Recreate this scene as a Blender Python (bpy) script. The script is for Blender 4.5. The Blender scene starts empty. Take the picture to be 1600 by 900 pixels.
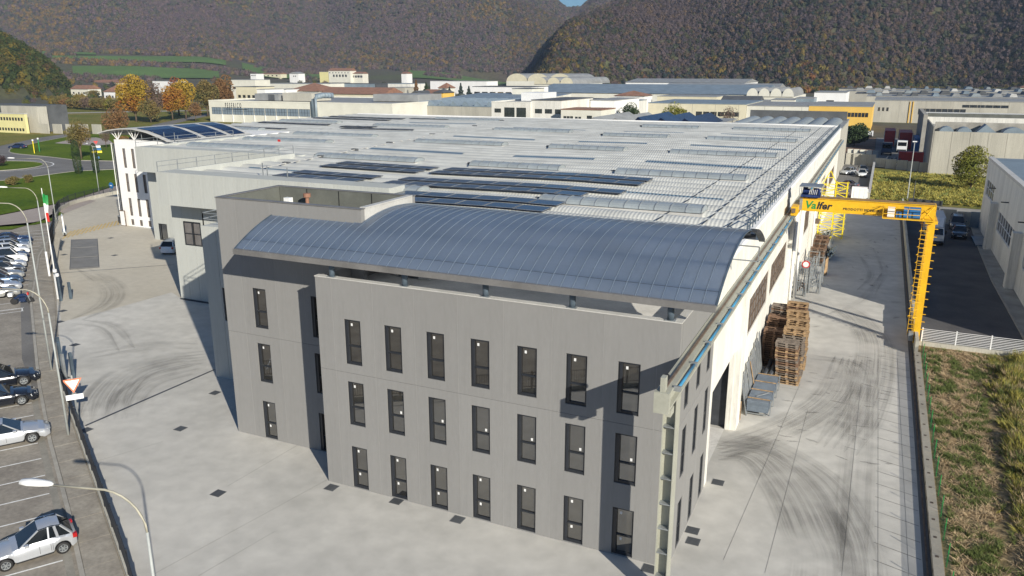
import bpy, bmesh, math, random
import numpy as np
from mathutils import Vector, Matrix, noise as mn
R = math.radians
rnd = random.Random(7)
sc = bpy.context.scene
C = sc.collection

# ---------------------------------------------------------------- camera, world, sun
cam = bpy.data.objects.new('camera', bpy.data.cameras.new('camera'))
C.objects.link(cam)
cam.location = (0, 0, 19.0)
cam.rotation_euler = (R(90 - 15.34), 0, R(24.78))
cam.data.lens = 27.74
cam.data.sensor_width = 36
cam.data.clip_end = 12000
sc.camera = cam
SUN_EL, SUN_AZ = 23.4, 127.8          # azimuth clockwise from +Y
world = bpy.data.worlds.new("World")
sc.world = world
world.use_nodes = True
wn = world.node_tree
bg = wn.nodes['Background']
sky = wn.nodes.new('ShaderNodeTexSky')
sky.sky_type = 'NISHITA'
sky.sun_disc = False
sky.sun_elevation = R(SUN_EL)
sky.sun_rotation = R(SUN_AZ)
sky.air_density = 1.0
sky.dust_density = 0.15
sky.ozone_density = 3.0
tint = wn.nodes.new('ShaderNodeVectorMath'); tint.operation = 'MULTIPLY'; tint.inputs[1].default_value = (0.62, 0.93, 1.22)   # clear, dry autumn sky
wn.links.new(sky.outputs[0], tint.inputs[0])
wn.links.new(tint.outputs[0], bg.inputs[0])
bg.inputs[1].default_value = 0.05
sl = bpy.data.lights.new('sun', 'SUN')
sl.energy = 5.0
sl.angle = R(0.5)
sl.color = (1.0, 0.94, 0.82)
sun = bpy.data.objects.new('sun', sl)
C.objects.link(sun)
sd = Vector((math.sin(R(SUN_AZ)) * math.cos(R(SUN_EL)), math.cos(R(SUN_AZ)) * math.cos(R(SUN_EL)), math.sin(R(SUN_EL))))
sun.rotation_euler = sd.to_track_quat('Z', 'Y').to_euler()
sun.location = (20, -20, 60)
sc.view_settings.view_transform = 'Standard'
sc.view_settings.look = 'None'
sc.view_settings.exposure = 0.6
sc.view_settings.gamma = 1.0
try:
    sc.cycles.max_bounces = 6
    sc.cycles.transparent_max_bounces = 32
except Exception:
    pass

# ---------------------------------------------------------------- materials
MATS = {}
def mat(name, col, rough=0.7, var=0.12, scale=0.6, metal=0.0, spec=0.5, bump=0.0, bscale=12.0, col2=None, detail=5.0,
        stretch=None, contrast=(0.35, 0.65), fine=0.06, fscale=9.0, emit=None, coat=0.0, ovar=0.0, streak=0.0):
    """procedural surface: base colour wandering between two tones by noise, fine grain and bump"""
    m = bpy.data.materials.new(name); m.use_nodes = True
    nt = m.node_tree; N = nt.nodes; L = nt.links
    b = N['Principled BSDF']
    b.inputs['Roughness'].default_value = rough
    b.inputs['Metallic'].default_value = metal
    b.inputs['Specular IOR Level'].default_value = spec
    if coat: b.inputs['Coat Weight'].default_value = coat
    tc = N.new('ShaderNodeTexCoord')
    src = tc.outputs['Object']
    if stretch:
        mp = N.new('ShaderNodeMapping'); mp.inputs['Scale'].default_value = stretch
        L.new(src, mp.inputs[0]); src = mp.outputs[0]
    n1 = N.new('ShaderNodeTexNoise'); n1.inputs['Scale'].default_value = scale; n1.inputs['Detail'].default_value = detail
    n1.inputs['Roughness'].default_value = 0.6
    L.new(src, n1.inputs['Vector'])
    r1 = N.new('ShaderNodeMapRange')
    r1.inputs[1].default_value, r1.inputs[2].default_value = contrast
    L.new(n1.outputs[0], r1.inputs[0])
    c1 = tuple(col) + (1,)
    c2 = tuple(col2) + (1,) if col2 else tuple(min(1, c * (1 + var)) for c in col) + (1,)
    if not col2: c1 = tuple(c * (1 - var) for c in col) + (1,)
    mx = N.new('ShaderNodeMix'); mx.data_type = 'RGBA'
    L.new(r1.outputs[0], mx.inputs[0])
    mx.inputs[6].default_value = c1; mx.inputs[7].default_value = c2
    out = mx.outputs[2]
    if fine:
        n2 = N.new('ShaderNodeTexNoise'); n2.inputs['Scale'].default_value = fscale; n2.inputs['Detail'].default_value = 3
        L.new(src, n2.inputs['Vector'])
        r2 = N.new('ShaderNodeMapRange'); r2.inputs[1].default_value = 0.3; r2.inputs[2].default_value = 0.7
        r2.inputs[3].default_value = 1 - fine; r2.inputs[4].default_value = 1 + fine
        L.new(n2.outputs[0], r2.inputs[0])
        m2 = N.new('ShaderNodeVectorMath'); m2.operation = 'SCALE'
        L.new(out, m2.inputs[0]); L.new(r2.outputs[0], m2.inputs['Scale'])
        out = m2.outputs[0]
    if streak:      # rain streaks: noise drawn out vertically
        mp2 = N.new('ShaderNodeMapping'); mp2.inputs['Scale'].default_value = (3.5, 3.5, .12); L.new(tc.outputs['Object'], mp2.inputs[0])
        ns = N.new('ShaderNodeTexNoise'); ns.inputs['Scale'].default_value = 1.6; ns.inputs['Detail'].default_value = 4; L.new(mp2.outputs[0], ns.inputs[0])
        rs_ = N.new('ShaderNodeMapRange'); rs_.inputs[1].default_value = .48; rs_.inputs[2].default_value = .75; rs_.inputs[3].default_value = 1; rs_.inputs[4].default_value = 1 - streak
        L.new(ns.outputs[0], rs_.inputs[0]); ms = N.new('ShaderNodeVectorMath'); ms.operation = 'SCALE'; L.new(out, ms.inputs[0]); L.new(rs_.outputs[0], ms.inputs['Scale']); out = ms.outputs[0]
    if ovar:        # every piece a little different
        oi = N.new('ShaderNodeObjectInfo'); ro = N.new('ShaderNodeMapRange'); ro.inputs[3].default_value = 1 - ovar; ro.inputs[4].default_value = 1 + ovar
        L.new(oi.outputs['Random'], ro.inputs[0]); mo = N.new('ShaderNodeVectorMath'); mo.operation = 'SCALE'; L.new(out, mo.inputs[0]); L.new(ro.outputs[0], mo.inputs['Scale']); out = mo.outputs[0]
    L.new(out, b.inputs['Base Color'])
    if bump:
        n3 = N.new('ShaderNodeTexNoise'); n3.inputs['Scale'].default_value = bscale; n3.inputs['Detail'].default_value = 4
        L.new(src, n3.inputs['Vector'])
        bp = N.new('ShaderNodeBump'); bp.inputs['Strength'].default_value = 1.0; bp.inputs['Distance'].default_value = bump
        L.new(n3.outputs[0], bp.inputs['Height']); L.new(bp.outputs[0], b.inputs['Normal'])
    if emit:
        b.inputs['Emission Color'].default_value = tuple(emit[:3]) + (1,); b.inputs['Emission Strength'].default_value = emit[3]
    MATS[name] = m
    return m
def ribbed(m, axis, pitch, dist):
    """adds fine parallel ribs (corrugation) as bump"""
    nt = m.node_tree; N = nt.nodes; L = nt.links; b = N['Principled BSDF']
    tc = N.new('ShaderNodeTexCoord'); w = N.new('ShaderNodeTexWave')
    w.wave_type = 'BANDS'; w.bands_direction = axis; w.wave_profile = 'SIN'
    w.inputs['Scale'].default_value = 0.314 / pitch
    L.new(tc.outputs['Object'], w.inputs[0])
    bp = N.new('ShaderNodeBump'); bp.inputs['Strength'].default_value = 1.0; bp.inputs['Distance'].default_value = dist
    L.new(w.outputs['Fac'], bp.inputs['Height'])
    L.new(bp.outputs[0], b.inputs['Normal'])
    return m

M = {}
M['facade'] = mat('grey_render', (0.232, 0.228, 0.221), 0.85, 0.05, 0.3, ovar=.03, streak=.05, fine=0.03, bump=0.003, bscale=30, stretch=(1, 1, .25))
M['pale'] = mat('pale_panel', (0.44, 0.45, 0.42), 0.8, 0.05, 0.3, ovar=.03, streak=.08, fine=0.03, stretch=(1, 1, .2))
M['white'] = mat('white_render', (0.68, 0.66, 0.60), 0.85, 0.12, 0.5, ovar=.03, streak=.22, fine=0.07, stretch=(1, 1, .22), contrast=(.3, .6), bump=.003, bscale=20)
M['whiter'] = mat('white_paint', (0.80, 0.79, 0.77), 0.75, 0.05, 0.3, fine=0.04, stretch=(1, 1, .3))
M['membrane'] = mat('dark_roof_membrane', (0.115, 0.12, 0.105), 0.9, 0.15, 0.7)
M['terrace'] = mat('terrace_screed', (0.62, 0.60, 0.56), 0.9, 0.15, 0.5)
M['flash'] = mat('grey_flashing', (0.50, 0.49, 0.46), 0.5, 0.1, 0.8)
M['frame'] = mat('anthracite_frame', (0.022, 0.025, 0.031), 0.35, 0.1, 2.0)
M['fascia'] = mat('grey_gutter_metal', (0.16, 0.155, 0.15), 0.5, 0.15, 0.8)
M['steel'] = mat('galvanised_steel', (0.33, 0.35, 0.36), 0.42, 0.2, 1.5, metal=0.5)
M['steel_dark'] = mat('dark_steel', (0.06, 0.065, 0.075), 0.45, 0.2, 1.5, metal=0.4)
M['steel_blue'] = mat('blue_grey_steel', (0.12, 0.16, 0.20), 0.4, 0.25, 1.2, metal=0.5)
M['beam'] = mat('cream_beam_paint', (0.36, 0.36, 0.30), 0.5, 0.1, 0.6)
M['rust'] = mat('rusty_rail', (0.13, 0.095, 0.07), 0.8, 0.3, 2.0)
M['conduit'] = mat('blue_conduit', (0.05, 0.22, 0.38), 0.4, 0.1, 0.5)
M['yellow'] = mat('crane_yellow', (0.74, 0.42, 0.014), 0.45, 0.1, 0.8)
M['yellow2'] = mat('lattice_yellow', (0.78, 0.62, 0.02), 0.5, 0.1, 0.8)
M['blue'] = mat('blue_cabinet', (0.02, 0.13, 0.33), 0.45, 0.1, 1)
M['dblue'] = mat('dark_blue_machine', (0.012, 0.03, 0.12), 0.45, 0.3, 3)
M['wpaint'] = mat('white_enamel', (0.75, 0.75, 0.74), 0.4, 0.05, 1)
M['red'] = mat('red_enamel', (0.50, 0.03, 0.025), 0.45, 0.1, 1)
M['green_paint'] = mat('green_enamel', (0.02, 0.25, 0.06), 0.45, 0.1, 1)
M['black'] = mat('black_rubber', (0.012, 0.012, 0.013), 0.7, 0.2, 3)
M['terracotta'] = mat('terracotta_tiles', (0.25, 0.13, 0.085), 0.85, 0.2, 0.6)
M['cream'] = mat('cream_render', (0.62, 0.57, 0.42), 0.85, 0.07, 0.25)
M['cream2'] = mat('cream_white_render', (0.68, 0.66, 0.57), 0.85, 0.06, 0.25)
M['ochre'] = mat('ochre_render', (0.72, 0.46, 0.10), 0.85, 0.05, 0.25)
M['yellowpale'] = mat('pale_yellow_render', (0.68, 0.62, 0.30), 0.85, 0.05, 0.25)
M['concrete'] = mat('precast_concrete', (0.42, 0.40, 0.34), 0.9, 0.1, 0.3, ovar=.06, streak=.2, stretch=(1, 1, .3))
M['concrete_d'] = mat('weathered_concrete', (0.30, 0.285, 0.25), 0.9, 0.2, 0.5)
M['roofgrey'] = mat('grey_sheet_roof', (0.27, 0.275, 0.27), 0.6, 0.15, 0.25)
M['roofdark'] = mat('dark_sheet_roof', (0.09, 0.095, 0.10), 0.7, 0.2, 0.3)
M['roofblue'] = mat('blue_grey_roof', (0.20, 0.25, 0.29), 0.5, 0.15, 0.25)
M['wood'] = mat('pallet_wood', (0.17, 0.10, 0.06), 0.85, 0.35, 3.0, fine=.2)
M['wood2'] = mat('fresh_pallet_wood', (0.34, 0.225, 0.12), 0.85, 0.3, 3.0, fine=.2)
M['wood3'] = mat('grey_pallet_wood', (0.19, 0.155, 0.125), 0.85, 0.35, 3.0, fine=.2)
M['bark'] = mat('bark', (0.12, 0.09, 0.06), 0.95, 0.3, 2.0)

def glass(name, tint=(0.022, 0.020, 0.016), rough=0.03, ior=2.9):
    m = mat(name, tint, rough, 0.5, 0.35, fine=0)
    m.node_tree.nodes['Principled BSDF'].inputs['IOR'].default_value = ior
    return m
M['glass'] = glass('window_glass')
M['glass_far'] = glass('far_window_glass', (0.03, 0.035, 0.04), 0.15)
M['car_glass'] = glass('car_glass', (0.01, 0.013, 0.016), 0.02, 1.6)
M['pv'] = glass('solar_glass', (0.006, 0.012, 0.035), 0.18, 1.5)
M['band'] = mat('grey_blue_band_glass', (.20, .25, .30), .3, .1, .1)
M['grid_glass'] = mat('mesh_glass', (0.15, 0.14, 0.135), 0.35, 0.25, 0.5)

def translucent(name, tint, alpha, rough, spec=0.5, scale=.3, ior=1.5):
    m = mat(name, tint, rough, 0.12, scale, fine=0.03, spec=spec)
    b = m.node_tree.nodes['Principled BSDF']
    b.inputs['IOR'].default_value = ior
    b.inputs['Alpha'].default_value = alpha
    return m
M['canopy'] = translucent('canopy_polycarbonate', (0.145, 0.20, 0.295), 0.87, 0.22, ior=1.9)
def make_diffusing(m, f, col):
    nt = m.node_tree; b = nt.nodes['Principled BSDF']; o = nt.nodes['Material Output']
    t = nt.nodes.new('ShaderNodeBsdfTranslucent'); t.inputs[0].default_value = col + (1,)
    x = nt.nodes.new('ShaderNodeMixShader'); x.inputs[0].default_value = f
    nt.links.new(b.outputs[0], x.inputs[1]); nt.links.new(t.outputs[0], x.inputs[2]); nt.links.new(x.outputs[0], o.inputs[0])
make_diffusing(M['canopy'], .46, (.84, .86, .88))
M['seam'] = mat('canopy_seam', (.15, .19, .24), .4, .1, 1)
M['sky_light'] = mat('skylight_polycarbonate', (0.27, 0.30, 0.31), 0.35, 0.12, 0.8)
M['sky_blue'] = mat('blue_corrugated_skylight', (0.12, 0.175, 0.225), 0.35, 0.12, 0.8)
ribbed(M['sky_blue'], 'X', 0.28, 0.05)
M['sheet'] = mat('aluminium_roof_sheet', (0.50, 0.50, 0.465), 0.55, 0.13, 0.35, metal=0.0, ovar=.07, fine=.05)
ribbed(M['sheet'], 'X', 0.24, 0.016)
ribbed(M['roofblue'], 'Y', 0.9, 0.10)

# ---------------------------------------------------------------- mesh helpers
class MB:
    def __init__(s): s.v = []; s.f = []; s.m = []
    def add(s, vs, fs, m=0):
        o = len(s.v); s.v.extend(tuple(map(float, p)) for p in vs)
        for f in fs: s.f.append(tuple(i + o for i in f)); s.m.append(m)
        return s
    def quad(s, a, b, c, d, m=0): return s.add([a, b, c, d], [(0, 1, 2, 3)], m)
    def box(s, x0, x1, y0, y1, z0, z1, m=0):
        return s.add([(x0, y0, z0), (x1, y0, z0), (x1, y1, z0), (x0, y1, z0), (x0, y0, z1), (x1, y0, z1), (x1, y1, z1), (x0, y1, z1)],
                     [(0, 3, 2, 1), (4, 5, 6, 7), (0, 1, 5, 4), (1, 2, 6, 5), (2, 3, 7, 6), (3, 0, 4, 7)], m)
    def bar(s, p, q, w, h=None, m=0, up=(0, 0, 1)):
        h = h or w; p = Vector(p); q = Vector(q); d = (q - p)
        if d.length < 1e-6: return s
        d.normalize(); u = Vector(up)
        if abs(d.dot(u)) > .98: u = Vector((0, 1, 0))
        a = d.cross(u).normalized(); b = a.cross(d).normalized()
        A = a * w / 2; B = b * h / 2
        vs = [p - A - B, p + A - B, p + A + B, p - A + B, q - A - B, q + A - B, q + A + B, q - A + B]
        return s.add(vs, [(3, 2, 1, 0), (4, 5, 6, 7), (0, 1, 5, 4), (1, 2, 6, 5), (2, 3, 7, 6), (3, 0, 4, 7)], m)
    def tube(s, pts, r, n=8, m=0, caps=True):
        pts = [Vector(p) for p in pts]; rs = r if isinstance(r, (list, tuple)) else [r] * len(pts)
        rings = []
        for i, p in enumerate(pts):
            d = (pts[min(i + 1, len(pts) - 1)] - pts[max(i - 1, 0)]).normalized()
            u = Vector((0, 0, 1)) if abs(d.z) < .95 else Vector((0, 1, 0))
            a = d.cross(u).normalized(); b = a.cross(d).normalized()
            rings.append([p + (a * math.cos(t) + b * math.sin(t)) * rs[i] for t in [2 * math.pi * k / n for k in range(n)]])
        vs = [v for rg in rings for v in rg]; fs = []
        for i in range(len(pts) - 1):
            for k in range(n):
                fs.append((i * n + k, i * n + (k + 1) % n, (i + 1) * n + (k + 1) % n, (i + 1) * n + k))
        if caps:
            fs.append(tuple(range(n - 1, -1, -1))); fs.append(tuple(range((len(pts) - 1) * n, len(pts) * n)))
        return s.add(vs, fs, m)
    def prism(s, pts, z0, z1, m=0):
        n = len(pts)
        if sum(pts[i][0] * pts[(i + 1) % n][1] - pts[(i + 1) % n][0] * pts[i][1] for i in range(n)) < 0: pts = pts[::-1]
        vs = [(p[0], p[1], z0) for p in pts] + [(p[0], p[1], z1) for p in pts]
        fs = [tuple(range(n - 1, -1, -1)), tuple(range(n, 2 * n))] + [(i, (i + 1) % n, n + (i + 1) % n, n + i) for i in range(n)]
        return s.add(vs, fs, m)
    def sheet(s, pts, z, m=0):
        n = len(pts)
        if sum(pts[i][0] * pts[(i + 1) % n][1] - pts[(i + 1) % n][0] * pts[i][1] for i in range(n)) < 0: pts = pts[::-1]
        return s.add([(p[0], p[1], z) for p in pts], [tuple(range(n))], m)
    def strip(s, line, w, z, m=0, th=None):
        """ribbon of width w along a polyline"""
        P = [Vector((p[0], p[1])) for p in line]; Ls = []; Rs = []
        for i, p in enumerate(P):
            d = (P[min(i + 1, len(P) - 1)] - P[max(i - 1, 0)]).normalized(); nn = Vector((-d.y, d.x)) * w / 2
            Ls.append(p + nn); Rs.append(p - nn)
        for i in range(len(P) - 1):
            a, b, c, d = Rs[i], Rs[i + 1], Ls[i + 1], Ls[i]
            if th is None: s.quad((a.x, a.y, z), (b.x, b.y, z), (c.x, c.y, z), (d.x, d.y, z), m)
            else: s.prism([(a.x, a.y), (b.x, b.y), (c.x, c.y), (d.x, d.y)], z, z + th, m)
        return s
    def mesh(s, name, mats, smooth=False):
        me = bpy.data.meshes.new(name); me.from_pydata(s.v, [], s.f)
        for x in (mats if isinstance(mats, (list, tuple)) else [mats]): me.materials.append(x)
        if len(me.materials) > 1: me.polygons.foreach_set('material_index', s.m)
        if smooth: me.polygons.foreach_set('use_smooth', [True] * len(me.polygons))
        me.update(); return me
    def build(s, name, mats, parent=None, loc=None, smooth=False, world=True):
        """links ONE mesh object; vertices given in world space are taken back to the parent's frame"""
        if parent is not None and world:
            o = Vector(parent.location); s.v = [(a - o.x, b - o.y, c - o.z) for a, b, c in s.v]
        ob = bpy.data.objects.new(name, s.mesh(name, mats, smooth)); C.objects.link(ob)
        if parent is not None: ob.parent = parent
        if loc: ob.location = loc
        return ob
def link(name, me, parent=None, loc=(0, 0, 0), rz=0.0, scale=None):
    o = bpy.data.objects.new(name, me); C.objects.link(o); o.parent = parent; o.location = loc; o.rotation_euler = (0, 0, rz)
    if scale: o.scale = scale
    return o
def thing(name, label, cat, loc=(0, 0, 0), rz=0.0, group=None):
    o = bpy.data.objects.new(name, None); C.objects.link(o); o.location = loc; o.rotation_euler = (0, 0, rz); o.empty_display_size = .3
    o['label'] = label; o['category'] = cat
    if group: o['group'] = group
    return o
def tag(o, label, cat, group=None):
    o['label'] = label; o['category'] = cat
    if group: o['group'] = group
    return o
def struct(o): o['kind'] = 'structure'; return o
def stuff(o, label=None, cat=None):
    o['kind'] = 'stuff'
    if label: o['label'] = label; o['category'] = cat
    return o
def copy_tree(o, parent=None):
    c = o.copy(); C.objects.link(c); c.parent = parent
    for ch in o.children: copy_tree(ch, c)
    return c

def wall_mesh(w, h, th, holes, name='wall'):
    """wall in local xz plane, outer face y=0, thickness to +y, with rectangular openings (u0,u1,v0,v1)"""
    b = MB(); us = sorted({0, w} | {round(x, 4) for q in holes for x in q[:2]}); vs = sorted({0, h} | {round(x, 4) for q in holes for x in q[2:]})
    us = [u for u in us if 0 <= u <= w]; vs = [v for v in vs if 0 <= v <= h]
    def inh(u, v): return any(q[0] < u < q[1] and q[2] < v < q[3] for q in holes)
    for i in range(len(us) - 1):
        for j in range(len(vs) - 1):
            a, c, d, e = us[i], us[i + 1], vs[j], vs[j + 1]
            if inh((a + c) / 2, (d + e) / 2): continue
            b.quad((a, 0, d), (c, 0, d), (c, 0, e), (a, 0, e)); b.quad((c, th, d), (a, th, d), (a, th, e), (c, th, e))
    for q in holes:
        a, c, d, e = q
        if d > 0: b.quad((a, 0, d), (a, th, d), (c, th, d), (c, 0, d))
        b.quad((a, 0, e), (c, 0, e), (c, th, e), (a, th, e))
        b.quad((a, 0, d), (a, 0, e), (a, th, e), (a, th, d)); b.quad((c, 0, e), (c, 0, d), (c, th, d), (c, th, e))
    b.quad((0, 0, 0), (0, 0, h), (0, th, h), (0, th, 0)); b.quad((w, 0, h), (w, 0, 0), (w, th, 0), (w, th, h))
    b.quad((0, 0, h), (w, 0, h), (w, th, h), (0, th, h))
    if not any(q[2] <= 0 for q in holes): b.quad((0, th, 0), (w, th, 0), (w, 0, 0), (0, 0, 0))
    return b.mesh(name, [])
CACHE = {}
def window(parent, loc, rz, w, h, style='tall', cols=1, rows=1, fm='frame', gm='glass', fw=0.07, setback=0.10, sticker=None):
    """window part: frame, with pane (and sticker) as its own pieces; local x = width, z = height, outside = -y"""
    key = (round(w, 2), round(h, 2), style, cols, rows, fm, gm, fw, setback)
    if key not in CACHE:
        f = MB(); y0, y1 = setback - .05, setback + .06
        f.box(0, fw, y0, y1, 0, h); f.box(w - fw, w, y0, y1, 0, h); f.box(fw, w - fw, y0, y1, 0, fw); f.box(fw, w - fw, y0, y1, h - fw, h)
        if style == 'tall':
            f.box(fw, fw + .10, y0 - .03, y1 - .01, fw, h - fw); zt = h * .40; f.box(fw + .10, w - fw, y0 + .01, y1 - .012, zt, zt + .06)
            f.box(fw + .1, w - fw, y0 + .012, y1 - .02, fw, fw + .04)
        elif style == 'grid':
            for i in range(1, cols): x = fw + (w - 2 * fw) * i / cols; f.box(x - .03, x + .03, y0, y1 - .01, fw, h - fw)
            for j in range(1, rows): z = fw + (h - 2 * fw) * j / rows; f.box(fw, w - fw, y0 + .01, y1 - .02, z - .03, z + .03)
        p = MB(); p.box(fw * .5, w - fw * .5, setback + .02, setback + .035, fw * .5, h - fw * .5)
        s = MB(); s.box(0, .09, 0, .004, 0, .12)
        CACHE[key] = (f.mesh('window_frame', M[fm]), p.mesh('pane', M[gm]), s.mesh('sticker', M['wpaint']))
    fme, pme, sme = CACHE[key]
    o = link('window', fme, parent, loc, rz)
    link('pane', pme, o)
    if sticker:
        for (sx, sz) in sticker: link('sticker', sme, o, (sx, setback + .012, sz))
    return o

# ================================================================ OFFICE BLOCK AND LONG SHED (one building complex)
PX = -5.83      # plane of the long right hand wall
FY = 27.32      # plane of the office front
def panels(parent, o, rz, us, vs, th, holes, m, name='panel', gap=0.014):
    """precast panels: one part each, joints left open; o = outer corner, u along the wall"""
    for i in range(len(us) - 1):
        for j in range(len(vs) - 1):
            u0, u1, v0, v1 = us[i] + gap / 2, us[i + 1] - gap / 2, vs[j] + (gap / 2 if j else 0), vs[j + 1] - gap / 2
            hs = [(h[0] - u0, h[1] - u0, h[2] - v0, h[3] - v0) for h in holes if h[0] < u1 and h[1] > u0 and h[2] < v1 and h[3] > v0]
            hs = [(max(0, a), min(u1 - u0, b), max(0, c), min(v1 - v0, d)) for a, b, c, d in hs]
            me = wall_mesh(u1 - u0, v1 - v0, th, hs, name)
            me.materials.append(M[m])
            ca, sa = math.cos(rz), math.sin(rz)
            link(name, me, parent, (o[0] + ca * u0, o[1] + sa * u0, o[2] + v0), rz)
    for u in us[1:-1]:      # pale sealant, set back in the joint
        s_ = MB(); s_.box(u - gap / 2, u + gap / 2, .004, .03, vs[0], vs[-1]); link('joint_sealant', s_.mesh('joint_sealant', M['sealant']), parent, tuple(o), rz)
M['sealant'] = mat('joint_sealant', (.30, .295, .285), .8, .1, 2)
ZR = [(.04, 2.16), (3.25, 5.40), (6.24, 8.37)]
off = thing('office_building', 'grey three storey office block with tall narrow windows and a curved blue roof canopy', 'office building', (-14, FY, 0))
ox, oy = -14, FY
# front
U0 = -22.33
wx = [-20.88 + 2.12 * i for i in range(7)]
holes = [(x - U0, x + .88 - U0, z0, z1) for x in wx for z0, z1 in ZR]
us = [0] + [x - U0 for x in (-21.47, -19.3, -17.2, -15.1, -13.0, -10.88, -8.75, -6.67, PX)]
panels(off, (U0 - ox, 0, 0), 0, us, [0, 5.82, 10.17], .28, holes, 'facade')
srnd = random.Random(3)
for i, x in enumerate(wx):
    for k, (z0, z1) in enumerate(ZR):
        h = z1 - z0
        st = [(.27 + .04 * srnd.random(), h - .32)]
        if k == 1: st = [(.60 if i else .27, h * .42 + .10 if i else h - .32)]
        if k == 0 and srnd.random() < .7: st.append((.3, h * .40 - .22))
        window(off, (x - ox, 0, z0), 0, .88, h, sticker=st)
# right flank (grey part)
wy = [28.60, 30.82, 32.95]
holes = [(y - FY, y + .80 - FY, z0, z1) for y in wy for z0, z1 in ZR]
panels(off, (PX - ox, 0.0, 0), R(90), [.30, 2.65, 4.85, 6.98], [0, 5.82, 10.17], .28, holes, 'facade')
for y in wy:
    for z0, z1 in ZR: window(off, (PX - ox, y - FY, z0), R(90), .80, z1 - z0, setback=.08)
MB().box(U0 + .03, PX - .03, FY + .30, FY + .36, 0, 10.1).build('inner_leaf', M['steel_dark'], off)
MB().box(U0 - .02, PX + .02, FY - .02, FY + .30, 10.175, 10.215).box(PX - .30, PX + .02, FY + .31, 34.3, 10.175, 10.215).build('parapet_cap', M['flash'], off)
MB().box(U0, PX - .30, FY + .36, 42.4, 9.15, 9.35).build('terrace_floor', M['terrace'], off)
MB().box(U0 + .0, U0 + .25, FY + .3, 42.4, 0, 10.16).build('side_wall', M['facade'], off)
MB().box(PX - .31, PX - .37, FY + .36, 42.4, 9.36, 10.16).build('inner_parapet', M['white'], off)
# back wall of the terrace with doorway shade put in as a dark panel, pale rooms
b = MB(); b.box(-22.05, -6.2, 41.5, 41.7, 9.36, 11.0); b.build('terrace_back_wall', M['whiter'], off)
b = MB(); b.box(-20.9, -18.9, 31.5, 33.6, 9.36, 11.0); b.build('roof_room', M['flash'], off)
b = MB(); b.box(-20.6, -19.5, 31.44, 31.49, 9.4, 10.75); b.build('doorway_shade_panel', M['roofdark'], off)
# columns that carry the canopy
for x in (-21.48, -17.69, -13.85, -10.11, -6.28):
    MB().tube([(x, FY + .14, 10.2), (x, FY + .14, 11.0)], .13, 12).build('column', M['steel_blue'], off, smooth=True)
    MB().box(x - .2, x + .2, FY - .0, FY + .28, 10.217, 10.24).build('column_plate', M['steel'], off)
# canopy: barrel vault, crest at Y 32.5
RC, YC, ZC = 10.5, 32.5, 12.65 - 10.5
def cz(y): return ZC + math.sqrt(RC * RC - (y - YC) ** 2)
CX0, CX1 = -26.6, -4.6
def prof(y0, y1, n): return [(y0 + (y1 - y0) * i / n, cz(y0 + (y1 - y0) * i / n)) for i in range(n + 1)]
nrib = 45
xs = [CX0 + (CX1 - CX0) * i / (nrib) for i in range(nrib + 1)]
def arc(b, x0, x1, pr, dz, th):
    for (ya, za), (yb, zb) in zip(pr[:-1], pr[1:]):
        b.add([(x0, ya, za + dz), (x1, ya, za + dz), (x1, yb, zb + dz), (x0, yb, zb + dz),
               (x0, ya, za + dz - th), (x1, ya, za + dz - th), (x1, yb, zb + dz - th), (x0, yb, zb + dz - th)],
              [(0, 1, 2, 3), (7, 6, 5, 4), (0, 3, 7, 4), (2, 1, 5, 6)])
    ya, za = pr[0]; yb, zb = pr[-1]
    b.quad((x0, ya, za + dz), (x0, ya, za + dz - th), (x1, ya, za + dz - th), (x1, ya, za + dz))
    b.quad((x1, yb, zb + dz), (x1, yb, zb + dz - th), (x0, yb, zb + dz - th), (x0, yb, zb + dz))
    return b
for i in range(nrib):
    ye = 29.62 if xs[i] < -21.9 else 37.3
    arc(MB(), xs[i] + .012, xs[i + 1] - .012, prof(27.0, ye, 18), 0.0, .02).build('canopy_sheet', M['canopy'], off, smooth=False)
for i in range(nrib + 1):
    ye = 29.64 if xs[i] < -21.95 else 37.3
    arc(MB(), xs[i] - (.012 if 0 < i < nrib else .04), xs[i] + (.012 if 0 < i < nrib else .04), prof(27.0, ye, 18), .022, .045).build('canopy_rib', M['steel_blue' if i in (0, nrib) else 'seam'], off)
for k, y in enumerate((27.7, 29.2, 30.9, 32.6, 34.4, 36.2)):
    x0 = CX0 if y < 29.5 else -21.6
    z = cz(y) - .13
    MB().box(x0 + .05, CX1 - .05, y - .09, y + .09, z - .10, z + .09).build('canopy_purlin', M['steel_dark'], off)
b = MB(); b.box(CX0, CX1, 26.88, 27.08, 10.87, 11.12); b.build('canopy_gutter', M['fascia'], off)
for x in (-21.48, -17.69, -13.85, -10.11, -6.28):
    p = [(x, y, cz(y) - .34) for y in np.linspace(27.2, 37.0, 10)]
    MB().tube(p, .08, 6).build('canopy_arch', M['steel_dark'], off)
# rear lip of canopy at the right end with bracket
b = MB(); arc(b, -4.62, -4.36, prof(34.2, 37.3, 8), .06, .14); b.build('canopy_end_hood', M['steel_dark'], off)
b = MB(); b.bar((-4.5, 36.6, 11.3), (-4.5, 36.6, 10.6), .05); b.bar((-4.5, 36.6, 10.62), (PX, 36.6, 10.62), .05); b.bar((-4.5, 36.6, 11.3), (PX, 36.6, 11.3), .05); b.build('canopy_bracket', M['steel'], off)

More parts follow.
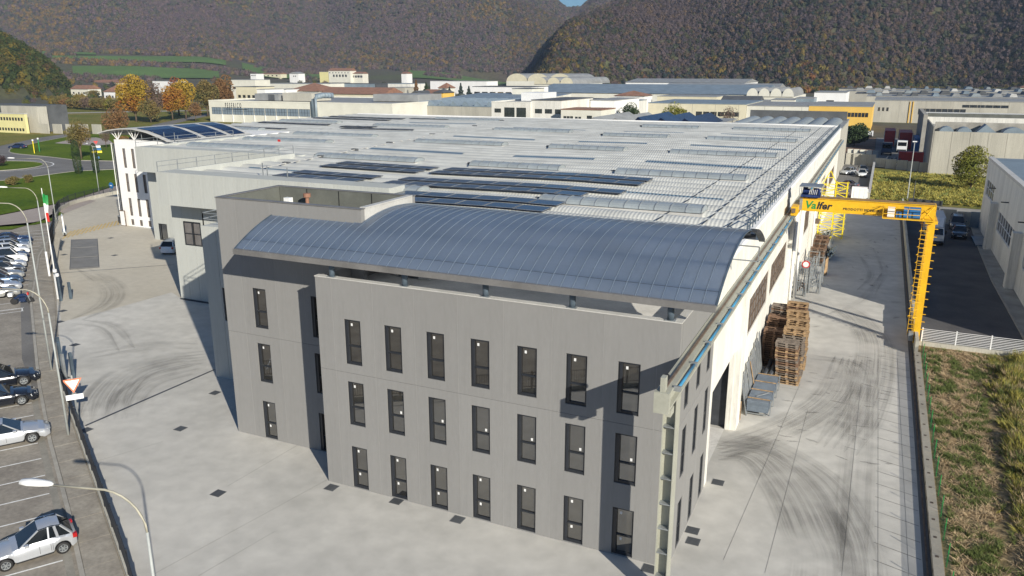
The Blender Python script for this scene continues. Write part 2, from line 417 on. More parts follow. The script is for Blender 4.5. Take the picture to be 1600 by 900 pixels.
# ---- stair tower at the left
tow = thing('stair_tower', 'grey stair tower left of the main office front with an open dark roof well', 'tower', (-26, 29.68, 0))
tx, ty = -26, 29.68
holes = [(x + 30.2, x + .87 + 30.2, z0, z1) for x in (-28.32, -24.6) for z0, z1 in ZR]
panels(tow, (-30.2 - tx, 0, 0), 0, [0, 1.25, 3.45, 5.2, 8.85], [0, 5.82, 12.87], .28, holes, 'facade')
for x in (-28.32, -24.6):
    for z0, z1 in ZR: window(tow, (x - tx, 0, z0), 0, .87, z1 - z0, sticker=[(.27, z1 - z0 - .32)] + ([(.3, .62)] if z0 < 1 else []))
MB().box(-30.2, -29.95, 29.97, 34.4, 0, 12.87).build('left_wall', M['facade'], tow)
MB().box(-29.94, -21.36, 34.15, 34.4, 0, 12.87).build('back_wall', M['facade'], tow)
MB().box(-21.6, -21.35, 29.97, 34.14, 10.4, 12.87).build('right_wall', M['flash'], tow)
MB().box(-29.94, -21.62, 29.97, 34.14, 11.5, 11.6).build('roof_floor', M['membrane'], tow)
b = MB(); b.box(-29.945, -29.90, 29.99, 34.10, 11.61, 12.86); b.box(-29.88, -21.63, 34.10, 34.145, 11.61, 12.86)
b.box(-29.88, -21.63, 29.965, 29.99, 11.61, 12.86); b.build('roof_lining', M['membrane'], tow)
for x in (-28.0, -25.9, -23.8): MB().box(x - .02, x + .02, 34.08, 34.098, 11.61, 12.86).build('lining_seam', M['black'], tow)
b = MB(); b.box(-30.23, -29.92, 29.65, 34.43, 12.875, 12.91); b.box(-29.915, -21.32, 34.12, 34.43, 12.875, 12.91); b.box(-29.915, -21.32, 29.65, 29.99, 12.875, 12.91); b.build('parapet_cap', M['fascia'], tow)
MB().box(-21.63, -21.32, 29.995, 34.11, 12.875, 12.94).build('parapet_cap', M['flash'], tow)
b = MB(); b.box(-28.6, -28.35, 33.0, 33.2, 11.6, 12.25); b.box(-28.66, -28.29, 32.95, 33.25, 12.25, 12.5); v1 = b.build('roof_vent', M['wpaint'], tow)
MB().box(-28.65, -28.3, 32.94, 32.949, 12.26, 12.48).build('red_plate', M['red'], v1, world=False).location = (0, 0, 0)
b = MB(); b.tube([(-27.45, 33.4, 11.6), (-27.45, 33.4, 12.55)], .10, 10); b.tube([(-27.45, 33.4, 12.55), (-27.45, 33.4, 12.75)], .2, 10); b.build('chimney_pipe', M['terracotta'], tow, smooth=False)

# ---- shed behind
shed = thing('factory_shed', 'huge flat pale factory shed with rows of solar panels and arched skylights behind the office', 'factory', (-30, 90, 0))
SX, SY = -30, 90
Y0, Y1 = 42.45, 134.0
def rz_(x):      # gentle fall of the roof between ridges and valleys
    k = [(-110, 10.5), (-95, 10.6), (-75, 10.5), (-54, 10.66), (-36, 10.52), (-21, 10.66), (PX, 10.45)]
    for (a, za), (c, zc) in zip(k[:-1], k[1:]):
        if x <= c: return za + (zc - za) * (x - a) / (c - a)
    return k[-1][1]
BX = [-75, -54, -36, -21, PX - .3]
P = 2.35
def xleft(y):
    if y < 47: return -30.2
    if y < 64.2: return -52.3
    if y < 82: return -75.3
    return -96
rows = [55.2 + P * k for k in range(-5, 34)]
for y in rows:
    if y + P / 2 > Y1: continue
    x0 = xleft(y); brk = [x0] + [q for q in (-75, -54, -36, -21, PX - .3) if q > x0]
    b = MB(); g0 = .20
    pr = [(-P / 2 + g0 + (P - 2 * g0) * i / 8) for i in range(9)]
    for xa, xb in zip(brk[:-1], brk[1:]):
        n = 1
        for ua, ub in zip(pr[:-1], pr[1:]):
            za = .30 * (1 - (ua / (P / 2 - g0)) ** 2); zb = .30 * (1 - (ub / (P / 2 - g0)) ** 2)
            b.quad((xa, y + ua, rz_(xa) + za), (xb, y + ua, rz_(xb) + za), (xb, y + ub, rz_(xb) + zb), (xa, y + ub, rz_(xa) + zb))
    for xe in (x0, PX - .3):
        pts = [(xe, y + u, rz_(xe) + .30 * (1 - (u / (P / 2 - g0)) ** 2)) for u in pr]
        b.add(pts, [tuple(range(len(pts)))] if xe > -10 else [tuple(range(len(pts) - 1, -1, -1))])
    b.build('roof_sheet', M['sheet'], shed)
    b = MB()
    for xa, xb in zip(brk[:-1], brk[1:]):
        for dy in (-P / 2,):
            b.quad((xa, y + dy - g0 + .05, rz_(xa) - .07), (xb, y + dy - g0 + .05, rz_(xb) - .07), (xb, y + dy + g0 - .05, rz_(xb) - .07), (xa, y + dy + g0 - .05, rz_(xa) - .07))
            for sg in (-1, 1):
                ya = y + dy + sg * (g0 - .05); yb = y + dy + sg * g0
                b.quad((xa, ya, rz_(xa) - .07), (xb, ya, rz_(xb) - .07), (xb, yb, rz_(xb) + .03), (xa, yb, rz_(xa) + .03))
    b.build('roof_gutter', M['roofgrey'], shed)  # gutter shade put into the darker grey, to draw the row lines
# roof slab below, walls
b = MB()
for (xa, xb, ya, yb) in ((-30.2, PX - .32, Y0, 45.6), (-52.05, PX - .32, 45.64, 64.2), (-74.95, PX - .32, 64.24, 82), (-96, PX - .32, 82, Y1)):
    b.box(xa + .02, xb, ya + .02, yb - .02, 9.6, 10.3)
b.build('roof_slab', M['flash'], shed)
b = MB(); b.box(-21.3, PX - .3, Y0 - .25, Y0, 9.36, 10.75); b.build('front_gable', M['whiter'], shed)
# eaves and end parapets
def upstand(b, x0, x1, y0, y1, z0, z1): b.box(x0, x1, y0, y1, z0, z1)
b = MB(); b.box(PX - .30, PX + .03, 34.3, Y1, 10.36, 10.60); b.build('eaves_strip', M['whiter'], shed)
b = MB(); b.box(-96, PX - .31, Y1, Y1 + .3, 9, 10.95); b.build('end_parapet', M['whiter'], shed)
# right hand wall: door bay, windows, pilasters
WH = [(34.9, 41.1, 0, 4.6), (45.3, 53.6, 4.1, 6.35), (54.7, 64.2, 4.1, 6.3), (66.9, 69.4, 0, 4.4), (75.6, 85.4, 3.65, 5.95), (88.0, 98.5, 3.65, 5.8), (101, 112, 3.65, 5.8), (115, 126, 3.65, 5.8)]
ys = [34.30, 42.3, 54.15, 65.0, 74.5, 86.7, 99.7, 113.5, Y1]
for a, c in zip(ys[:-1], ys[1:]):
    hs = [(h[0] - a, h[1] - a, h[2], h[3]) for h in WH if a <= h[0] < c]
    me = wall_mesh(c - a - .02, 10.355, .26, hs, 'side_wall_panel'); me.materials.append(M['white'])
    link('side_wall_panel', me, shed, (PX - SX, a - SY, 0), R(90))
for h in WH:
    if h[2] > 1: window(shed, (PX - SX, h[0] - SY, h[2]), R(90), h[1] - h[0], h[3] - h[2], 'grid', int((h[1] - h[0]) / 1.05), 3, 'rust', 'grid_glass', .05, .12)
for y0_, y1_ in ((41.15, 42.35), (65.1, 66.3), (74.6, 75.3), (86.5, 87.2), (99.3, 100.1)):
    MB().box(PX + .005, PX + .32, y0_, y1_, 0, 8.35).build('pilaster', M['white'], shed)
for y in (65.6, 70.2, 86.0): MB().tube([(PX + .45, y, 0), (PX + .45, y, 8.3)], .11, 8).build('downpipe', M['whiter'], shed, smooth=True)
# door bay interior
b = MB(); b.quad((PX - .27, 34.9, .004), (PX - .27, 41.1, .004), (-16, 41.1, .004), (-16, 34.9, .004)); b.build('door_floor', M['terrace'], shed)
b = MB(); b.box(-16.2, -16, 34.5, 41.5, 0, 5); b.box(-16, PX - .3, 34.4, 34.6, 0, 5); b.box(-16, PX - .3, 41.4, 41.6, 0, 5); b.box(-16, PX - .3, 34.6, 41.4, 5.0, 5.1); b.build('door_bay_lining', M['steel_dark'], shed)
b = MB(); b.box(PX - .22, PX - .14, 36.3, 41.1, 4.62, 5.0)
for k in range(7): b.box(-9.5, -7.2, 40.9, 40.96, 1.2 + k * .35, 1.26 + k * .35)
b.box(-9.5, -9.42, 40.88, 40.98, 0, 4.0); b.box(-7.2, -7.12, 40.88, 40.98, 0, 4.0); b.build('door_rack', M['steel'], shed)
# front/left stepped volumes: S1 box, F1, F2, S2 box, F0
def vol(name, x0, x1, y0, y1, z0, z1, m='pale', par=shed):
    # ribbed panel faces towards the street
    return MB().box(x0, x1, y0, y1, z0, z1).build(name, M[m], par)
def facepanels(x0, x1, y, z0, z1, w, m='pale', par=shed, holes=()):
    n = max(1, round((x1 - x0) / w)); dx = (x1 - x0) / n
    for i in range(n):
        a = x0 + dx * i; c = a + dx
        hs = [(max(0, h[0] - a), min(dx - .02, h[1] - a), h[2] - z0, h[3] - z0) for h in holes if h[0] < c - .02 and h[1] > a]
        me = wall_mesh(dx - .02, z1 - z0, .12, hs, 'panel'); me.materials.append(M[m])
        link('panel', me, par, (a - par.location.x, y - par.location.y, z0))
facepanels(-52.4, -30.3, 45.5, 8.65, 11.28, 1.15)
vol('overhang_box', -52.4, -30.3, 45.63, 47.5, 8.66, 11.26)
vol('overhang_box', -52.4, -52.1, 47.52, 62, 8.66, 11.26)
facepanels(-53.5, -37.4, 47.6, 0, 8.62, 1.15, holes=[(-52.3, -50.35, 4.9, 6.95)])
vol('lower_block', -53.5, -37.4, 47.73, 62, 0, 8.62)
window(shed, (-52.28 - SX, 47.6 - SY, 4.92), 0, 1.9, 2.0, 'grid', 2, 2, 'frame', 'grid_glass', .07, .03)
holes = [(-36.05, -35.3, 3.95, 6.1)]
facepanels(-37.3, -30.25, 35.25, 0, 9.9, 1.17, holes=holes)
vol('link_block', -37.3, -30.25, 35.38, 47.4, 0, 9.88)
window(shed, (-36.03 - SX, 35.25 - SY, 3.97), 0, .72, 2.1)
facepanels(-75.3, -52.6, 63.0, 8.2, 10.95, 1.2)
vol('overhang_box', -75.3, -52.6, 63.13, 64.9, 8.22, 10.93)
vol('overhang_box', -75.3, -75.0, 64.92, 80, 8.22, 10.93)
facepanels(-76.2, -53.6, 65.0, 0, 8.18, 1.2, holes=[(-75.35, -74.05, 0.02, 1.95)])
vol('lower_block', -76.2, -53.6, 65.13, 82, 0, 8.18)
window(shed, (-75.35 - SX, 65.0 - SY, .02), 0, 1.3, 1.93, 'plain', fm='frame', gm='glass_far', setback=.04)
vol('base_strip', -53.52, -37.35, 47.5, 47.59, 0, .12, 'steel_dark')
b = MB()
b.box(-52.95, -52.8, 46.0, 46.1, 8.7, 10.9); b.build('dark_reveal', M['black'], shed)
# diagonal expansion joint and gutter line with little outlets
b = MB(); b.bar((-48.7, 53.5, 10.92), (-60.4, 132.0, 10.80), .16, .07); b.build('expansion_joint', M['flash'], shed)
b = MB(); b.bar((-75.6, 80, 10.62), (-76.6, 131, 10.66), .35, .12); b.build('walkway_cover', M['roofgrey'], shed)
for t in (.05, .13, .22, .33, .5, .72, .9):
    x = -48.7 - 11.7 * t; y = 53.5 + 78.5 * t
    MB().box(x - .35, x + .35, y - .18, y + .18, 10.75, 11.02).build('roof_outlet', M['roofdark'], shed)
# arched skylights
def skylight(x0, x1, y, w=1.9, h=.36, z=None):
    z = (rz_((x0 + x1) / 2) + .12) if z is None else z
    n = max(3, int(round((x1 - x0) / .95))); dx = (x1 - x0) / n
    o = MB().box(x0 - .06, x1 + .06, y - w / 2 - .06, y + w / 2 + .06, z - .15, z + .06).build('skylight', M['flash'], shed)
    sh = MB(); rb = MB(); K = 8
    pts = [(y - w / 2 * math.cos(math.pi * k / K), z + .10 + h * math.sin(math.pi * k / K)) for k in range(K + 1)]
    for i in range(n):
        a, c = x0 + dx * i + .02, x0 + dx * (i + 1) - .02
        for (ya, za), (yb, zb) in zip(pts[:-1], pts[1:]): sh.quad((a, ya, za), (c, ya, za), (c, yb, zb), (a, yb, zb))
    for i in range(n + 1):
        a = x0 + dx * i
        for (ya, za), (yb, zb) in zip(pts[:-1], pts[1:]): rb.bar((a, ya, za + .01), (a, yb, zb + .01), .05, .05, up=(1, 0, 0))
    for xe in (x0, x1): sh.add([(xe, p[0], p[1]) for p in pts], [tuple(range(K + 1))])
    for q, nm, m in ((sh, 'skylight_vault', 'sky_light'), (rb, 'skylight_ribs', 'steel')):
        q.v = [(a - SX, b_ - SY, c) for a, b_, c in q.v]
        l_ = link(nm, q.mesh(nm, M[m]), o)
        if m == 'steel': stuff(l_)
    b = MB(); b.box(x0 - .55, x0 - .1, y - .25, y + .05, z - .05, z + .28); b.v = [(a - SX, b_ - SY, c) for a, b_, c in b.v]; link('skylight_opener', b.mesh('opener', M['steel_dark']), o)
def blue_strip(x0, x1, y, w=1.95):
    b = MB(); K = 8; g = w / 2
    for k in range(K):
        ua, ub = -g + w * k / K, -g + w * (k + 1) / K
        za, zb = .26 * (1 - (ua / (g + .1)) ** 2), .26 * (1 - (ub / (g + .1)) ** 2)
        for xa, xb in ((x0, (x0 + x1) / 2), ((x0 + x1) / 2, x1)):
            b.quad((xa, y + ua, rz_(xa) + za), (xb, y + ua, rz_(xb) + za), (xb, y + ub, rz_(xb) + zb), (xa, y + ub, rz_(xa) + zb))
    b.build('translucent_strip', M['sky_blue'], shed)
cA, cB, cC, cL = (-19.9, -9.3), (-33.6, -25.0), (-51.0, -39.4), (-72.4, -59.8)
for y in (48.15, 64.5, 83.4, 102.4, 121.3): skylight(*cA, y)
for y in (64.5, 83.4, 102.4, 121.3): skylight(*cB, y)
for y in (64.5, 83.4, 105.0): skylight(*cC, y)
skylight(-33.8, -29.2, 48.15)
for y in (68.5, 77.5, 87.0, 106.0, 125.0): skylight(*cL, y)
skylight(-93.7, -81.8, 109); skylight(-93.7, -81.8, 90.5)
for y in (55.2, 73.6, 92.6, 111.5): blue_strip(*(cA if y > 60 else (-19.6, -9.3)), y)
for y in (55.2, 73.6, 92.6, 111.5): blue_strip(*cB, y)
for y in (55.2, 73.6, 92.6, 111.5): blue_strip(*cC, y)
for y in (96.0, 116.0): blue_strip(*cL, y)
# photovoltaic modules: one part each
pvm = MB(); pvm.box(0, 1.95, 0, 1.62, 0, .04); PVM = pvm.mesh('solar_panel', M['pv'])
pvf = MB()
for a in ((0, 1.95, 0, .03), (0, 1.95, 1.59, 1.62), (0, .03, .03, 1.59), (1.92, 1.95, .03, 1.59)): pvf.box(a[0], a[1], a[2], a[3], .03, .055)
PVF = pvf.mesh('panel_frame', M['steel'])
railm = MB().box(0, 2.0, .3, .34, -.10, -.01).box(0, 2.0, 1.25, 1.29, -.10, -.01).mesh('rail', M['steel'])
npv = 0
def pvrow(x0, x1, y, tilt=0.0):
    global npv
    x = x0
    while x + 1.9 < x1 + .3:
        z = rz_(x + 1) + .34
        slope = (rz_(x + 1.95) - rz_(x))
        o = link('solar_panel', PVM, shed, (x - SX, y - .81 - SY, z)); o.rotation_euler = (R(tilt), -math.atan2(slope, 1.95), 0)
        if npv < 290: link('panel_frame', PVF, o); link('mounting_rail', railm, o)
        npv += 1; x += 2.0
for y in (59.9, 57.55): pvrow(-45.0, -34.9, y); pvrow(-33.8, -15.8, y)
for y in (52.85, 50.5): pvrow(-44.2, -34.7, y); pvrow(-33.8, -16.0 if y > 52 else -17.4, y)
for y in (46.1, 43.75): pvrow(-29.8, -17.2, y)
for y in (93.3, 103.8): pvrow(-94, -79, y)
for y in (118.0, 122.7): pvrow(-96 + 2, -78, y)
pvrow(-77.5, -69.5, 124.5); pvrow(-76.1, -69.5, 102.2); pvrow(-73.2, -60.5, 96.0 + 2.35 * 1.0)
# tall railing along the right eaves, and cables on the roof
posts = MB()
rail = MB()
y = 43.0
while y < Y1:
    MB().box(PX - .20, PX - .14, y - .03, y + .03, 10.6, 11.25).build('rail_post', M['steel_blue'], shed) if y < 100 else posts.box(PX - .20, PX - .14, y - .03, y + .03, 10.6, 11.25)
    y += 1.05
posts.build('rail_post', M['steel_blue'], shed)
for z in (10.92, 11.25): MB().box(PX - .19, PX - .15, 43, Y1, z - .025, z + .025).build('rail_bar', M['steel_blue'], shed)
for x in (-7.2, -8.6, -11.2): MB().box(x - .03, x + .03, 44, Y1 - 2, rz_(x) + .24, rz_(x) + .28).build('roof_cable', M['steel_dark'], shed)
# railings on the stepped roofs
def railing(par, pts, h, n, m='steel', r=.025):
    for z in (h, h * .55):
        b = MB()
        for p, q in zip(pts[:-1], pts[1:]): b.bar((p[0], p[1], p[2] + z), (q[0], q[1], q[2] + z), r * 1.6)
        b.build('rail_bar', M[m], par)
    for p, q in zip(pts[:-1], pts[1:]):
        for i in range(n + 1):
            t = i / n; x, y, z = (p[k] + (q[k] - p[k]) * t for k in range(3))
            MB().box(x - r, x + r, y - r, y + r, z, z + h).build('rail_post', M[m], par)
railing(shed, [(-52.25, 45.6, 11.27), (-52.25, 62, 11.2)], .8, 8)
railing(shed, [(-37.2, 35.4, 9.88), (-37.2, 40, 9.88)], .8, 2)
railing(shed, [(-37.2, 35.4, 9.88), (-30.4, 35.4, 9.88)], .8, 3)
railing(shed, [(-75.2, 63.1, 10.95), (-75.2, 78, 10.95)], .8, 5)
for x, y in ((-40.5, 47.2), (-42.8, 47.6), (-44.5, 49.0)): MB().box(x - .03, x + .03, y - .03, y + .03, 10.9, 12.0).build('roof_anchor', M['steel'], shed)

# ---- white block at the far left end with tall windows and a curved roof
wb = thing('white_office_block', 'white block with nine tall windows under a curved solar roof, far left of the shed', 'office building', (-84, 69.7, 0))
WX, WY = -84, 69.7
wxs = [-85.62, -84.1, -82.58]
wz = [(7.4, 9.8), (4.4, 6.7), (1.35, 3.6), (.15, .9)]
hs = [(x + 86.8, x + 86.8 + .55, a, c) for x in wxs for a, c in wz]
me = wall_mesh(86.8 - 76.3, 10.85, .25, hs, 'front_wall'); me.materials.append(M['whiter']); link('front_wall', me, wb, (-86.8 - WX, 0, 0))
for x in wxs:
    for a, c in wz: window(wb, (x - WX, 0, a), 0, .55, c - a, 'grid', 1, 2, 'rust', 'grid_glass', .04, .12)
MB().box(-86.75, -76.3, 70.0, 90, 0, 10.8).build('block', M['whiter'], wb)
b = MB(); b.prism([(-87.05, 69.6), (-86.95, 69.6), (-86.95, 75), (-87.5, 75)], 0, 10.3); b.build('dark_side_fin', M['glass_far'], wb)  # narrow dark fin along the left end
MB().bar((-87.15, 69.5, 0), (-87.15, 69.5, 10.4), .06, .06).build('corner_fin', M['whiter'], wb)
b = MB(); b.box(-87.0, -86.1, 69.3, 69.4, 0, 2.0); b.build('entrance_sign', M['rust'], wb)
MB().box(-86.9, -86.2, 69.25, 69.29, .1, 1.9).build('entrance_sign_face', M['whiter'], wb)
# curved shell roof: arch across X, running back along Y, carried on struts above the wall
def wz_(u):
    k = [(0, 11.62), (.15, 12.02), (.32, 12.28), (.5, 12.32), (.68, 12.05), (.85, 11.52), (1, 10.95)]
    for (a, za), (c, zc) in zip(k[:-1], k[1:]):
        if u <= c: return za + (zc - za) * (u - a) / (c - a)
    return k[-1][1]
wx_ = lambda u: -89.0 + 12.1 * u
b = MB(); n_ = 20
for i in range(n_):
    ua, ub = i / n_, (i + 1) / n_; xa, xb, za, zb = wx_(ua), wx_(ub), wz_(ua), wz_(ub)
    b.add([(xa, 69.2, za), (xb, 69.2, zb), (xb, 83, zb), (xa, 83, za), (xa, 69.2, za - .12), (xb, 69.2, zb - .12), (xb, 83, zb - .12), (xa, 83, za - .12)],
          [(0, 1, 2, 3), (7, 6, 5, 4), (4, 5, 1, 0), (6, 7, 3, 2)] + ([(0, 3, 7, 4)] if i == 0 else []) + ([(2, 1, 5, 6)] if i == n_ - 1 else []))
b.build('curved_roof', M['flash'], wb)
MB().box(-77.1, -76.75, 69.2, 83, 10.75, 10.93).build('roof_gutter', M['steel'], wb)
for (ya, yb, nb) in ((69.8, 74.6, 5), (75.4, 78.9, 4), (79.7, 82.2, 3)):
    for j in range(nb):
        for k in range(3):
            u0, u1 = .52 + .46 * k / 3 + .004, .52 + .46 * (k + 1) / 3 - .004; y0_ = ya + (yb - ya) * j / nb + .03; y1_ = ya + (yb - ya) * (j + 1) / nb - .03
            MB().add([(wx_(u0), y0_, wz_(u0) + .07), (wx_(u1), y0_, wz_(u1) + .07), (wx_(u1), y1_, wz_(u1) + .07), (wx_(u0), y1_, wz_(u0) + .07),
                      (wx_(u0), y0_, wz_(u0) + .03), (wx_(u1), y0_, wz_(u1) + .03), (wx_(u1), y1_, wz_(u1) + .03), (wx_(u0), y1_, wz_(u0) + .03)],
                     [(0, 1, 2, 3), (0, 4, 5, 1), (2, 6, 7, 3), (1, 5, 6, 2), (0, 3, 7, 4)]).build('solar_panel', M['pv'], wb)
for (x, y) in ((-86.3, 69.85), (-83.4, 69.85), (-86.3, 74), (-86.3, 78.5)):
    for dx in (-1.1, -.45, .45, 1.1): MB().bar((x, y, 10.8), (x + dx, y, wz_((x + dx + 89) / 12.1) - .2), .06).build('roof_strut', M['whiter'], wb)
MB().box(-86.4, -77.6, 71.6, 72, 10.8, 11.0).build('gap_shade_box', M['roofdark'], wb)  # solid dark box, stands in for the shade in the gap under the roof
MB().box(-86.4, -79.0, 72.1, 82, 10.8, 11.6).build('attic', M['roofdark'], wb)
for x in (-82, -80, -78.2, -76.5): MB().box(x - .03, x + .03, 69.75, 69.81, 10.85, 12.0).build('rail_post', M['steel'], wb)

# ================================================================ CRANE RUNWAY AND GANTRY CRANE
rw = thing('crane_runway', 'cream crane runway beam along the white wall with blue conduit and end stop', 'crane rail', (-5.55, 25.5, 0))
XB = -5.56; ZB = 8.9
b = MB(); b.box(XB - .25, XB + .22, 23.9, 133, ZB - .06, ZB); b.box(XB - .04, XB + .04, 23.9, 133, ZB - .62, ZB - .062); b.box(XB - .2, XB + .2, 23.9, 133, ZB - .70, ZB - .622)
b.build('beam', M['beam'], rw)
MB().box(XB - .05, XB + .03, 24.0, 133, ZB + .004, ZB + .06).build('rail', M['rust'], rw)
MB().box(XB + .225, XB + .42, 24.6, 133, ZB - .14, ZB - .10).build('cable_shelf', M['beam'], rw)
y = 24.4
while y < 130:
    b = MB().tube([(XB + .36, y, ZB - .03), (XB + .36, y + 2.42, ZB - .03)], .055, 8).build('conduit', M['conduit'], rw, smooth=True)
    MB().box(XB + .22, XB + .46, y - .05, y + .05, ZB - .12, ZB + .05).build('conduit_clip', M['steel'], rw)
    y += 2.5
b = MB(); b.box(XB - .27, XB + .24, 23.70, 23.88, ZB - .72, ZB + .02); b.build('beam_end_plate', M['beam'], rw)
b = MB(); b.box(XB - .09, XB + .07, 23.76, 24.05, ZB + .02, ZB + .52); b.build('end_stop', M['beam'], rw)
MB().tube([(XB - .01, 24.05, ZB + .36), (XB - .01, 24.32, ZB + .36)], .11, 10).build('buffer', M['black'], rw)
MB().box(XB + .06, XB + .24, 24.05, 24.5, ZB - .95, ZB - .71).build('beam_bearing', M['beam'], rw)
# laced column under the beam end
b = MB(); b.box(XB - .27, XB - .24, 25.1, 25.7, 0, ZB - .72); b.box(XB + .17, XB + .20, 25.1, 25.7, 0, ZB - .72); b.box(XB - .238, XB + .168, 25.38, 25.42, 0, ZB - .72)
b.build('column', M['beam'], rw)
for k in range(9): MB().box(XB - .238, XB + .168, 25.12, 25.375, .05 + k * 1.0, .09 + k * 1.0).build('stiffener', M['steel'], rw)
MB().box(XB - .4, XB + .35, 25.0, 25.8, 0, .05).build('base_plate', M['steel'], rw)
for y in (41.7, 54.2, 65.7, 74.9, 86.8, 99.7, 113.5): MB().box(PX + .0, XB + .2, y - .15, y + .15, ZB - 1.1, ZB - .705).build('corbel', M['white'], rw)

gc = thing('gantry_crane', 'yellow half gantry crane with lettering spanning the side yard on one ladder leg', 'crane', (3.8, 62, 0))
GY0, GY1, GX0, GX1 = 60.75, 61.75, -4.9, 3.95
b = MB(); b.box(GX0, GX1, GY0, GY0 + .02, 9.25, 10.12); b.box(GX0, GX1, GY1 - .02, GY1, 9.25, 10.12); b.box(GX0, GX1, GY0 - .06, GY1 + .06, 10.122, 10.16); b.box(GX0, GX1, GY0 - .06, GY1 + .06, 9.21, 9.248)
b.box(GX0, GX0 + .02, GY0 + .021, GY1 - .021, 9.25, 10.12); b.box(GX1 - .02, GX1, GY0 + .021, GY1 - .021, 9.25, 10.12)
b.build('girder', M['yellow'], gc)
MB().box(GX0 + .9, GX1 - .1, GY0 + .15, GY0 + .22, 10.162, 10.22).build('trolley_rail', M['rust'], gc)
MB().box(GX0 + .9, GX1 - .1, GY1 - .22, GY1 - .15, 10.162, 10.22).build('trolley_rail', M['rust'], gc)
b = MB(); b.box(-5.35, -4.92, 59.6, 63.1, 8.98, 9.62); b.build('end_carriage', M['yellow'], gc)
MB().box(-4.915, -4.72, GY0 - .02, GY1 + .02, 9.22, 10.11).build('end_bracket', M['steel'], gc)
for y in (59.9, 62.8): MB().tube([(-5.32, y, 9.06), (-5.0, y, 9.06)], .14, 12).build('wheel', M['rust'], gc)
for y in (59.55, 63.12): MB().box(-5.3, -5.05, y - .06, y + .06, 9.2, 9.5).build('buffer', M['rust'], gc)
b = MB(); b.box(-4.85, -3.55, 60.5, 62.0, 10.24, 10.40); tro = b.build('trolley', M['dblue'], gc)
b = MB()
for (x, y, z, r, w) in ((-4.5, 60.9, 10.62, .19, .5), (-3.9, 61.5, 10.6, .2, .4), (-4.0, 60.8, 10.58, .16, .3)): b.tube([(x - w / 2, y, z), (x + w / 2, y, z)], r, 12)
b.box(-4.8, -4.5, 61.2, 61.8, 10.4, 10.85); b.box(-3.75, -3.57, 60.6, 61.0, 10.4, 10.8)
b.v = [(x - 3.8, y - 62, z) for x, y, z in b.v]; link('hoist_motor', b.mesh('hoist', M['dblue']), tro)
b = MB()
for k in range(5): b.tube([(-4.3 + k * .12, 60.52, 10.45), (-4.25 + k * .12, 60.47, 10.8)], .02, 5)
b.v = [(x - 3.8, y - 62, z) for x, y, z in b.v]; link('cable', b.mesh('cable', M['wpaint']), tro)
b = MB(); b.box(-5.0, -3.45, 60.35, 62.2, 10.98, 11.04); b.box(-4.98, -4.94, 60.4, 60.44, 10.4, 10.98); b.box(-3.5, -3.46, 60.4, 60.44, 10.4, 10.98); b.box(-4.98, -4.94, 62.1, 62.14, 10.4, 10.98); b.box(-3.5, -3.46, 62.1, 62.14, 10.4, 10.98)
b.build('trolley_cover', M['steel'], gc)
b = MB(); b.tube([(-3.6, 61.2, 9.2), (-3.6, 61.2, 8.6)], .03, 6); b.box(-3.75, -3.45, 61.05, 61.35, 8.25, 8.6); b.build('hook_block', M['rust'], gc)
# walkway with cabinets at the leg end
b = MB(); b.box(.65, 3.9, 59.75, GY0 - .065, 9.18, 9.24); b.build('platform', M['yellow'], gc)
b = MB()
for z in (9.55, 9.95): b.box(.65, 3.9, 59.74, 59.78, z - .02, z + .02)
for x in (.66, 1.4, 2.2, 3.0, 3.85): b.box(x - .02, x + .02, 59.74, 59.78, 9.24, 9.97)
for z in (9.55, 9.95): b.box(.64, .68, 59.78, 60.6, z - .02, z + .02)
b.build('platform_rail', M['yellow'], gc)
MB().box(.95, 1.40, 60.2, 60.5, 9.245, 9.93).build('white_cabinet', M['wpaint'], gc)
MB().box(1.5, 1.85, 60.2, 60.5, 9.245, 9.65).build('blue_cabinet', M['blue'], gc)
MB().box(1.95, 2.28, 60.15, 60.5, 9.245, 10.0).build('blue_cabinet', M['blue'], gc)
MB().box(2.31, 3.0, 60.15, 60.5, 9.245, 10.0).build('blue_cabinet', M['blue'], gc)
b = MB(); b.bar((3.15, 60.0, 9.25), (3.8, 60.6, 10.1), .06); b.bar((3.8, 60.0, 9.25), (3.2, 60.6, 9.8), .06); b.tube([(.1, GY0 - .1, 9.8), (.5, GY0 - .15, 9.95), (.9, GY0 - .1, 9.9)], .02, 6); b.build('brace', M['yellow'], gc)
b = MB(); b.box(3.35, 4.1, 59.9, 62.9, 9.0, 9.2); b.build('leg_head', M['yellow'], gc)
# leg: tapering box from head to carriage, with cage ladder
b = MB()
def frus(b, c0, w0, d0, z0, c1, w1, d1, z1):
    vs = [(c0[0] + sx * w0 / 2, c0[1] + sy * d0 / 2, z0) for sx, sy in ((-1, -1), (1, -1), (1, 1), (-1, 1))] + [(c1[0] + sx * w1 / 2, c1[1] + sy * d1 / 2, z1) for sx, sy in ((-1, -1), (1, -1), (1, 1), (-1, 1))]
    b.add(vs, [(3, 2, 1, 0), (4, 5, 6, 7), (0, 1, 5, 4), (1, 2, 6, 5), (2, 3, 7, 6), (3, 0, 4, 7)])
frus(b, (3.82, 61.0), .42, .36, .75, (3.82, 61.1), .42, .36, 9.0); b.build('leg', M['yellow'], gc)
b = MB(); frus(b, (3.82, 64.2), .38, .30, .75, (3.82, 62.4), .38, .30, 9.0); b.build('leg', M['yellow'], gc)
MB().box(3.62, 4.02, 60.3, 65.0, .34, .74).build('ground_carriage', M['yellow'], gc)
for y in (60.7, 64.6): MB().tube([(3.7, y, .22), (3.95, y, .22)], .2, 14).build('wheel', M['yellow'], gc)
MB().box(3.30, 3.60, 60.2, 60.7, .5, 1.1).build('motor', M['steel'], gc)
b = MB()
for k in range(26): b.box(3.22, 3.56, 60.86, 60.89, .9 + k * .31, .93 + k * .31)
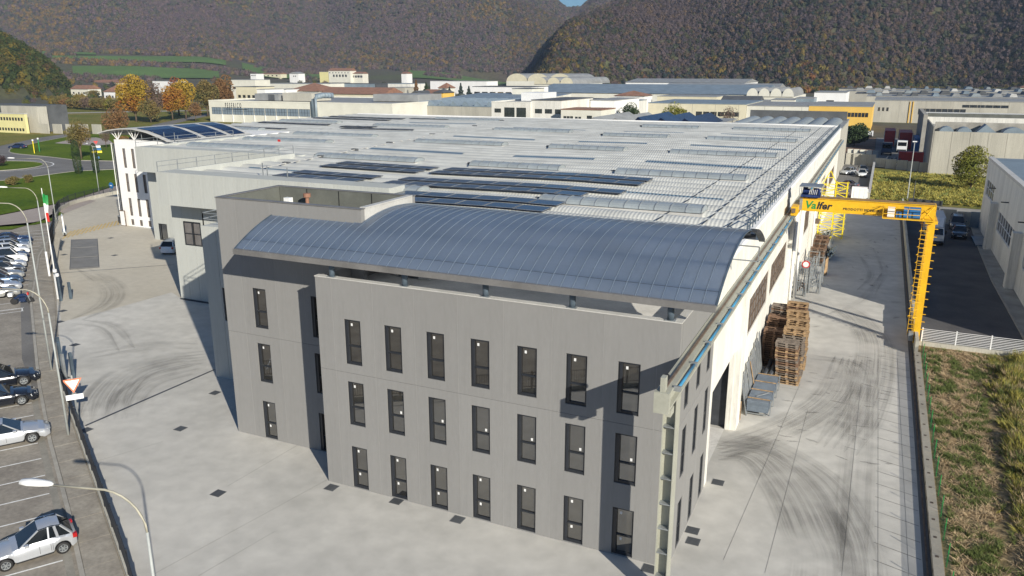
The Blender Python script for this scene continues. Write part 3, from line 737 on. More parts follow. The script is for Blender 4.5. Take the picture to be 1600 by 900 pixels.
b.box(3.20, 3.225, 60.85, 60.90, .7, 9.0); b.box(3.55, 3.575, 60.85, 60.90, .7, 9.0); b.build('ladder', M['yellow'], gc)
for k in range(13):
    z = 2.2 + k * .56; b = MB(); b.tube([(3.2, 60.85, z), (3.08, 60.5, z), (3.39, 60.28, z), (3.70, 60.5, z), (3.575, 60.85, z)], .018, 5); b.build('ladder_hoop', M['yellow'], gc)
b = MB()
for k in range(14): b.box(4.03, 4.25, 60.95, 61.0, 1.2 + k * .56, 1.24 + k * .56)
b.build('cable_bracket', M['yellow'], gc)

def text(body, size, m, loc, rot, parent=None, name='lettering', extr=.004, bold=0.0, shear=0.0, space=1.0, font_scale_x=1.0):
    cu = bpy.data.curves.new('t', 'FONT'); cu.body = body; cu.size = size; cu.extrude = extr; cu.offset = bold; cu.shear = shear; cu.space_character = space
    cu.resolution_u = 2
    o = bpy.data.objects.new('t', cu); C.objects.link(o)
    dg = bpy.context.evaluated_depsgraph_get(); me = bpy.data.meshes.new_from_object(o.evaluated_get(dg)); bpy.data.objects.remove(o)
    me.materials.clear(); me.materials.append(M[m])
    ob = bpy.data.objects.new(name, me); C.objects.link(ob)
    if parent: ob.parent = parent; loc = tuple(a - b for a, b in zip(loc, parent.location))
    ob.location = loc; ob.rotation_euler = rot; ob.scale = (font_scale_x, 1, 1)
    return ob
FR = (R(90), 0, 0)
text('V', .78, 'green_paint', (-4.55, GY0 - .008, 9.40), FR, gc, bold=.022, shear=.2)
text('a', .74, 'green_paint', (-4.10, GY0 - .008, 9.40), FR, gc, bold=.022, shear=.2)
text('lfer', .74, 'frame', (-3.74, GY0 - .008, 9.40), FR, gc, bold=.022, shear=.2)
text('PRODOTTI SIDERURGICI', .24, 'frame', (-1.95, GY0 - .008, 9.44), FR, gc, bold=.006, space=1.12)

# ================================================================ GROUND, ROADS, KERBS
def sheet(name, pts, z, m): return struct(MB().sheet(pts, z).build(name, M[m]))
M['yard'] = mat('yard_concrete', (0.43, 0.415, 0.38), 0.88, scale=.16, col2=(.53, .51, .465), contrast=(.36, .64), fine=.09, fscale=1.1, detail=8, bump=.002, bscale=8)
M['yard_old'] = mat('older_yard_concrete', (0.43, 0.39, 0.315), 0.9, scale=.12, col2=(.52, .48, .40), contrast=(.3, .7), fine=.06, fscale=1.4, detail=8)
M['asphalt'] = mat('grey_asphalt', (0.125, 0.12, 0.115), 0.92, scale=.15, col2=(.185, .178, .168), fine=.12, fscale=7, bump=.004, bscale=40)
M['asphalt_park'] = mat('worn_parking_asphalt', (0.20, 0.178, 0.15), 0.92, scale=.5, col2=(.31, .28, .235), fine=.14, fscale=5, bump=.004, bscale=40, detail=8)
M['asphalt_dark'] = mat('dark_asphalt', (0.05, 0.048, 0.052), 0.9, scale=.2, col2=(.10, .095, .095), fine=.1, fscale=6)
M['path'] = mat('pink_path_asphalt', (0.30, 0.255, 0.23), 0.92, scale=.2, col2=(.36, .31, .275), fine=.07, fscale=5)
M['kerb'] = mat('kerb_stone', (0.33, 0.31, 0.27), 0.9, .12, 1.2)
M['paint'] = mat('road_paint', (0.72, 0.72, 0.70), 0.7, .1, 3, fine=.12)
M['paint_y'] = mat('faded_yellow_paint', (0.52, 0.38, 0.16), 0.8, .2, 2)
M['grass'] = mat('mown_grass', (0.06, 0.105, 0.010), 0.95, spec=.1, scale=.09, col2=(.11, .155, .014), fine=.25, fscale=2.2, detail=9, bump=.03, bscale=6)
M['meadow'] = mat('autumn_meadow', (0.12, 0.14, 0.03), 0.95, spec=.1, scale=.06, col2=(.22, .18, .06), fine=.3, fscale=1.5, detail=9, bump=.05, bscale=3)
M['scrub'] = mat('rough_dry_grass', (0.13, 0.11, 0.05), 0.97, spec=.1, scale=.6, col2=(.33, .24, .145), contrast=(.30, .70), fine=.45, fscale=3.5, detail=10, bump=.10, bscale=3.5)
M['soil'] = mat('brown_soil', (0.17, 0.10, 0.06), 0.95, .25, .2, fine=.2)

# terrain: one sheet to the horizon, flat valley floor rising to wooded hills
AZH = R(24.78)
def azpx(a):        # heading angle (clockwise from +Y) -> a rough horizontal position in photo units
    return a
def fbm(x, y, s, o=4): return mn.fractal(Vector((x * s, y * s, 0.37)), 0.9, 2.1, o, noise_basis='PERLIN_ORIGINAL')
def sstep(a, b, x):
    t = min(1, max(0, (x - a) / (b - a))); return t * t * (3 - 2 * t)
def terr(x, y):
    r = math.hypot(x, y); az = math.degrees(math.atan2(x, y))
    if r < 260: return -.06
    n = fbm(x, y, 1 / 420.0); n2 = fbm(x + 900, y - 300, 1 / 130.0)
    # right hand hill: near, steep, its left shoulder ends in a shaded cleft
    hb = 0.0
    if az > -27 or True:
        top = 95 * sstep(-24.6, -19.6, az) + 60 * sstep(-20.2, -15, az) + 150 * sstep(-16, 2, az)
        foot = 850 + 25 * math.sin(az * .35) - 40 * sstep(-5, 10, az)
        s = (r - foot) * .52
        hb = top * (1 - math.exp(-max(0, s) / max(30, top * .55))) if top > 0 else 0
        hb += max(0, min(1, s / 80)) * (n * 28 + n2 * 10) * min(1, top / 60)
        hb += max(0, r - 1500) * .0
    # far hill on the left and behind
    foot = 1420 - 120 * sstep(-50, -20, az) + 250 * sstep(-44, -56, az)
    ha = max(0, r - foot) * .40 + sstep(800, 1500, r) * (24 * sstep(-24, -32, az) + 24 * sstep(-40, -46, az))
    cap = 430 - 300 * sstep(-40, -21, az) * 1.0 + 120 * sstep(-60, -50, az)
    cap += 300 * sstep(-20, -8, az)
    cap -= 135 * math.exp(-((az + 20.9) / 1.7) ** 2)
    ha = cap * (1 - math.exp(-ha / cap * 1.15)) if ha > 0 else 0
    ha += sstep(foot, foot + 300, r) * (n * 70 + n2 * 22)
    # gully running down the far hill
    ha -= 40 * math.exp(-((az + 37 + (r - 1800) * .003) / 2.2) ** 2) * sstep(foot, foot + 400, r)
    hk = 0.0                                              # wooded knoll at the left edge
    kx, ky = -706, 376
    d = math.hypot(x - kx, y - ky)
    hk = 60 * max(0, 1 - (d / 118) ** 2) ** .6
    return max(hb, ha, hk, 0) - .06
rs = [0, 60, 140, 220, 260] + [300 + 40 * i for i in range(6)] + [540 + 20 * i for i in range(11)] + [760 + 18 * i for i in range(68)] + [2000 + 60 * i for i in range(22)] + [3400, 4000, 6000, 9000]
azs = [-180, -150, -120, -105, -95, -88, -82, -77] + [-74 + .62 * i for i in range(164)] + [32, 40, 55, 75, 100, 130, 155]
V = []; F = []
for r in rs:
    for a in azs:
        x, y = r * math.sin(R(a)), r * math.cos(R(a)); V.append((x, y, terr(x, y)))
nA = len(azs)
for i in range(len(rs) - 1):
    for j in range(nA):
        k = (j + 1) % nA; F.append((i * nA + j, i * nA + k, (i + 1) * nA + k, (i + 1) * nA + j))
F = [tuple(reversed(f)) for f in F]
tm = bpy.data.meshes.new('terrain'); tm.from_pydata(V, [], F); tm.polygons.foreach_set('use_smooth', [True] * len(tm.polygons))
M['terrain'] = mat('valley_and_hill_ground', (0.075, 0.085, 0.028), 0.95, scale=.006, col2=(.075, .055, .045), fine=.3, fscale=.2, detail=8)
tm.materials.append(M['terrain']); terrain = bpy.data.objects.new('terrain', tm); C.objects.link(terrain); struct(terrain)

# fence line between yard and street, kerb line of the street
FL = [(-2, 3.6), (-24.8, 18.0), (-45.3, 30.2), (-62.8, 42.7), (-82.2, 56.0), (-97.9, 68.0), (-104.2, 73.3), (-107.8, 77.8), (-109.5, 82.3), (-111, 88.1), (-111, 97)]  # most ground positions below: image pixels projected onto the ground, baked to numbers
KL = [(-2, 1.4), (-26.2, 17.1), (-31.2, 20.2), (-38.4, 24.5), (-46.5, 29.6), (-63.5, 40.9), (-80.1, 53.3), (-88.6, 60.8), (-97.5, 68.2)]
yard = FL[1:] + [(-100, 110), (-6, 132), (3.4, 132), (3.38, 30), (3.36, 13.5), (-12, 10.0)]
sheet('garden_strip', [(3.36, 13.4), (-11.9, 9.9), (-2, 3.5), (20, -12), (3.3, -12)], .01, 'soil'); struct(MB().strip([(3.3, 13.3), (-12, 9.9)], .35, .0, th=.13).build('kerb', M['kerb']))
sheet('yard', yard, 0.0, 'yard')
sheet('yard_older_slab', [(-56.99, 38.87), (-56.36, 42.78), (-55.97, 48.80), (-53.3, 47.6), (-53.3, 65), (-86, 69.7), (-88, 95), (-110.5, 97), (-110.5, 88.1), (-109, 82.3), (-107.4, 77.9), (-104, 73.5), (-97.7, 68.2), (-82, 56.2), (-69, 46.9)], .004, 'yard_old')
# street, parking bays
st = KL + [(-112, 66), (-125, 60), (-160, 20), (-160, -60), (20, -60), (20, -12), (-2, -12)]
sheet('parking_asphalt', st, -.02, 'asphalt_park')
lane = [(a - .2, b - .28) for a, b in KL[:8]]
lane2 = [(a - .75, b - 1.05) for a, b in KL[:8]]
M['gutterc'] = mat('street_gutter_concrete', (.25, .235, .20), .9, .15, 1.5)
b = MB(); b.strip([(a - .20, b_ - .30) for a, b_ in KL[1:8]], .3, -.014); g_ = b.build('concrete_gutter', M['gutterc']); struct(g_)
# patch of darker asphalt lane without parking, ends by the entrance
sheet('asphalt_patch', [(-65.64, 41.41), (-64.94, 41.73), (-49.90, 31.77), (-45.99, 29.28), (-46.42, 29.08), (-51.94, 32.18)], -.012, 'asphalt')
b = MB(); b.strip(KL, .18, -.02, th=.14); struct(b.build('kerb', M['kerb']))
M['walk'] = mat('sidewalk_concrete', (0.235, 0.21, 0.175), 0.92, scale=.9, col2=(.33, .30, .25), fine=.12, fscale=6, detail=8)
swl = []
for i in range(len(KL) - 2):
    pass
# sidewalk slabs: one piece each along the kerb
def along(line, step):
    out = []; acc = 0
    P = [Vector(p) for p in line]
    for p, q in zip(P[:-1], P[1:]):
        L_ = (q - p).length; t = -acc if acc else 0
        t = (step - acc) % step if out else 0
        while t < L_: out.append(p + (q - p) * t / L_); t += step
        acc = (acc + L_) % step
    return out
def nearest(line, p, d):
    best = None
    for a, c in zip(line[:-1], line[1:]):
        a = Vector(a); c = Vector(c); t = max(0, min(1, (p - a).dot(c - a) / (c - a).length_squared)); q = a + (c - a) * t
        if best is None or (q - p).length < best[0]: best = ((q - p).length, q)
    return best[1]
kp = along(KL[:8], 2.1)
sw = struct(MB().prism([(kp[0].x, kp[0].y)] + [tuple(k) for k in kp] + [tuple(nearest(FL, k, 0)) for k in reversed(kp)], -.04, .05).build('sidewalk', M['walk']))
for a, c in zip(kp[:-1], kp[1:]):
    n = Vector((-(c - a).y, (c - a).x)).normalized()
    qa, qc = nearest(FL, a, 0), nearest(FL, c, 0)
    dd = (c - a).normalized() * .012; a2 = a + dd + (qa - a).normalized() * .11; c2 = c - dd + (qc - c).normalized() * .11
    qa2 = qa + dd - (qa - a).normalized() * .14; qc2 = qc - dd - (qc - c).normalized() * .14
    MB().prism([tuple(a2), tuple(c2), tuple(qc2), tuple(qa2)], .052, .12 + .006 * rnd.random()).build('slab', M['walk'], sw)

KD = Vector((-.822, .569)); PD = Vector((.55, .835))
# parking bay lines at right angles to the kerb, 2.1 m apart
i = 0
base = Vector((-33.44, 20.91)) - KD * 2.1 * 6
while True:
    q = base + KD * 2.1 * i; i += 1
    if q.x < -94: break
    if -62.5 < q.x < -50.5: continue
    k = nearest(KL, q, 0); q = k - PD * .55
    struct(MB().strip([tuple(q), tuple(q - PD * 4.3)], .09, -.008).build('parking_line', M['paint']))
b = MB(); p0 = Vector((-62.6, 39.6)); b.strip([tuple(p0), tuple(p0 - PD * 5)], .1, -.008); b.strip([tuple(p0 + KD * .9 - PD * .1), tuple(p0 - PD * 5 + KD * .9)], .1, -.008)
for k in range(3): b.strip([tuple(p0 - PD * (.1 + 2 * k) + KD * .06), tuple(p0 - PD * (.1 + 2 * k) + KD * .84)], .1, -.0075)
struct(b.build('parking_marking', M['paint']))
# lawns, path, ring road
sheet('meadow_ground', [(-211.82, 135.24), (-228.04, 157.83), (-234.52, 171.43), (-235.85, 183.07), (-150, 300), (-330, 330), (-480, 300), (-330, 170)], .03, 'meadow')
sheet('road', [(-139.75, 88.10), (-142.38, 95.46), (-142.69, 104.88), (-138.32, 110.33), (-100, 135), (-96, 170), (-154.59, 123.65), (-162.90, 121.28), (-244.68, 178.99), (-237.32, 164.39), (-330, 195), (-340, 170), (-240, 100), (-175, 62)], .0, 'asphalt')
def lawn(name, pts, m='grass', z=.05):
    o = sheet(name, pts, z, m); return o
def curbline(pts, z=.0, w=.22): 
    b = MB(); b.strip(pts, w, z, th=.11); struct(b.build('kerb', M['kerb']))
up = [(-194.44, 126.10), (-200.63, 130.55), (-203.66, 134.97), (-213.41, 147.50), (-222.94, 162.81), (-229.73, 173.64), (-168, 180), (-96, 170), (-152.35, 121.82), (-160.53, 119.47), (-174.71, 121.90), (-186.14, 123.07), (-190.93, 124.24)]
lawn('lawn', up); curbline(up[:6]); curbline(up[8:] + up[:1])
lo = [(-143.07, 90.27), (-143.26, 96.07), (-143.62, 105.58), (-139.24, 111.08), (-105, 128), (-108, 108), (-119.30, 94.88), (-110.84, 78.96), (-108.73, 67.81)]
lo = lo + [(-120, 58), (-168, 62)]
lawn('lawn', lo); curbline(lo[:4])
sheet('path', [(-108.24, 67.49), (-110.29, 78.55), (-118.62, 94.32), (-112, 100), (-111.3, 97), (-111.3, 88.1), (-109.8, 82.3), (-107.53, 81.83), (-101.68, 72.18), (-97.77, 62.27), (-105, 55), (-118, 57)], .03, 'path')
lawn('grass_verge', [(-97.11, 61.66), (-98.98, 66.53), (-101.22, 71.84), (-104.6, 73.4), (-98.2, 68.2), (-97.8, 67.2), (-97.5, 65), (-104, 58)], 'grass', .045)
isl = [(-168 + 11.2 * math.cos(t) , 104.2 + 9.2 * math.sin(t)) for t in [2 * math.pi * k / 32 for k in range(32)]]
lawn('roundabout_island', isl); curbline(isl + [isl[0]])
struct(MB().strip([(-168 + 13.2 * math.cos(t), 104.2 + 11.0 * math.sin(t)) for t in [2 * math.pi * k / 32 for k in range(33)]], .25, .012).build('road_line', M['paint']))
struct(MB().sheet([(-205.90, 146.48), (-215.87, 160.87), (-212.78, 164.87), (-201.42, 160.08), (-189.37, 151.93), (-188.73, 145.90)], .06).build('side_path', M['path']))
for pts in ([(-129.60, 81.46), (-127.98, 83.39)],): pass
sheet('field_track', [(-363.58, 251.94), (-340.10, 283.31), (-312.84, 310.71), (-307.70, 305.55), (-332.04, 276.52), (-355.36, 246.17)], .06, 'kerb')
sheet('avenue', [(-243.23, 211.48), (-275.61, 262.24), (-288.69, 286.52), (-275.89, 273.71), (-257.14, 244.49), (-231.71, 205.46)], .06, 'asphalt')
# weighbridge: steel deck of three plates in a frame
wbq = [Vector(p) for p in ((-84.92, 60.67), (-82.58, 62.36), (-69.95, 52.58), (-71.85, 50.68))]
wbt = struct(MB().sheet([tuple(q) for q in wbq], .010).build('weighbridge_frame', M['steel_dark']))
M['deck'] = mat('weighbridge_deck', (.19, .185, .175), .7, .12, .6)
for k in range(3):
    f = lambda u, v: (wbq[0] * (1 - u) + wbq[1] * u) * (1 - v) + (wbq[3] * (1 - u) + wbq[2] * u) * v
    v0, v1 = k / 3 + .012, (k + 1) / 3 - .012
    MB().prism([tuple(f(.02, v0)), tuple(f(.98, v0)), tuple(f(.98, v1)), tuple(f(.02, v1))], .012, .05).build('deck_plate', M['deck'], wbt)
# drainage channels and joints, gully grates
for a, c, w in (((-38.43, 26.63), (-38.33, 36.14), .16), ((-71.77, 49.01), (-64.11, 56.62), .14)):
    struct(MB().strip([a, c], w, .010).build('drain_channel', M['steel_dark']))
M['joint'] = mat('joint_filler', (.21, .205, .19), .9, .3, 2)
b = MB()
for a, c in (((-26.38, 24.88), (-25.93, 34.82)), ((-24.03, 18.37), (-22.40, 27.74)), ((-22.33, 19.15), (-21.73, 22.86)), ((-32.94, 27.04), (-34.57, 23.18)), ((-3.91, 28.81), (-2.95, 49.73)), ((-2.27, 28.63), (-2.16, 45.79)), ((0.48, 29.68), (0.53, 51.33)), ((1.77, 30.28), (1.46, 56.83)), ((2.86, 30.78), (2.66, 57.39))):
    b.strip([a, c], .016, .006)
y = 20
while y < 60: b.strip([(1.58, y + .55), (3.34, y)], .045, .0065); y += 1.35
struct(b.build('joint_lines', M['joint']))
for i, p in enumerate(((-26.29, 24.21), (-33.33, 28.58), (-45.94, 30.95), (-37.90, 26.29), (-35.37, 33.18), (-21.81, 26.86), (-15.06, 26.93), (-5.29, 35.02), (-5.50, 30.40), (-5.30, 29.60), (-6.47, 26.97), (-59.59, 40.90), (-57.13, 38.81), (-51.13, 35.60), (-78.45, 54.98), (-81.49, 63.27), (-73.25, 57.05), (-29.09, 29.96), (-18.34, 27.13))):
    o = struct(MB().box(p[0] - .27, p[0] + .27, p[1] - .27, p[1] + .27, .004, .016).build('gully_grate', M['roofdark']))
    for k in range(5): MB().box(p[0] - .22, p[0] + .22, p[1] - .20 + k * .09, p[1] - .17 + k * .09, .0165, .022).build('grate_bar', M['steel_dark'], o)
# faded yellow hatching by the far gate
b = MB()
for k in range(15):
    t = k / 14; p = Vector((-86.31, 60.63)) * (1 - t) + Vector((-87.95, 70.14)) * t; t2 = min(1, t + .09); q = Vector((-89.41, 63.43)) * (1 - t2) + Vector((-90.58, 71.93)) * t2
    b.strip([tuple(p), tuple(q)], .22, .010)
struct(b.build('hatch_marking', M['paint_y']))
# tyre marks: real rubber stains, translucent ribbons with ragged density
tm_ = mat('tyre_rubber_stain', (.10, .097, .092), .9, .1, 1)
nt = tm_.node_tree; N = nt.nodes; L = nt.links
uvn = N.new('ShaderNodeUVMap'); uvn.uv_map = 'uv'; sep = N.new('ShaderNodeSeparateXYZ'); L.new(uvn.outputs[0], sep.inputs[0])
nz = N.new('ShaderNodeTexNoise'); nz.inputs['Scale'].default_value = .28; nz.inputs['Detail'].default_value = 6; tcn = N.new('ShaderNodeTexCoord'); L.new(tcn.outputs['Object'], nz.inputs[0])
nzs = N.new('ShaderNodeTexNoise'); nzs.noise_dimensions = '2D'; nzs.inputs['Scale'].default_value = 5.0; nzs.inputs['Detail'].default_value = 2
mpn = N.new('ShaderNodeMapping'); mpn.inputs['Scale'].default_value = (1.5, .012, 1); L.new(uvn.outputs[0], mpn.inputs[0]); L.new(mpn.outputs[0], nzs.inputs[0])
def math_(op, a, b_=None):
    n = N.new('ShaderNodeMath'); n.operation = op
    for i_, v in enumerate((a, b_)):
        if v is None: continue
        if isinstance(v, (int, float)): n.inputs[i_].default_value = v
        else: L.new(v, n.inputs[i_])
    return n.outputs[0]
u = sep.outputs[0]
edge_ = math_('MULTIPLY', math_('MULTIPLY', u, math_('SUBTRACT', 1, u)), 4)
mr = N.new('ShaderNodeMapRange'); mr.inputs[1].default_value = .28; mr.inputs[2].default_value = .62; L.new(nz.outputs[0], mr.inputs[0])
mr2 = N.new('ShaderNodeMapRange'); mr2.inputs[1].default_value = .38; mr2.inputs[2].default_value = .62; L.new(nzs.outputs[0], mr2.inputs[0])
vv = sep.outputs[1]
al = math_('MULTIPLY', math_('MULTIPLY', edge_, mr.outputs[0]), math_('ADD', math_('MULTIPLY', mr2.outputs[0], .17), .085))
L.new(al, N['Principled BSDF'].inputs['Alpha']); N['Principled BSDF'].inputs['Specular IOR Level'].default_value = .1
def curve_pts(P, n=26):
    P = [Vector(p) for p in P]; out = []
    Q = [P[0] * 2 - P[1]] + P + [P[-1] * 2 - P[-2]]
    for i in range(1, len(Q) - 2):
        for k in range(n):
            t = k / n; a, b_, c, d = Q[i - 1], Q[i], Q[i + 1], Q[i + 2]
            out.append(.5 * ((2 * b_) + (c - a) * t + (2 * a - 5 * b_ + 4 * c - d) * t * t + (3 * b_ - a - 3 * c + d) * t ** 3))
    out.append(P[-1]); return out
tz = [.012]
def tyre(P, w=.5):
    pts = curve_pts(P, 10); vs = []; uv = []; d_ = 0; tz[0] += .0004
    for i, p in enumerate(pts):
        d = (pts[min(i + 1, len(pts) - 1)] - pts[max(0, i - 1)]).normalized(); n_ = Vector((-d.y, d.x)) * w * .9 * min(1, .12 + min(i, len(pts) - 1 - i) / 9)
        if i: d_ += (p - pts[i - 1]).length
        vs += [(p.x + n_.x, p.y + n_.y, tz[0]), (p.x - n_.x, p.y - n_.y, tz[0])]; uv.append(d_)
    fs = [(2 * i, 2 * i + 1, 2 * i + 3, 2 * i + 2) for i in range(len(pts) - 1)]
    me = bpy.data.meshes.new('tyre_mark'); me.from_pydata(vs, [], fs); ul = me.uv_layers.new(name='uv'); ph = rnd.random() * 50
    for pg in me.polygons:
        for li in pg.loop_indices:
            vi = me.loops[li].vertex_index; ul.data[li].uv = (vi % 2, uv[vi // 2] + ph)
    me.materials.append(tm_); o = bpy.data.objects.new('tyre_mark', me); C.objects.link(o); struct(o)
def fan(P, off, w=.5):
    """parallel sweeps of the same turn"""
    pts = [Vector(p) for p in P]; out = []
    for i, p in enumerate(pts):
        d = (pts[min(i + 1, len(pts) - 1)] - pts[max(0, i - 1)]).normalized(); out.append(p + Vector((-d.y, d.x)) * off)
    tyre(out, w)
dr = (-5.9, 38.2)
t1 = [dr, (-3.77, 41.09), (-2.04, 44.39), (-0.67, 49.09), (-0.22, 56.06)]
t2 = [dr, (-4.08, 38.60), (-2.28, 35.88), (-1.01, 32.42), (-0.36, 29.29), (-.6, 20)]
t3 = [dr, (-3.94, 39.85), (-1.23, 37.72), (0.23, 34.68), (1.14, 30.67), (1.2, 22)]
t4 = [(-6.07, 68.91), (-2.22, 69.00), (0.33, 62.38), (0.71, 54.48), (0.15, 46.85), (-0.86, 41.03)]
t5 = [(-2.93, 54.81), (-0.14, 54.09), (0.22, 44.97), (0.25, 37.18), (0.40, 29.87)]
for o_ in (-.7, -.25, .1, .5, 1.0): fan(t1, o_, .55)
for o_ in (-.9, -.4, 0, .4, .8, 1.3): fan(t2, o_, .55)
for o_ in (-.6, -.15, .3, .8): fan(t3, o_, .5)
for o_ in (-.5, -.1, .35, .9, 1.5): fan(t4, o_, .5)
for o_ in (0, .9): fan(t5, o_, .6)
a1 = [(-37.96, 27.35), (-40.86, 30.20), (-42.62, 33.22), (-42.25, 35.84), (-40.64, 37.68)]
a2 = [(-37.34, 28.10), (-39.70, 30.74), (-40.48, 33.35), (-39.16, 36.21)]
a3 = [(-46.55, 36.82), (-52.18, 39.85), (-55.88, 39.93)]
a4 = [(-71.54, 51.26), (-62.62, 47.39), (-58.40, 43.69), (-56.81, 39.51)]
a5 = [(-47.71, 34.14), (-45.72, 37.20), (-42.83, 38.53)]
for o_ in (-1.2, -.6, 0, .6, 1.3): fan(a1, o_, .55)
for o_ in (-.8, 0, .8): fan(a2, o_, .5)
for o_ in (0, 1): fan(a3, o_, .6); fan(a4, o_, .9); fan(a5, o_, .7)
for P_ in ([(-.5, 75), (.5, 82), (-1, 92)], [(1, 74), (1.6, 84), (.5, 95)], [(-2.5, 66), (0, 72), (1.5, 83)]): tyre(P_, .5)
# small oil and dirt stains by the pallets, the door and along the lane
vs, fs, uvs = [], [], []
srn = random.Random(9)
def stain(x, y, L1, a, w):
    tz[0] += .00004; n_ = len(vs); d = Vector((math.cos(a), math.sin(a))); q_ = Vector((-d.y, d.x)) * w
    for i in range(7):
        f = i / 6; k = math.sin(math.pi * f) * srn.uniform(.6, 1.2) + .02; p = Vector((x, y)) + d * L1 * (f - .5) + q_ * srn.uniform(-.2, .2)
        vs.append((p.x + q_.x * k, p.y + q_.y * k, tz[0])); vs.append((p.x - q_.x * k, p.y - q_.y * k, tz[0])); uvs.extend([(0, x * 7 + f), (1, x * 7 + f)])
    fs.extend([(n_ + 2 * i, n_ + 2 * i + 1, n_ + 2 * i + 3, n_ + 2 * i + 2) for i in range(6)])
for k in range(46): stain(srn.uniform(-3.6, 2.6), srn.uniform(40, 58), srn.uniform(.25, 1.1), srn.uniform(-.5, .4), srn.uniform(.04, .16))
for k in range(26): stain(srn.uniform(-3, 3), srn.uniform(60, 112), srn.uniform(.4, 1.8), srn.uniform(0, 3), srn.uniform(.08, .3))
me = bpy.data.meshes.new('oil_stains'); me.from_pydata(vs, [], fs); ul = me.uv_layers.new(name='uv')
for lp in me.loops: ul.data[lp.index].uv = uvs[lp.vertex_index]
st_m = mat('oil_stain', (.07, .066, .06), .8, .2, 1); nt2 = st_m.node_tree; b2 = nt2.nodes['Principled BSDF']
un2 = nt2.nodes.new('ShaderNodeUVMap'); un2.uv_map = 'uv'; sp2 = nt2.nodes.new('ShaderNodeSeparateXYZ'); nt2.links.new(un2.outputs[0], sp2.inputs[0])
m1_ = nt2.nodes.new('ShaderNodeMath'); m1_.operation = 'SUBTRACT'; m1_.inputs[0].default_value = 1; nt2.links.new(sp2.outputs[0], m1_.inputs[1])
m2_ = nt2.nodes.new('ShaderNodeMath'); m2_.operation = 'MULTIPLY'; nt2.links.new(sp2.outputs[0], m2_.inputs[0]); nt2.links.new(m1_.outputs[0], m2_.inputs[1])
m3_ = nt2.nodes.new('ShaderNodeMath'); m3_.operation = 'MULTIPLY'; m3_.inputs[1].default_value = 1.0; nt2.links.new(m2_.outputs[0], m3_.inputs[0]); nt2.links.new(m3_.outputs[0], b2.inputs['Alpha'])
me.materials.append(st_m); o = bpy.data.objects.new('oil_stains', me); C.objects.link(o); struct(o)
# right boundary: rail channel, coping wall, mesh fence
struct(MB().box(3.38, 3.68, -12, 128, -.04, .012).build('rail_channel', M['roofdark']))
struct(MB().box(3.50, 3.57, -12, 128, .013, .05).build('crane_ground_rail', M['rust']))
M['coping'] = mat('beige_coping', (.50, .45, .36), .9, .1, .8)
cw = thing('boundary_wall', 'low precast boundary wall with recessed pockets along the right side of the yard', 'wall', (3.85, 30, 0))
y = -12
while y < 58.5:
    MB().box(3.70, 4.08, y + .01, y + 1.49, -.1, .30).build('wall_block', M['coping'], cw)
    if y > 18: MB().box(3.80, 3.93, y + .6, y + .75, .301, .306).build('pocket', M['rust'], cw)
    if y > 18: MB().box(3.69, 3.699, y + 1.2, y + 1.35, .1, .25).build('pocket', M['rust'], cw)
    y += 1.5
b = MB(); y = 58.5
while y < 128: MB().box(3.70, 3.92, y + .015, y + 2.35, -.1, 1.05 + .05 * (int(y) % 2)).build('tall_block', M['concrete'], cw); y += 2.4
mf = thing('mesh_fence', 'green wire mesh fence standing on the low boundary wall beside the rough field', 'fence', (4.2, 30, 0))
M['greenwire'] = translucent('green_net', (.014, .10, .05), .3, .8, .2)
mrx = MB(); 
y = -4
while y < 60:
    MB().box(4.16, 4.18, y, y + 1.95, .05, .85).build('mesh_panel', M['greenwire'], mf)
    MB().tube([(4.22, y, 0), (4.22, y, 1.1)], .02, 6).build('fence_post', M['green_paint'], mf); y += 2.0
# rough field at right
sheet('rough_field', [(4.0, -12), (4.0, 61), (60, 66), (60, -12)], .02, 'scrub')
sheet('neighbour_asphalt', [(3.95, 61.2), (3.95, 119), (12.6, 113), (12.6, 61.9)], .015, 'asphalt_dark')
sheet('neighbour_pavement', [(11.3, 62), (10.95, 84), (11.2, 100), (11.6, 113), (13.4, 113), (13.4, 62)], .10, 'concrete_d')
struct(MB().strip([(11.2, 62), (10.9, 84), (11.15, 100), (11.5, 113)], .15, .02, th=.12).build('kerb', M['kerb']))
sheet('cross_road', [(-6, 119), (16, 112.5), (60, 105), (60, 118), (15.5, 131), (-6, 134)], .02, 'concrete_d')
sheet('rough_meadow', [(-.4, 131), (15.4, 129), (60, 118), (60, 160), (12, 171), (-.9, 178)], .05, 'meadow')
sheet('rear_parking', [(-6.2, 134), (-.5, 132), (-1.2, 182), (-12, 184)], .03, 'asphalt')
sheet('brown_plot', [(-12, 186), (-1.0, 184), (-1.5, 260), (-14, 260)], .04, 'soil')
sheet('truck_yard', [(-.9, 180), (10, 175), (10, 260), (-1.4, 262)], .035, 'asphalt')
# white fence across the right lot
wf = thing('white_fence', 'white horizontal rail fence on a low wall between dark asphalt lot and rough field', 'fence', (7, 61.2, 0))
MB().box(4.05, 13.3, 60.95, 61.2, 0, .32).build('low_wall', M['concrete'], wf)
for x in (4.2, 6.35, 8.5, 10.65, 12.8): MB().box(x - .04, x + .04, 61.04, 61.1, .32, 1.35).build('fence_post', M['wpaint'], wf)
for k in range(8): MB().box(4.2, 12.8, 61.05, 61.075, .40 + k * .12, .43 + k * .12).build('fence_rail', M['wpaint'], wf)

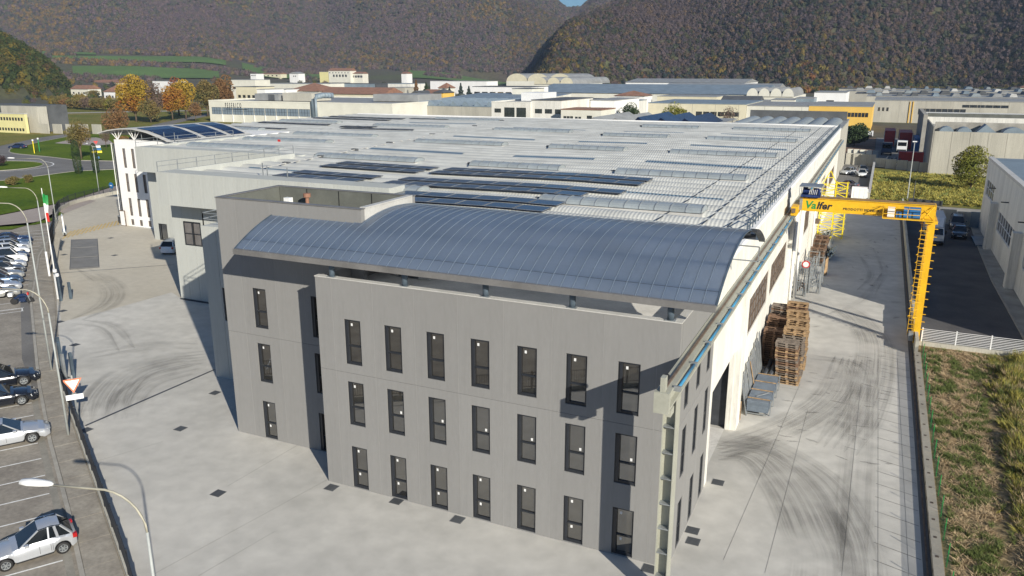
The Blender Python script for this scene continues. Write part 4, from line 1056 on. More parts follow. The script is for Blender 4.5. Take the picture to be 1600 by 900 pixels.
# ================================================================ VEHICLES
def paint(name, col, metal=.3, rough=.3): 
    m = mat(name, col, rough, .03, 1, metal=metal, fine=.02, coat=.6); return m
M['p_silver'] = paint('silver_paint', (.52, .54, .57), .5)
M['p_silver2'] = paint('warm_silver_paint', (.40, .40, .38), .5)
M['p_black'] = paint('black_paint', (.012, .014, .02), .2, .2)
M['p_navy'] = paint('navy_paint', (.015, .03, .08), .2, .22)
M['p_white'] = paint('white_car_paint', (.72, .73, .74), 0, .3)
M['p_grey'] = paint('grey_paint', (.12, .13, .15), .5)
M['p_blue'] = paint('blue_grey_paint', (.07, .11, .18), .4)
M['lamp'] = mat('headlamp', (.6, .62, .62), .12, .1, 3)
M['tail'] = mat('tail_lamp', (.35, .01, .01), .25, .1, 3)
def lerp_tab(t, x):
    for (a, va), (c, vc) in zip(t[:-1], t[1:]):
        if x <= c: return va + (vc - va) * max(0, (x - a)) / (c - a)
    return t[-1][1]
def make_car(name, label, p, kind='sedan', L_=4.1, W=1.62, wb=2.42, H_=1.32, rw=.29, group=None, pos=(0, 0, 0), rz=0, plate=True):
    """nose towards +x; body lofted from cross sections with wheel arches, glasshouse above the belt"""
    t = thing(name, label, 'van' if kind == 'van' else ('motorcycle' if kind == 'moto' else 'car'), pos, rz, group)
    hl = L_ / 2; fx, rx = wb / 2 + .02, -wb / 2 + .02
    belt = H_ * .62
    tops = {'sedan': [(-hl, belt * .90), (-hl + .15, belt * 1.02), (-hl + .8, belt * 1.05), (hl - 1.25, belt * .98), (hl - .35, belt * .84), (hl, belt * .60)],
            'hatch': [(-hl, belt * .85), (-hl + .1, belt * 1.02), (0, belt * 1.03), (hl - 1.05, belt * .97), (hl - .3, belt * .84), (hl, belt * .58)],
            'suv': [(-hl, belt * .85), (-hl + .1, belt * 1.04), (hl - 1.1, belt * 1.0), (hl - .25, belt * .90), (hl, belt * .62)],
            'van': [(-hl, belt * .9), (-hl + .1, belt), (hl - 1.0, belt * .95), (hl - .25, belt * .80), (hl, belt * .55)]}[kind]
    cab = {'sedan': (-hl + .62, -hl + 1.25, hl - 2.05, hl - 1.30), 'hatch': (-hl + .12, -hl + .52, hl - 1.75, hl - 1.0),
           'suv': (-hl + .12, -hl + .5, hl - 1.75, hl - 1.12), 'van': (-hl + .06, -hl + .14, hl - 1.35, hl - .75)}[kind]
    # stations
    xs_ = sorted(set([-hl, -hl + .06, -hl + .2, hl - .06, hl - .2, hl] + [round(-hl + L_ * i / 16, 3) for i in range(17)] + [round(c + rw * 1.18 * math.cos(a), 3) for c in (fx, rx) for a in [math.pi * k / 8 for k in range(9)]]))
    V_ = []; n = 11
    for x in xs_:
        e = abs(x) / hl; w = W / 2 * (1 - .13 * max(0, e - .62) / .38 - .10 * max(0, e - .93) / .07)
        zb = .17 + .10 * max(0, e - .85) / .15; zt = lerp_tab(tops, x)
        for c in (fx, rx):
            if abs(x - c) < rw * 1.19: zb = max(zb, rw + math.sqrt(max(0, (rw * 1.18) ** 2 - (x - c) ** 2)))
        zb = min(zb, zt - .16)
        m1 = zb + (zt - zb) * .45; m2 = zb + (zt - zb) * .80
        half = [(w * .60, zb), (w * .97, zb + .02), (w * 1.0, m1), (w * .965, m2), (w * .86, zt), (0, zt + .035)]
        ring = [(-a, z) for a, z in half[:-1]] + [half[-1]] + [(a, z) for a, z in half[:-1][::-1]]
        V_ += [(x, a, z) for a, z in ring]
    F_ = []
    for i in range(len(xs_) - 1):
        for k in range(n - 1): F_.append((i * n + k, (i + 1) * n + k, (i + 1) * n + k + 1, i * n + k + 1))
        F_.append((i * n + n - 1, (i + 1) * n + n - 1, (i + 1) * n, i * n))
    F_.append(tuple(range(n))); F_.append(tuple(range((len(xs_) - 1) * n + n - 1, (len(xs_) - 1) * n - 1, -1)))
    b = MB(); b.add(V_, F_); body = b.build('body', M[p], t, world=False, smooth=True)
    for pg in body.data.polygons[-2:]: pg.use_smooth = False
    body.data.set_sharp_from_angle(angle=R(38))
    # glasshouse
    c0, c1, c2, c3 = cab; zr = H_
    def sec(x, zz, wt, zbel): return [(x, -W / 2 * .865, zbel), (x, -wt, zz), (x, wt, zz), (x, W / 2 * .865, zbel)]
    zb0, zb3 = lerp_tab(tops, c0), lerp_tab(tops, c3)
    st = [(c0, zb0 + .03, W / 2 * .80), (c1, zr - .06, W / 2 * .66), ((c1 * .6 + c2 * .4), zr, W / 2 * .67), (c2, zr - .035, W / 2 * .66), (c3, zb3 + .03, W / 2 * .80)]
    g = MB(); S = []
    zrel = lambda x: lerp_tab(tops, x) - .02
    for x, z, wt in st: S.append(sec(x, z, wt, zrel(x)))
    vs = [v for s_ in S for v in s_]; fs = []
    for i in range(4):
        a = i * 4; fs += [(a, a + 4, a + 5, a + 1), (a + 1, a + 5, a + 6, a + 2), (a + 2, a + 6, a + 7, a + 3)]
    fs += [(0, 1, 2, 3), (19, 18, 17, 16)]
    g.add(vs, fs); g.build('window_glass', M['car_glass'], t, world=False)
    # roof panel, pillars
    r = MB(); (xa, za, wa), (xm, zm, wm), (xb, zb_, wb_) = st[1], st[2], st[3]
    e = .015
    for (p0, p1) in ((st[1], st[2]), (st[2], st[3])):
        r.add([(p0[0], -p0[2] - .015, p0[1] - .02), (p1[0], -p1[2] - .015, p1[1] - .02), (p1[0], -p1[2] * .8, p1[1] + e), (p0[0], -p0[2] * .8, p0[1] + e), (p0[0], p0[2] * .8, p0[1] + e), (p1[0], p1[2] * .8, p1[1] + e), (p1[0], p1[2] + .015, p1[1] - .02), (p0[0], p0[2] + .015, p0[1] - .02)],
              [(0, 1, 2, 3), (3, 2, 5, 4), (4, 5, 6, 7)])
    r.build('roof', M[p], t, world=False, smooth=True)
    class QQ:
        def bar(s_, *a_, **k_): MB().bar(*a_, **k_).build('pillar', M[p], t, world=False)
        def add(s_, *a_): MB().add(*a_).build('side_panel', M[p], t, world=False)
    q = QQ()
    for sg in (-1, 1):
        def P3(x, f):   # point on the side glass plane
            z0 = zrel(x); zt = lerp_tab([(s_[0], s_[1]) for s_ in st], x); wt = lerp_tab([(s_[0], s_[2]) for s_ in st], x)
            return (x, sg * ((W / 2 * .865) * (1 - f) + wt * f + .008), z0 + (zt - z0) * f)
        q.bar(P3(c3 - .02, .02), P3(c2, 1), .05, .05); q.bar(P3(c0 + .03, .05), P3(c1, 1), .10 if kind != 'van' else .2, .05)
        mid = (c1 + c2) / 2 + .08
        q.bar(P3(mid, 0), P3(mid - .04, 1), .06, .03)
        if kind in ('hatch', 'suv'): q.bar(P3(c1 + .15, 0), P3(c1 + .22, .97), .10, .03)
        if kind == 'van':
            x1 = mid - .15
            q.add([P3(c1 - .02, 0), P3(x1, 0), P3(x1, .98), P3(c1 - .02, .98)], [(0, 1, 2, 3) if sg < 0 else (3, 2, 1, 0)])
    dl = MB()
    for sg in (-1, 1):
        for x in ((c2 + .05), (c1 + c2) / 2 + .04, rx + rw * 1.3 if kind != 'van' else rx + .9):
            dl.box(x - .006, x + .006, sg * W / 2 * .999 - .01, sg * W / 2 * .999 + .004, .32, belt * .80)
        dl.box(rx + rw * 1.3, fx - rw * 1.3, sg * W / 2 * .985 - .012, sg * W / 2 * .985 + .012, .19, .24)
    dl.build('door_seam', M['black'], t, world=False)
    hd = MB()
    for sg in (-1, 1):
        for x in ((c1 + c2) / 2 - .1, rx + rw * 1.3 + .1): hd.box(x - .16, x, sg * W / 2 * .985 - .01, sg * W / 2 * .985 + .02, belt * .74, belt * .78)
    hd.build('door_handle', M[p], t, world=False)
    # wheels
    ty = CACHE.get(('ty', rw))
    if ty is None:
        a = MB(); k = 24; pr_ = [(rw * .64, -.09), (rw * .93, -.095), (rw, -.06), (rw, .06), (rw * .93, .095), (rw * .64, .09)]
        vs = [(r_ * math.cos(2 * math.pi * i / k), w_, r_ * math.sin(2 * math.pi * i / k)) for r_, w_ in pr_ for i in range(k)]
        a.add(vs, [(j * k + i, j * k + (i + 1) % k, (j + 1) * k + (i + 1) % k, (j + 1) * k + i) for j in range(5) for i in range(k)])
        d = MB()
        for i in range(6):
            an = 2 * math.pi * i / 6; d.bar((0, .075, 0), (rw * .62 * math.cos(an), .075, rw * .62 * math.sin(an)), .03, .075, up=(0, 1, 0)); d.bar((0, -.075, 0), (rw * .62 * math.cos(an), -.075, rw * .62 * math.sin(an)), .03, .075, up=(0, 1, 0))
        for sg in (-1, 1):
            vs = []
            for r_, w_ in ((rw * .66, .085), (rw * .56, .085), (rw * .56, .05)): vs += [(r_ * math.cos(2 * math.pi * i / k), w_ * sg, r_ * math.sin(2 * math.pi * i / k)) for i in range(k)]
            d.add(vs, [(j * k + i, j * k + (i + 1) % k, (j + 1) * k + (i + 1) % k, (j + 1) * k + i) for j in range(2) for i in range(k)])
        dk = MB(); dk.tube([(0, -.05, 0), (0, .05, 0)], rw * .66, 20)
        ty = (a.mesh('wheel', M['black'], True), d.mesh('rim', M['steel']), dk.mesh('brake_disc', M['steel_dark'])); CACHE[('ty', rw)] = ty
    for x in (fx, rx):
        for sg in (-1, 1):
            w_ = link('wheel', ty[0], t, (x, sg * (W / 2 - .10), rw)); link('rim', ty[1], w_); link('brake_disc', ty[2], w_)
    un = MB(); un.box(rx - rw * 1.1, fx + rw * 1.1, -W / 2 + .22, W / 2 - .22, .2, .5); un.build('underbody', M['black'], t, world=False)
    zl = lerp_tab(tops, hl - .25)
    for sg in (-1, 1):
        h_ = MB(); h_.add([(hl - .02, sg * W * .30, zl - .22), (hl - .30, sg * W * .455, zl - .19), (hl - .36, sg * W * .45, zl - .06), (hl - .12, sg * W * .30, zl - .08), (hl - .10, sg * W * .30, zl - .22), (hl - .34, sg * W * .44, zl - .19)],
                          [(0, 1, 2, 3), (3, 2, 1, 0)]); h_.v = [(a + .035, b_ + sg * .02, c + .02) for a, b_, c in h_.v]; h_.build('headlight', M['lamp'], t, world=False)
        zz = lerp_tab(tops, -hl + .1)
        MB().box(-hl - .012, -hl + .14, sg * W * .40 - .09, sg * W * .40 + .09, zz - .24, zz - .06).build('taillight', M['tail'], t, world=False)
        MB().box(c2 + .40, c2 + .56, sg * (W / 2 + .08) - .07, sg * (W / 2 + .08) + .07, belt + .01, belt + .13).build('wing_mirror', M[p], t, world=False)
    gr = MB(); gr.box(hl - .03, hl + .012, -W * .22, W * .22, zl - .30, zl - .18); gr.box(hl - .05, hl + .006, -W * .34, W * .34, .24, .34); gr.build('grille', M['black'], t, world=False)
    pt = MB(); pt.box(-hl - .02, -hl + .02, -.24, .24, .5, .61); pt.box(hl - .0, hl + .02, -.24, .24, .37, .46); pt.build('number_plate', M['wpaint'], t, world=False)
    if kind == 'suv':
        rr = MB()
        for sg in (-1, 1): rr.tube([(c1, sg * W * .31, zr - .02), (c1 + .1, sg * W * .31, zr + .05), (c2 - .1, sg * W * .31, zr + .06), (c2, sg * W * .31, zr)], .02, 6)
        rr.build('roof_rail', M['steel'], t, world=False)
    if kind in ('hatch', 'suv'):
        MB().add([(-hl + .10, -W * .33, lerp_tab(tops, -hl + .1) + .03), (-hl + .10, W * .33, lerp_tab(tops, -hl + .1) + .03)], []).v
    return t
AH = math.atan2(.835, .55)
def nose_to_kerb(fw, wb, W):      # from the near front wheel to the car centre
    d = Vector((.55, .835)); p_ = Vector((.835, -.55)); return Vector(fw) - d * wb / 2 - p_ * (W / 2 - .1)
c = nose_to_kerb((-39.18, 24.07), 2.5, 1.62); make_car('car', 'silver saloon parked alone nose to the kerb, between two empty bays', 'p_silver', 'sedan', 4.25, 1.62, 2.5, 1.30, .30, pos=(c.x, c.y, -.02), rz=AH)
c = nose_to_kerb((-44.41, 27.06), 2.5, 1.62); make_car('car', 'black saloon nearest the camera of the black pair parked nose to the kerb', 'p_black', 'sedan', 4.15, 1.62, 2.5, 1.30, .30, pos=(c.x, c.y, -.02), rz=AH)
c = nose_to_kerb((-47.23, 29.06), 2.5, 1.65); make_car('car', 'black saloon with large alloy wheels, farther one of the black pair by the kerb', 'p_black', 'sedan', 4.4, 1.66, 2.6, 1.30, .32, pos=(c.x, c.y, -.02), rz=AH)
ay = math.atan2(-1.74, -.94)
dv = Vector((math.cos(ay), math.sin(ay))); pv_ = Vector((-dv.y, dv.x))
c = (Vector((-28.53, 18.02)) + Vector((-29.47, 16.28))) / 2 - pv_ * (.62) * (1 if pv_.dot(Vector((1, -.3))) > 0 else -1)
make_car('car', 'small silver five door hatchback backed up to the kerb in the bottom left corner', 'p_silver', 'hatch', 3.05, 1.44, 2.0, 1.28, .26, pos=(c.x, c.y, -.02), rz=ay)
row = [('p_silver2', 'sedan', 'metallic grey coupe nearest in the long parked row, beside the motorcycle'),
       ('p_silver', 'sedan', 'long silver saloon second in the parked row from the motorcycle'),
       ('p_blue', 'hatch', 'blue grey hatchback third in the parked row from the motorcycle'),
       ('p_silver2', 'sedan', 'dull silver saloon fourth in the parked row from the motorcycle'),
       ('p_grey', 'hatch', 'dark grey hatchback in the middle of the parked row, before the white van'),
       ('p_silver', 'hatch', 'silver hatchback parked directly in front of the white van'),
       ('p_white', 'van', 'white delivery van with closed sides in the long parked row'),
       ('p_navy', 'sedan', 'navy saloon parked directly behind the white van'),
       ('p_white', 'hatch', 'white hatchback second beyond the white van in the parked row'),
       ('p_silver', 'hatch', 'silver hatchback third beyond the white van in the parked row'),
       ('p_blue', 'sedan', 'blue grey saloon next to last in the parked row by the grass'),
       ('p_navy', 'sedan', 'navy saloon last in the parked row, beside the grass verge')]
for i, (p_, k_, lb) in enumerate(row):
    nz_ = Vector((-67.3, 43.0)) + Vector((-.80, .60)) * 2.36 * i
    hL = {'sedan': 2.1, 'hatch': 1.85, 'van': 2.1}[k_]; cc = nz_ - Vector((.55, .835)) * (hL + .35)
    make_car('parked_car' if k_ != 'van' else 'delivery_van', lb, p_, k_, hL * 2, 1.6, hL * 1.2, {'sedan': 1.3, 'hatch': 1.36, 'van': 1.75}[k_], .29, 'vehicles in the long parked row', (cc.x, cc.y, -.02), AH + rnd.uniform(-.03, .03))
make_car('car', 'white sport utility vehicle with roof rails beside the grey shed wall', 'p_white', 'suv', 3.9, 1.66, 2.35, 1.45, .31, pos=(-68.9, 61.2, 0), rz=R(112))
make_car('car', 'dark saloon driving on the road near the roundabout', 'p_navy', 'sedan', 4.3, 1.7, 2.5, 1.35, .3, pos=(-200.5, 132.5, 0), rz=R(205))
make_car('car', 'white hatchback at right of the pair parked behind the shed', 'p_white', 'hatch', 3.7, 1.6, 2.3, 1.35, .29, pos=(-2.6, 162.0, .03), rz=R(-85))
make_car('car', 'silver hatchback at left of the pair parked behind the shed', 'p_silver', 'hatch', 3.7, 1.6, 2.3, 1.35, .29, pos=(-5.0, 164.5, .03), rz=R(-120))
make_car('car', 'dark car parked behind the pale pair in the rear car park', 'p_grey', 'hatch', 3.8, 1.6, 2.3, 1.35, .29, pos=(-2.6, 168.8, .03), rz=R(-80))
make_car('car', 'dark car behind the railing just beyond the end of the shed wall', 'p_grey', 'sedan', 4.1, 1.6, 2.4, 1.35, .29, pos=(-4.6, 144.8, .03), rz=R(175))
make_car('car', 'black saloon parked beside the right hand building, nearer of two', 'p_black', 'sedan', 4.1, 1.65, 2.4, 1.32, .29, pos=(9.7, 106.2, .015), rz=R(-95))
make_car('van', 'dark people carrier parked beyond the black saloon by the right building', 'p_grey', 'van', 4.2, 1.7, 2.5, 1.6, .3, pos=(9.8, 112.4, .015), rz=R(-92))
# white box lorry behind the crane leg
lo = thing('box_lorry', 'white box lorry parked in shade on the dark asphalt behind the crane leg', 'lorry', (6.7, 102.5, .015))
MB().box(5.75, 7.65, 100.9, 106.4, .75, 3.0).build('box_body', M['p_white'], lo)
b = MB(); b.add([(5.8, 99.2, .45), (7.6, 99.2, .45), (7.6, 100.8, .45), (5.8, 100.8, .45), (5.8, 99.15, 1.25), (7.6, 99.15, 1.25), (7.6, 100.8, 1.25), (5.8, 100.8, 1.25), (5.9, 99.55, 2.05), (7.5, 99.55, 2.05), (7.5, 100.8, 2.1), (5.9, 100.8, 2.1)],
                [(0, 1, 5, 4), (1, 2, 6, 5), (2, 3, 7, 6), (3, 0, 4, 7), (4, 5, 9, 8), (5, 6, 10, 9), (6, 7, 11, 10), (7, 4, 8, 11), (8, 9, 10, 11), (3, 2, 1, 0)]); b.build('cab', M['p_white'], lo)
b = MB(); b.quad((5.92, 99.13, 1.3), (7.48, 99.13, 1.3), (7.42, 99.48, 1.98), (5.98, 99.48, 1.98)); b.build('windscreen', M['car_glass'], lo)
b = MB(); b.add([(6.0, 99.6, 2.1), (7.4, 99.6, 2.1), (7.5, 100.8, 3.0), (5.9, 100.8, 3.0), (5.9, 100.8, 2.1), (7.5, 100.8, 2.1)], [(0, 1, 2, 3), (0, 3, 4), (1, 5, 2), (3, 2, 5, 4)]); b.build('wind_deflector', M['p_white'], lo)
for x in (5.9, 7.5):
    for y in (99.9, 105.2): MB().tube([(x - .12, y, .38), (x + .12, y, .38)], .38, 16).build('wheel', M['black'], lo)
for x in (5.68, 7.72): MB().box(x - .08, x + .08, 99.3, 99.4, 1.4, 1.8).build('wing_mirror', M['black'], lo)
for x in (6.0, 7.4): MB().box(x - .12, x + .12, 99.12, 99.15, .65, .85).build('headlight', M['lamp'], lo)
MB().box(5.85, 7.55, 99.1, 99.14, .42, .6).build('bumper', M['steel_dark'], lo)
# motorcycle at the end of the row
mt = thing('motorcycle', 'dark motorcycle with a white top case standing at the near end of the parked row', 'motorcycle', (-64.6, 40.9, -.02), R(40))
for x in (-.62, .62): MB().tube([(x, -.06, .28), (x, .06, .28)], .28, 18).build('wheel', M['black'], mt, world=False)
b = MB(); b.tube([(-.55, 0, .5), (-.2, 0, .72), (.2, 0, .78), (.45, 0, .62)], [.10, .15, .17, .09], 10); b.box(-.2, .28, -.12, .12, .25, .6); b.build('body', M['p_navy'], mt, world=False)
MB().tube([(-.6, 0, .72), (-.1, 0, .76)], [.12, .13], 8).build('seat', M['black'], mt, world=False)
b = MB(); b.tube([(.62, .07, .28), (.42, .07, .95)], .03, 6); b.tube([(.62, -.07, .28), (.42, -.07, .95)], .03, 6); b.tube([(.38, -.35, .98), (.42, 0, .95), (.38, .35, .98)], .02, 6); b.build('fork', M['steel'], mt, world=False)
MB().box(-.95, -.62, -.2, .2, .75, 1.02).build('top_case', M['wpaint'], mt, world=False)
MB().box(.46, .56, -.12, .12, .78, 1.0).build('headlight', M['red'], mt, world=False)

# ================================================================ TOWN BEHIND
def roof_saw(par, x0, x1, y0, y1, z, n, h, m, first='roof_bay'):
    dx = (x1 - x0) / n
    for i in range(n):
        a = x0 + dx * i
        MB().add([(a, y0, z), (a + dx * .98, y0, z), (a + dx * .35, y0, z + h), (a, y1, z), (a + dx * .98, y1, z), (a + dx * .35, y1, z + h)],
                 [(0, 1, 2), (5, 4, 3), (0, 2, 5, 3), (1, 4, 5, 2)]).build(first, M[m], par)
def roof_vault(par, x0, x1, y0, y1, z, n, h, m, end='cream', along='y', nm='roof_vault'):
    K = 10
    for i in range(n):
        if along == 'y':
            dx = (x1 - x0) / n; a = x0 + dx * i; c = a + dx * .985
            pts = [(a + (c - a) * (1 - math.cos(math.pi * k / K)) / 2, z + h * math.sin(math.pi * k / K)) for k in range(K + 1)]
            vs = [(p[0], y0, p[1]) for p in pts] + [(p[0], y1, p[1]) for p in pts]
        else:
            dy = (y1 - y0) / n; a = y0 + dy * i; c = a + dy * .985
            pts = [(a + (c - a) * (1 - math.cos(math.pi * k / K)) / 2, z + h * math.sin(math.pi * k / K)) for k in range(K + 1)]
            vs = [(x1, p[0], p[1]) for p in pts] + [(x0, p[0], p[1]) for p in pts]
        b = MB(); b.add(vs, [(k, k + 1, K + 2 + k, K + 1 + k) for k in range(K)])
        b.add(vs[:K + 1], [tuple(range(K + 1))[::-1]], 1); b.add(vs[K + 1:], [tuple(range(K + 1))], 1)
        b.build(nm, [M[m], M[end]], par)
def bld(name, label, cat, x0, x1, y, d, h, wall='cream', roof='flat', rm='roofgrey', rh=1.0, wins=(), joints=0, group=None, z0=-.06, par_h=.35, gm='glass_far'):  # call extents and heights mostly from image pixels cast to guessed depths, baked
    t = thing(name, label, cat, ((x0 + x1) / 2, y, 0), 0, group)
    hs = [(w[0], w[0] + w[2], w[1] - z0, w[1] + w[3] - z0) for W_ in wins for w in expand(W_)]
    me = wall_mesh(x1 - x0, h - z0, .3, hs, 'front_wall'); me.materials.append(M[wall]); link('front_wall', me, t, (x0 - t.location.x, 0, z0))
    MB().box(x0 + .01, x1 - .01, y + .42, y + d, z0, h - .01).build('side_walls', M[wall], t)
    b = MB(); b.box(x0, x0 + .2, y + .30, y + .419, z0, h); b.box(x1 - .2, x1, y + .30, y + .419, z0, h); b.build('corner', M[wall], t)
    for W_ in wins:
        for w in expand(W_): 
            window(t, (x0 + w[0] - t.location.x, 0, w[1]), 0, w[2], w[3], 'grid', max(1, int(w[2] / 1.2)), 1 if w[3] < 2.2 else 2, 'frame', gm, .06, .1)
    if roof == 'flat':
        MB().box(x0 - .1, x1 + .1, y - .1, y + d + .1, h, h + .25).build('roof', M[rm], t)
    elif roof == 'parapet':
        MB().box(x0 + .3, x1 - .3, y + .3, y + d - .3, h - .3, h + .05).build('roof', M[rm], t)
        b = MB(); b.box(x0 - .05, x1 + .05, y - .05, y + .29, h + .002, h + par_h); b.box(x0 - .05, x0 + .29, y + .30, y + d, h + .002, h + par_h); b.box(x1 - .29, x1 + .05, y + .30, y + d, h + .002, h + par_h); b.box(x0 + .3, x1 - .3, y + d - .29, y + d, h + .06, h + par_h); b.build('parapet', M[wall], t)
    elif roof == 'gable':
        my = y + d / 2; e = .6
        b = MB(); b.add([(x0 - e, y - e, h), (x1 + e, y - e, h), (x1 + e, y + d + e, h), (x0 - e, y + d + e, h), (x0 - e, my, h + rh), (x1 + e, my, h + rh)], [(0, 1, 5, 4), (2, 3, 4, 5), (0, 4, 3), (1, 2, 5), (3, 2, 1, 0)]); b.build('roof', M[rm], t)
    elif roof == 'gablex':
        mx_ = (x0 + x1) / 2; e = .5
        b = MB(); b.add([(x0 - e, y - e, h), (x1 + e, y - e, h), (x1 + e, y + d + e, h), (x0 - e, y + d + e, h), (mx_, y - e, h + rh), (mx_, y + d + e, h + rh)], [(0, 4, 5, 3), (1, 2, 5, 4), (0, 1, 4), (2, 3, 5), (3, 2, 1, 0)]); b.build('roof', M[rm], t)
    elif roof == 'hip':
        e = .6; i_ = min(d, x1 - x0) / 2; my = y + d / 2
        b = MB(); b.add([(x0 - e, y - e, h), (x1 + e, y - e, h), (x1 + e, y + d + e, h), (x0 - e, y + d + e, h), (x0 + i_, my, h + rh), (x1 - i_, my, h + rh)], [(0, 1, 5, 4), (2, 3, 4, 5), (3, 0, 4), (1, 2, 5), (3, 2, 1, 0)]); b.build('roof', M[rm], t)
    if joints:
        k = x0 + joints
        b = MB()
        while k < x1 - 1: b.box(k - .05, k + .05, y - .012, y + .02, z0, h - .1); k += joints
        stuff(b.build('panel_joint', M['concrete_d'], t))
    return t
def expand(w):   # (x, z, w, h, n, step)
    if len(w) == 4: return [w]
    return [(w[0] + i * w[5], w[1], w[2], w[3]) for i in range(w[4])]
# --- white clothing hall with lettering
pe = bld('white_hall', 'long white hall with dark lettering over a grey blue window band behind the shed', 'factory', -241, -156, 238.4, 60, 7.75, 'cream2', 'parapet', 'roofgrey', wins=[(1.2, 2.9, 5.2, 2.7, 9, 5.35)], par_h=.5, gm='band')
for k in range(9): MB().box(-241 + 6.5 + k * 5.35, -241 + 6.7 + k * 5.35, 238.1, 238.35, 0, 3.0).build('pilaster', M['wpaint'], pe)
text('PESERICO', 2.6, 'frame', (-232.6, 238.33, 5.55), FR, pe, bold=.01, space=1.8, extr=.03, font_scale_x=.44)
MB().box(-232.5, -221.5, 238.32, 238.39, 4.95, 5.08).build('sign_underline', M['frame'], pe)
b = MB(); b.tube([(-189.0, 237.6, 0), (-189.0, 237.6, 9.2), (-188.4, 238.0, 10.2), (-186.8, 240, 10.6), (-184.5, 243, 10.5)], 1.0, 12); b.build('ventilation_pipe', M['roofblue'], pe, smooth=True)
MB().box(-228, -216, 250, 262, 8, 10.6).build('roof_plant', M['roofgrey'], pe); MB().box(-214, -200, 250, 262, 8, 11).build('roof_plant', M['concrete'], pe)
MB().box(-180, -160, 262, 280, 8, 10.6).build('roof_plant', M['roofgrey'], pe); MB().box(-221, -218, 249.8, 249.99, 8, 10.3).build('roof_door', M['roofdark'], pe)
# --- sawtooth hall
sw_ = bld('sawtooth_hall', 'low concrete hall with a row of small blue grey roof lights behind the shed', 'factory', -171.5, -126.5, 262, 75, 6.6, 'concrete', 'flat', 'roofblue', joints=6)
for k in range(8):
    x = -166.5 + k * 5.0
    MB().add([(x, 262.6, 6.85), (x + 3.4, 262.6, 6.85), (x + 1.1, 262.6, 8.6), (x + 1.6, 300, 6.85), (x + 3.4, 300, 6.85), (x + 1.1, 300, 8.6)], [(0, 1, 2), (0, 2, 5, 3), (1, 4, 5, 2), (3, 5, 4)]).build('roof_light', M['roofblue'], sw_)
MB().add([(-171.5, 262.5, 6.86), (-126.5, 262.5, 6.86), (-126.5, 337, 9.5), (-171.5, 337, 9.5)], [(0, 1, 2, 3)]).build('roof', M['roofblue'], sw_)
# --- modern office
of = bld('white_office', 'pale modern office with a dark glazed corner and small windows behind the shed', 'office building', (-115.78, 8.58)[0], (-102.01, 8.81)[0], 235, 40, 9.4, 'white', 'parapet', 'roofgrey', wins=[(1.0, 6.2, 2.4, 1.3), (1.0, 3.1, 2.4, .8), (4.5, 1.5, 3.7, 6.4), (8.8, 1.5, 3.4, 6.4)])
MB().box(-112, -104, 250, 262, 9.5, 12.2).build('roof_plant', M['wpaint'], of)
bld('white_office', 'pale office wing with two rows of grouped windows right of the glazed corner', 'office building', (-102.02, 9.59)[0] + .02, (-91.83, 9.75)[0], 235.6, 30, 10.2, 'white', 'flat', 'roofdark', wins=[(1.2, 6.2, 2.5, 1.4, 3, 3.4), (1.2, 2.6, 2.5, 1.4, 2, 3.4)])
bld('white_workshop', 'windowless white workshop wall beyond the pale office wing', 'workshop', -91.5, -83, 262, 30, 9.5, 'whiter', 'flat', 'roofgrey')
bld('small_office', 'small cream building with a thin brown eaves line beside the orange tree', 'house', -90.5, -77.5, 232, 14, 7.7, 'cream2', 'flat', 'terracotta', wins=[(.8, 4.2, 1.0, 1.6, 3, 1.1), (4.6, 4.2, .9, 1.5, 2, 1.1), (8.4, 4.6, 1.7, 1.5)])
# --- long cream and yellow building
yb = bld('yellow_building', 'bright yellow end of the long industrial building with a strip of dark windows', 'factory', -23.2, -3.7, 287.1, 40, 7.9, 'ochre', 'flat', 'roofgrey', wins=[(1.4, 4.6, .95, 1.4, 8, 1.05), (10.1, 4.6, .95, 1.4, 8, 1.05)])
bld('cream_building', 'cream middle part of the long industrial building with a blue window strip', 'factory', -43.4, -23.25, 287.1, 40, 7.6, 'cream2', 'flat', 'roofgrey', wins=[(2.5, 4.4, 1.15, 1.4, 13, 1.25)], joints=6)
bld('cream_building', 'cream left part of the long industrial building with six dark windows', 'factory', -78.0, -43.5, 286.6, 40, 8.0, 'cream', 'flat', 'roofblue', wins=[(17.3, 3.9, 2.2, 1.5, 6, 2.55), (13.2, 3.9, 1.0, 2.0), (13.2, .9, 1.0, 2.0)], joints=8)
# --- neighbour sheds just behind the far end of the big shed
ns = bld('neighbour_shed', 'shed with blue grey sawtooth roof just behind the far end of the big shed', 'factory', -55, -30, 150, 35, 8.6, 'concrete', 'flat', 'roofgrey')
roof_saw(ns, -53.5, -44.6, 150.5, 175, 8.86, 2, 1.5, 'roofgrey'); roof_saw(ns, -44.5, -31, 150.5, 175, 8.86, 3, 1.7, 'pv')
ns2 = bld('neighbour_shed', 'shed with pale shallow roof vaults behind the right end of the big shed', 'factory', -26, -6.6, 148, 34, 9.2, 'concrete', 'flat', 'roofgrey')
roof_vault(ns2, -25.5, -7.3, 148.5, 172, 9.46, 7, .75, 'sky_light', 'roofgrey')
MB().box(-25.8, -6.8, 176, 176.4, 9.46, 11.2).build('dark_parapet', M['roofdark'], ns2)
rw_ = thing('red_wall', 'narrow red wall end at the far right corner of the big shed', 'wall', (-6.2, 140, 0)); MB().box(-6.9, -6.3, 135, 142, 0, 10.0).build('panel', M['red'], rw_); MB().box(-6.95, -6.25, 134.9, 142.1, 10.0, 10.1).build('coping', M['flash'], rw_)
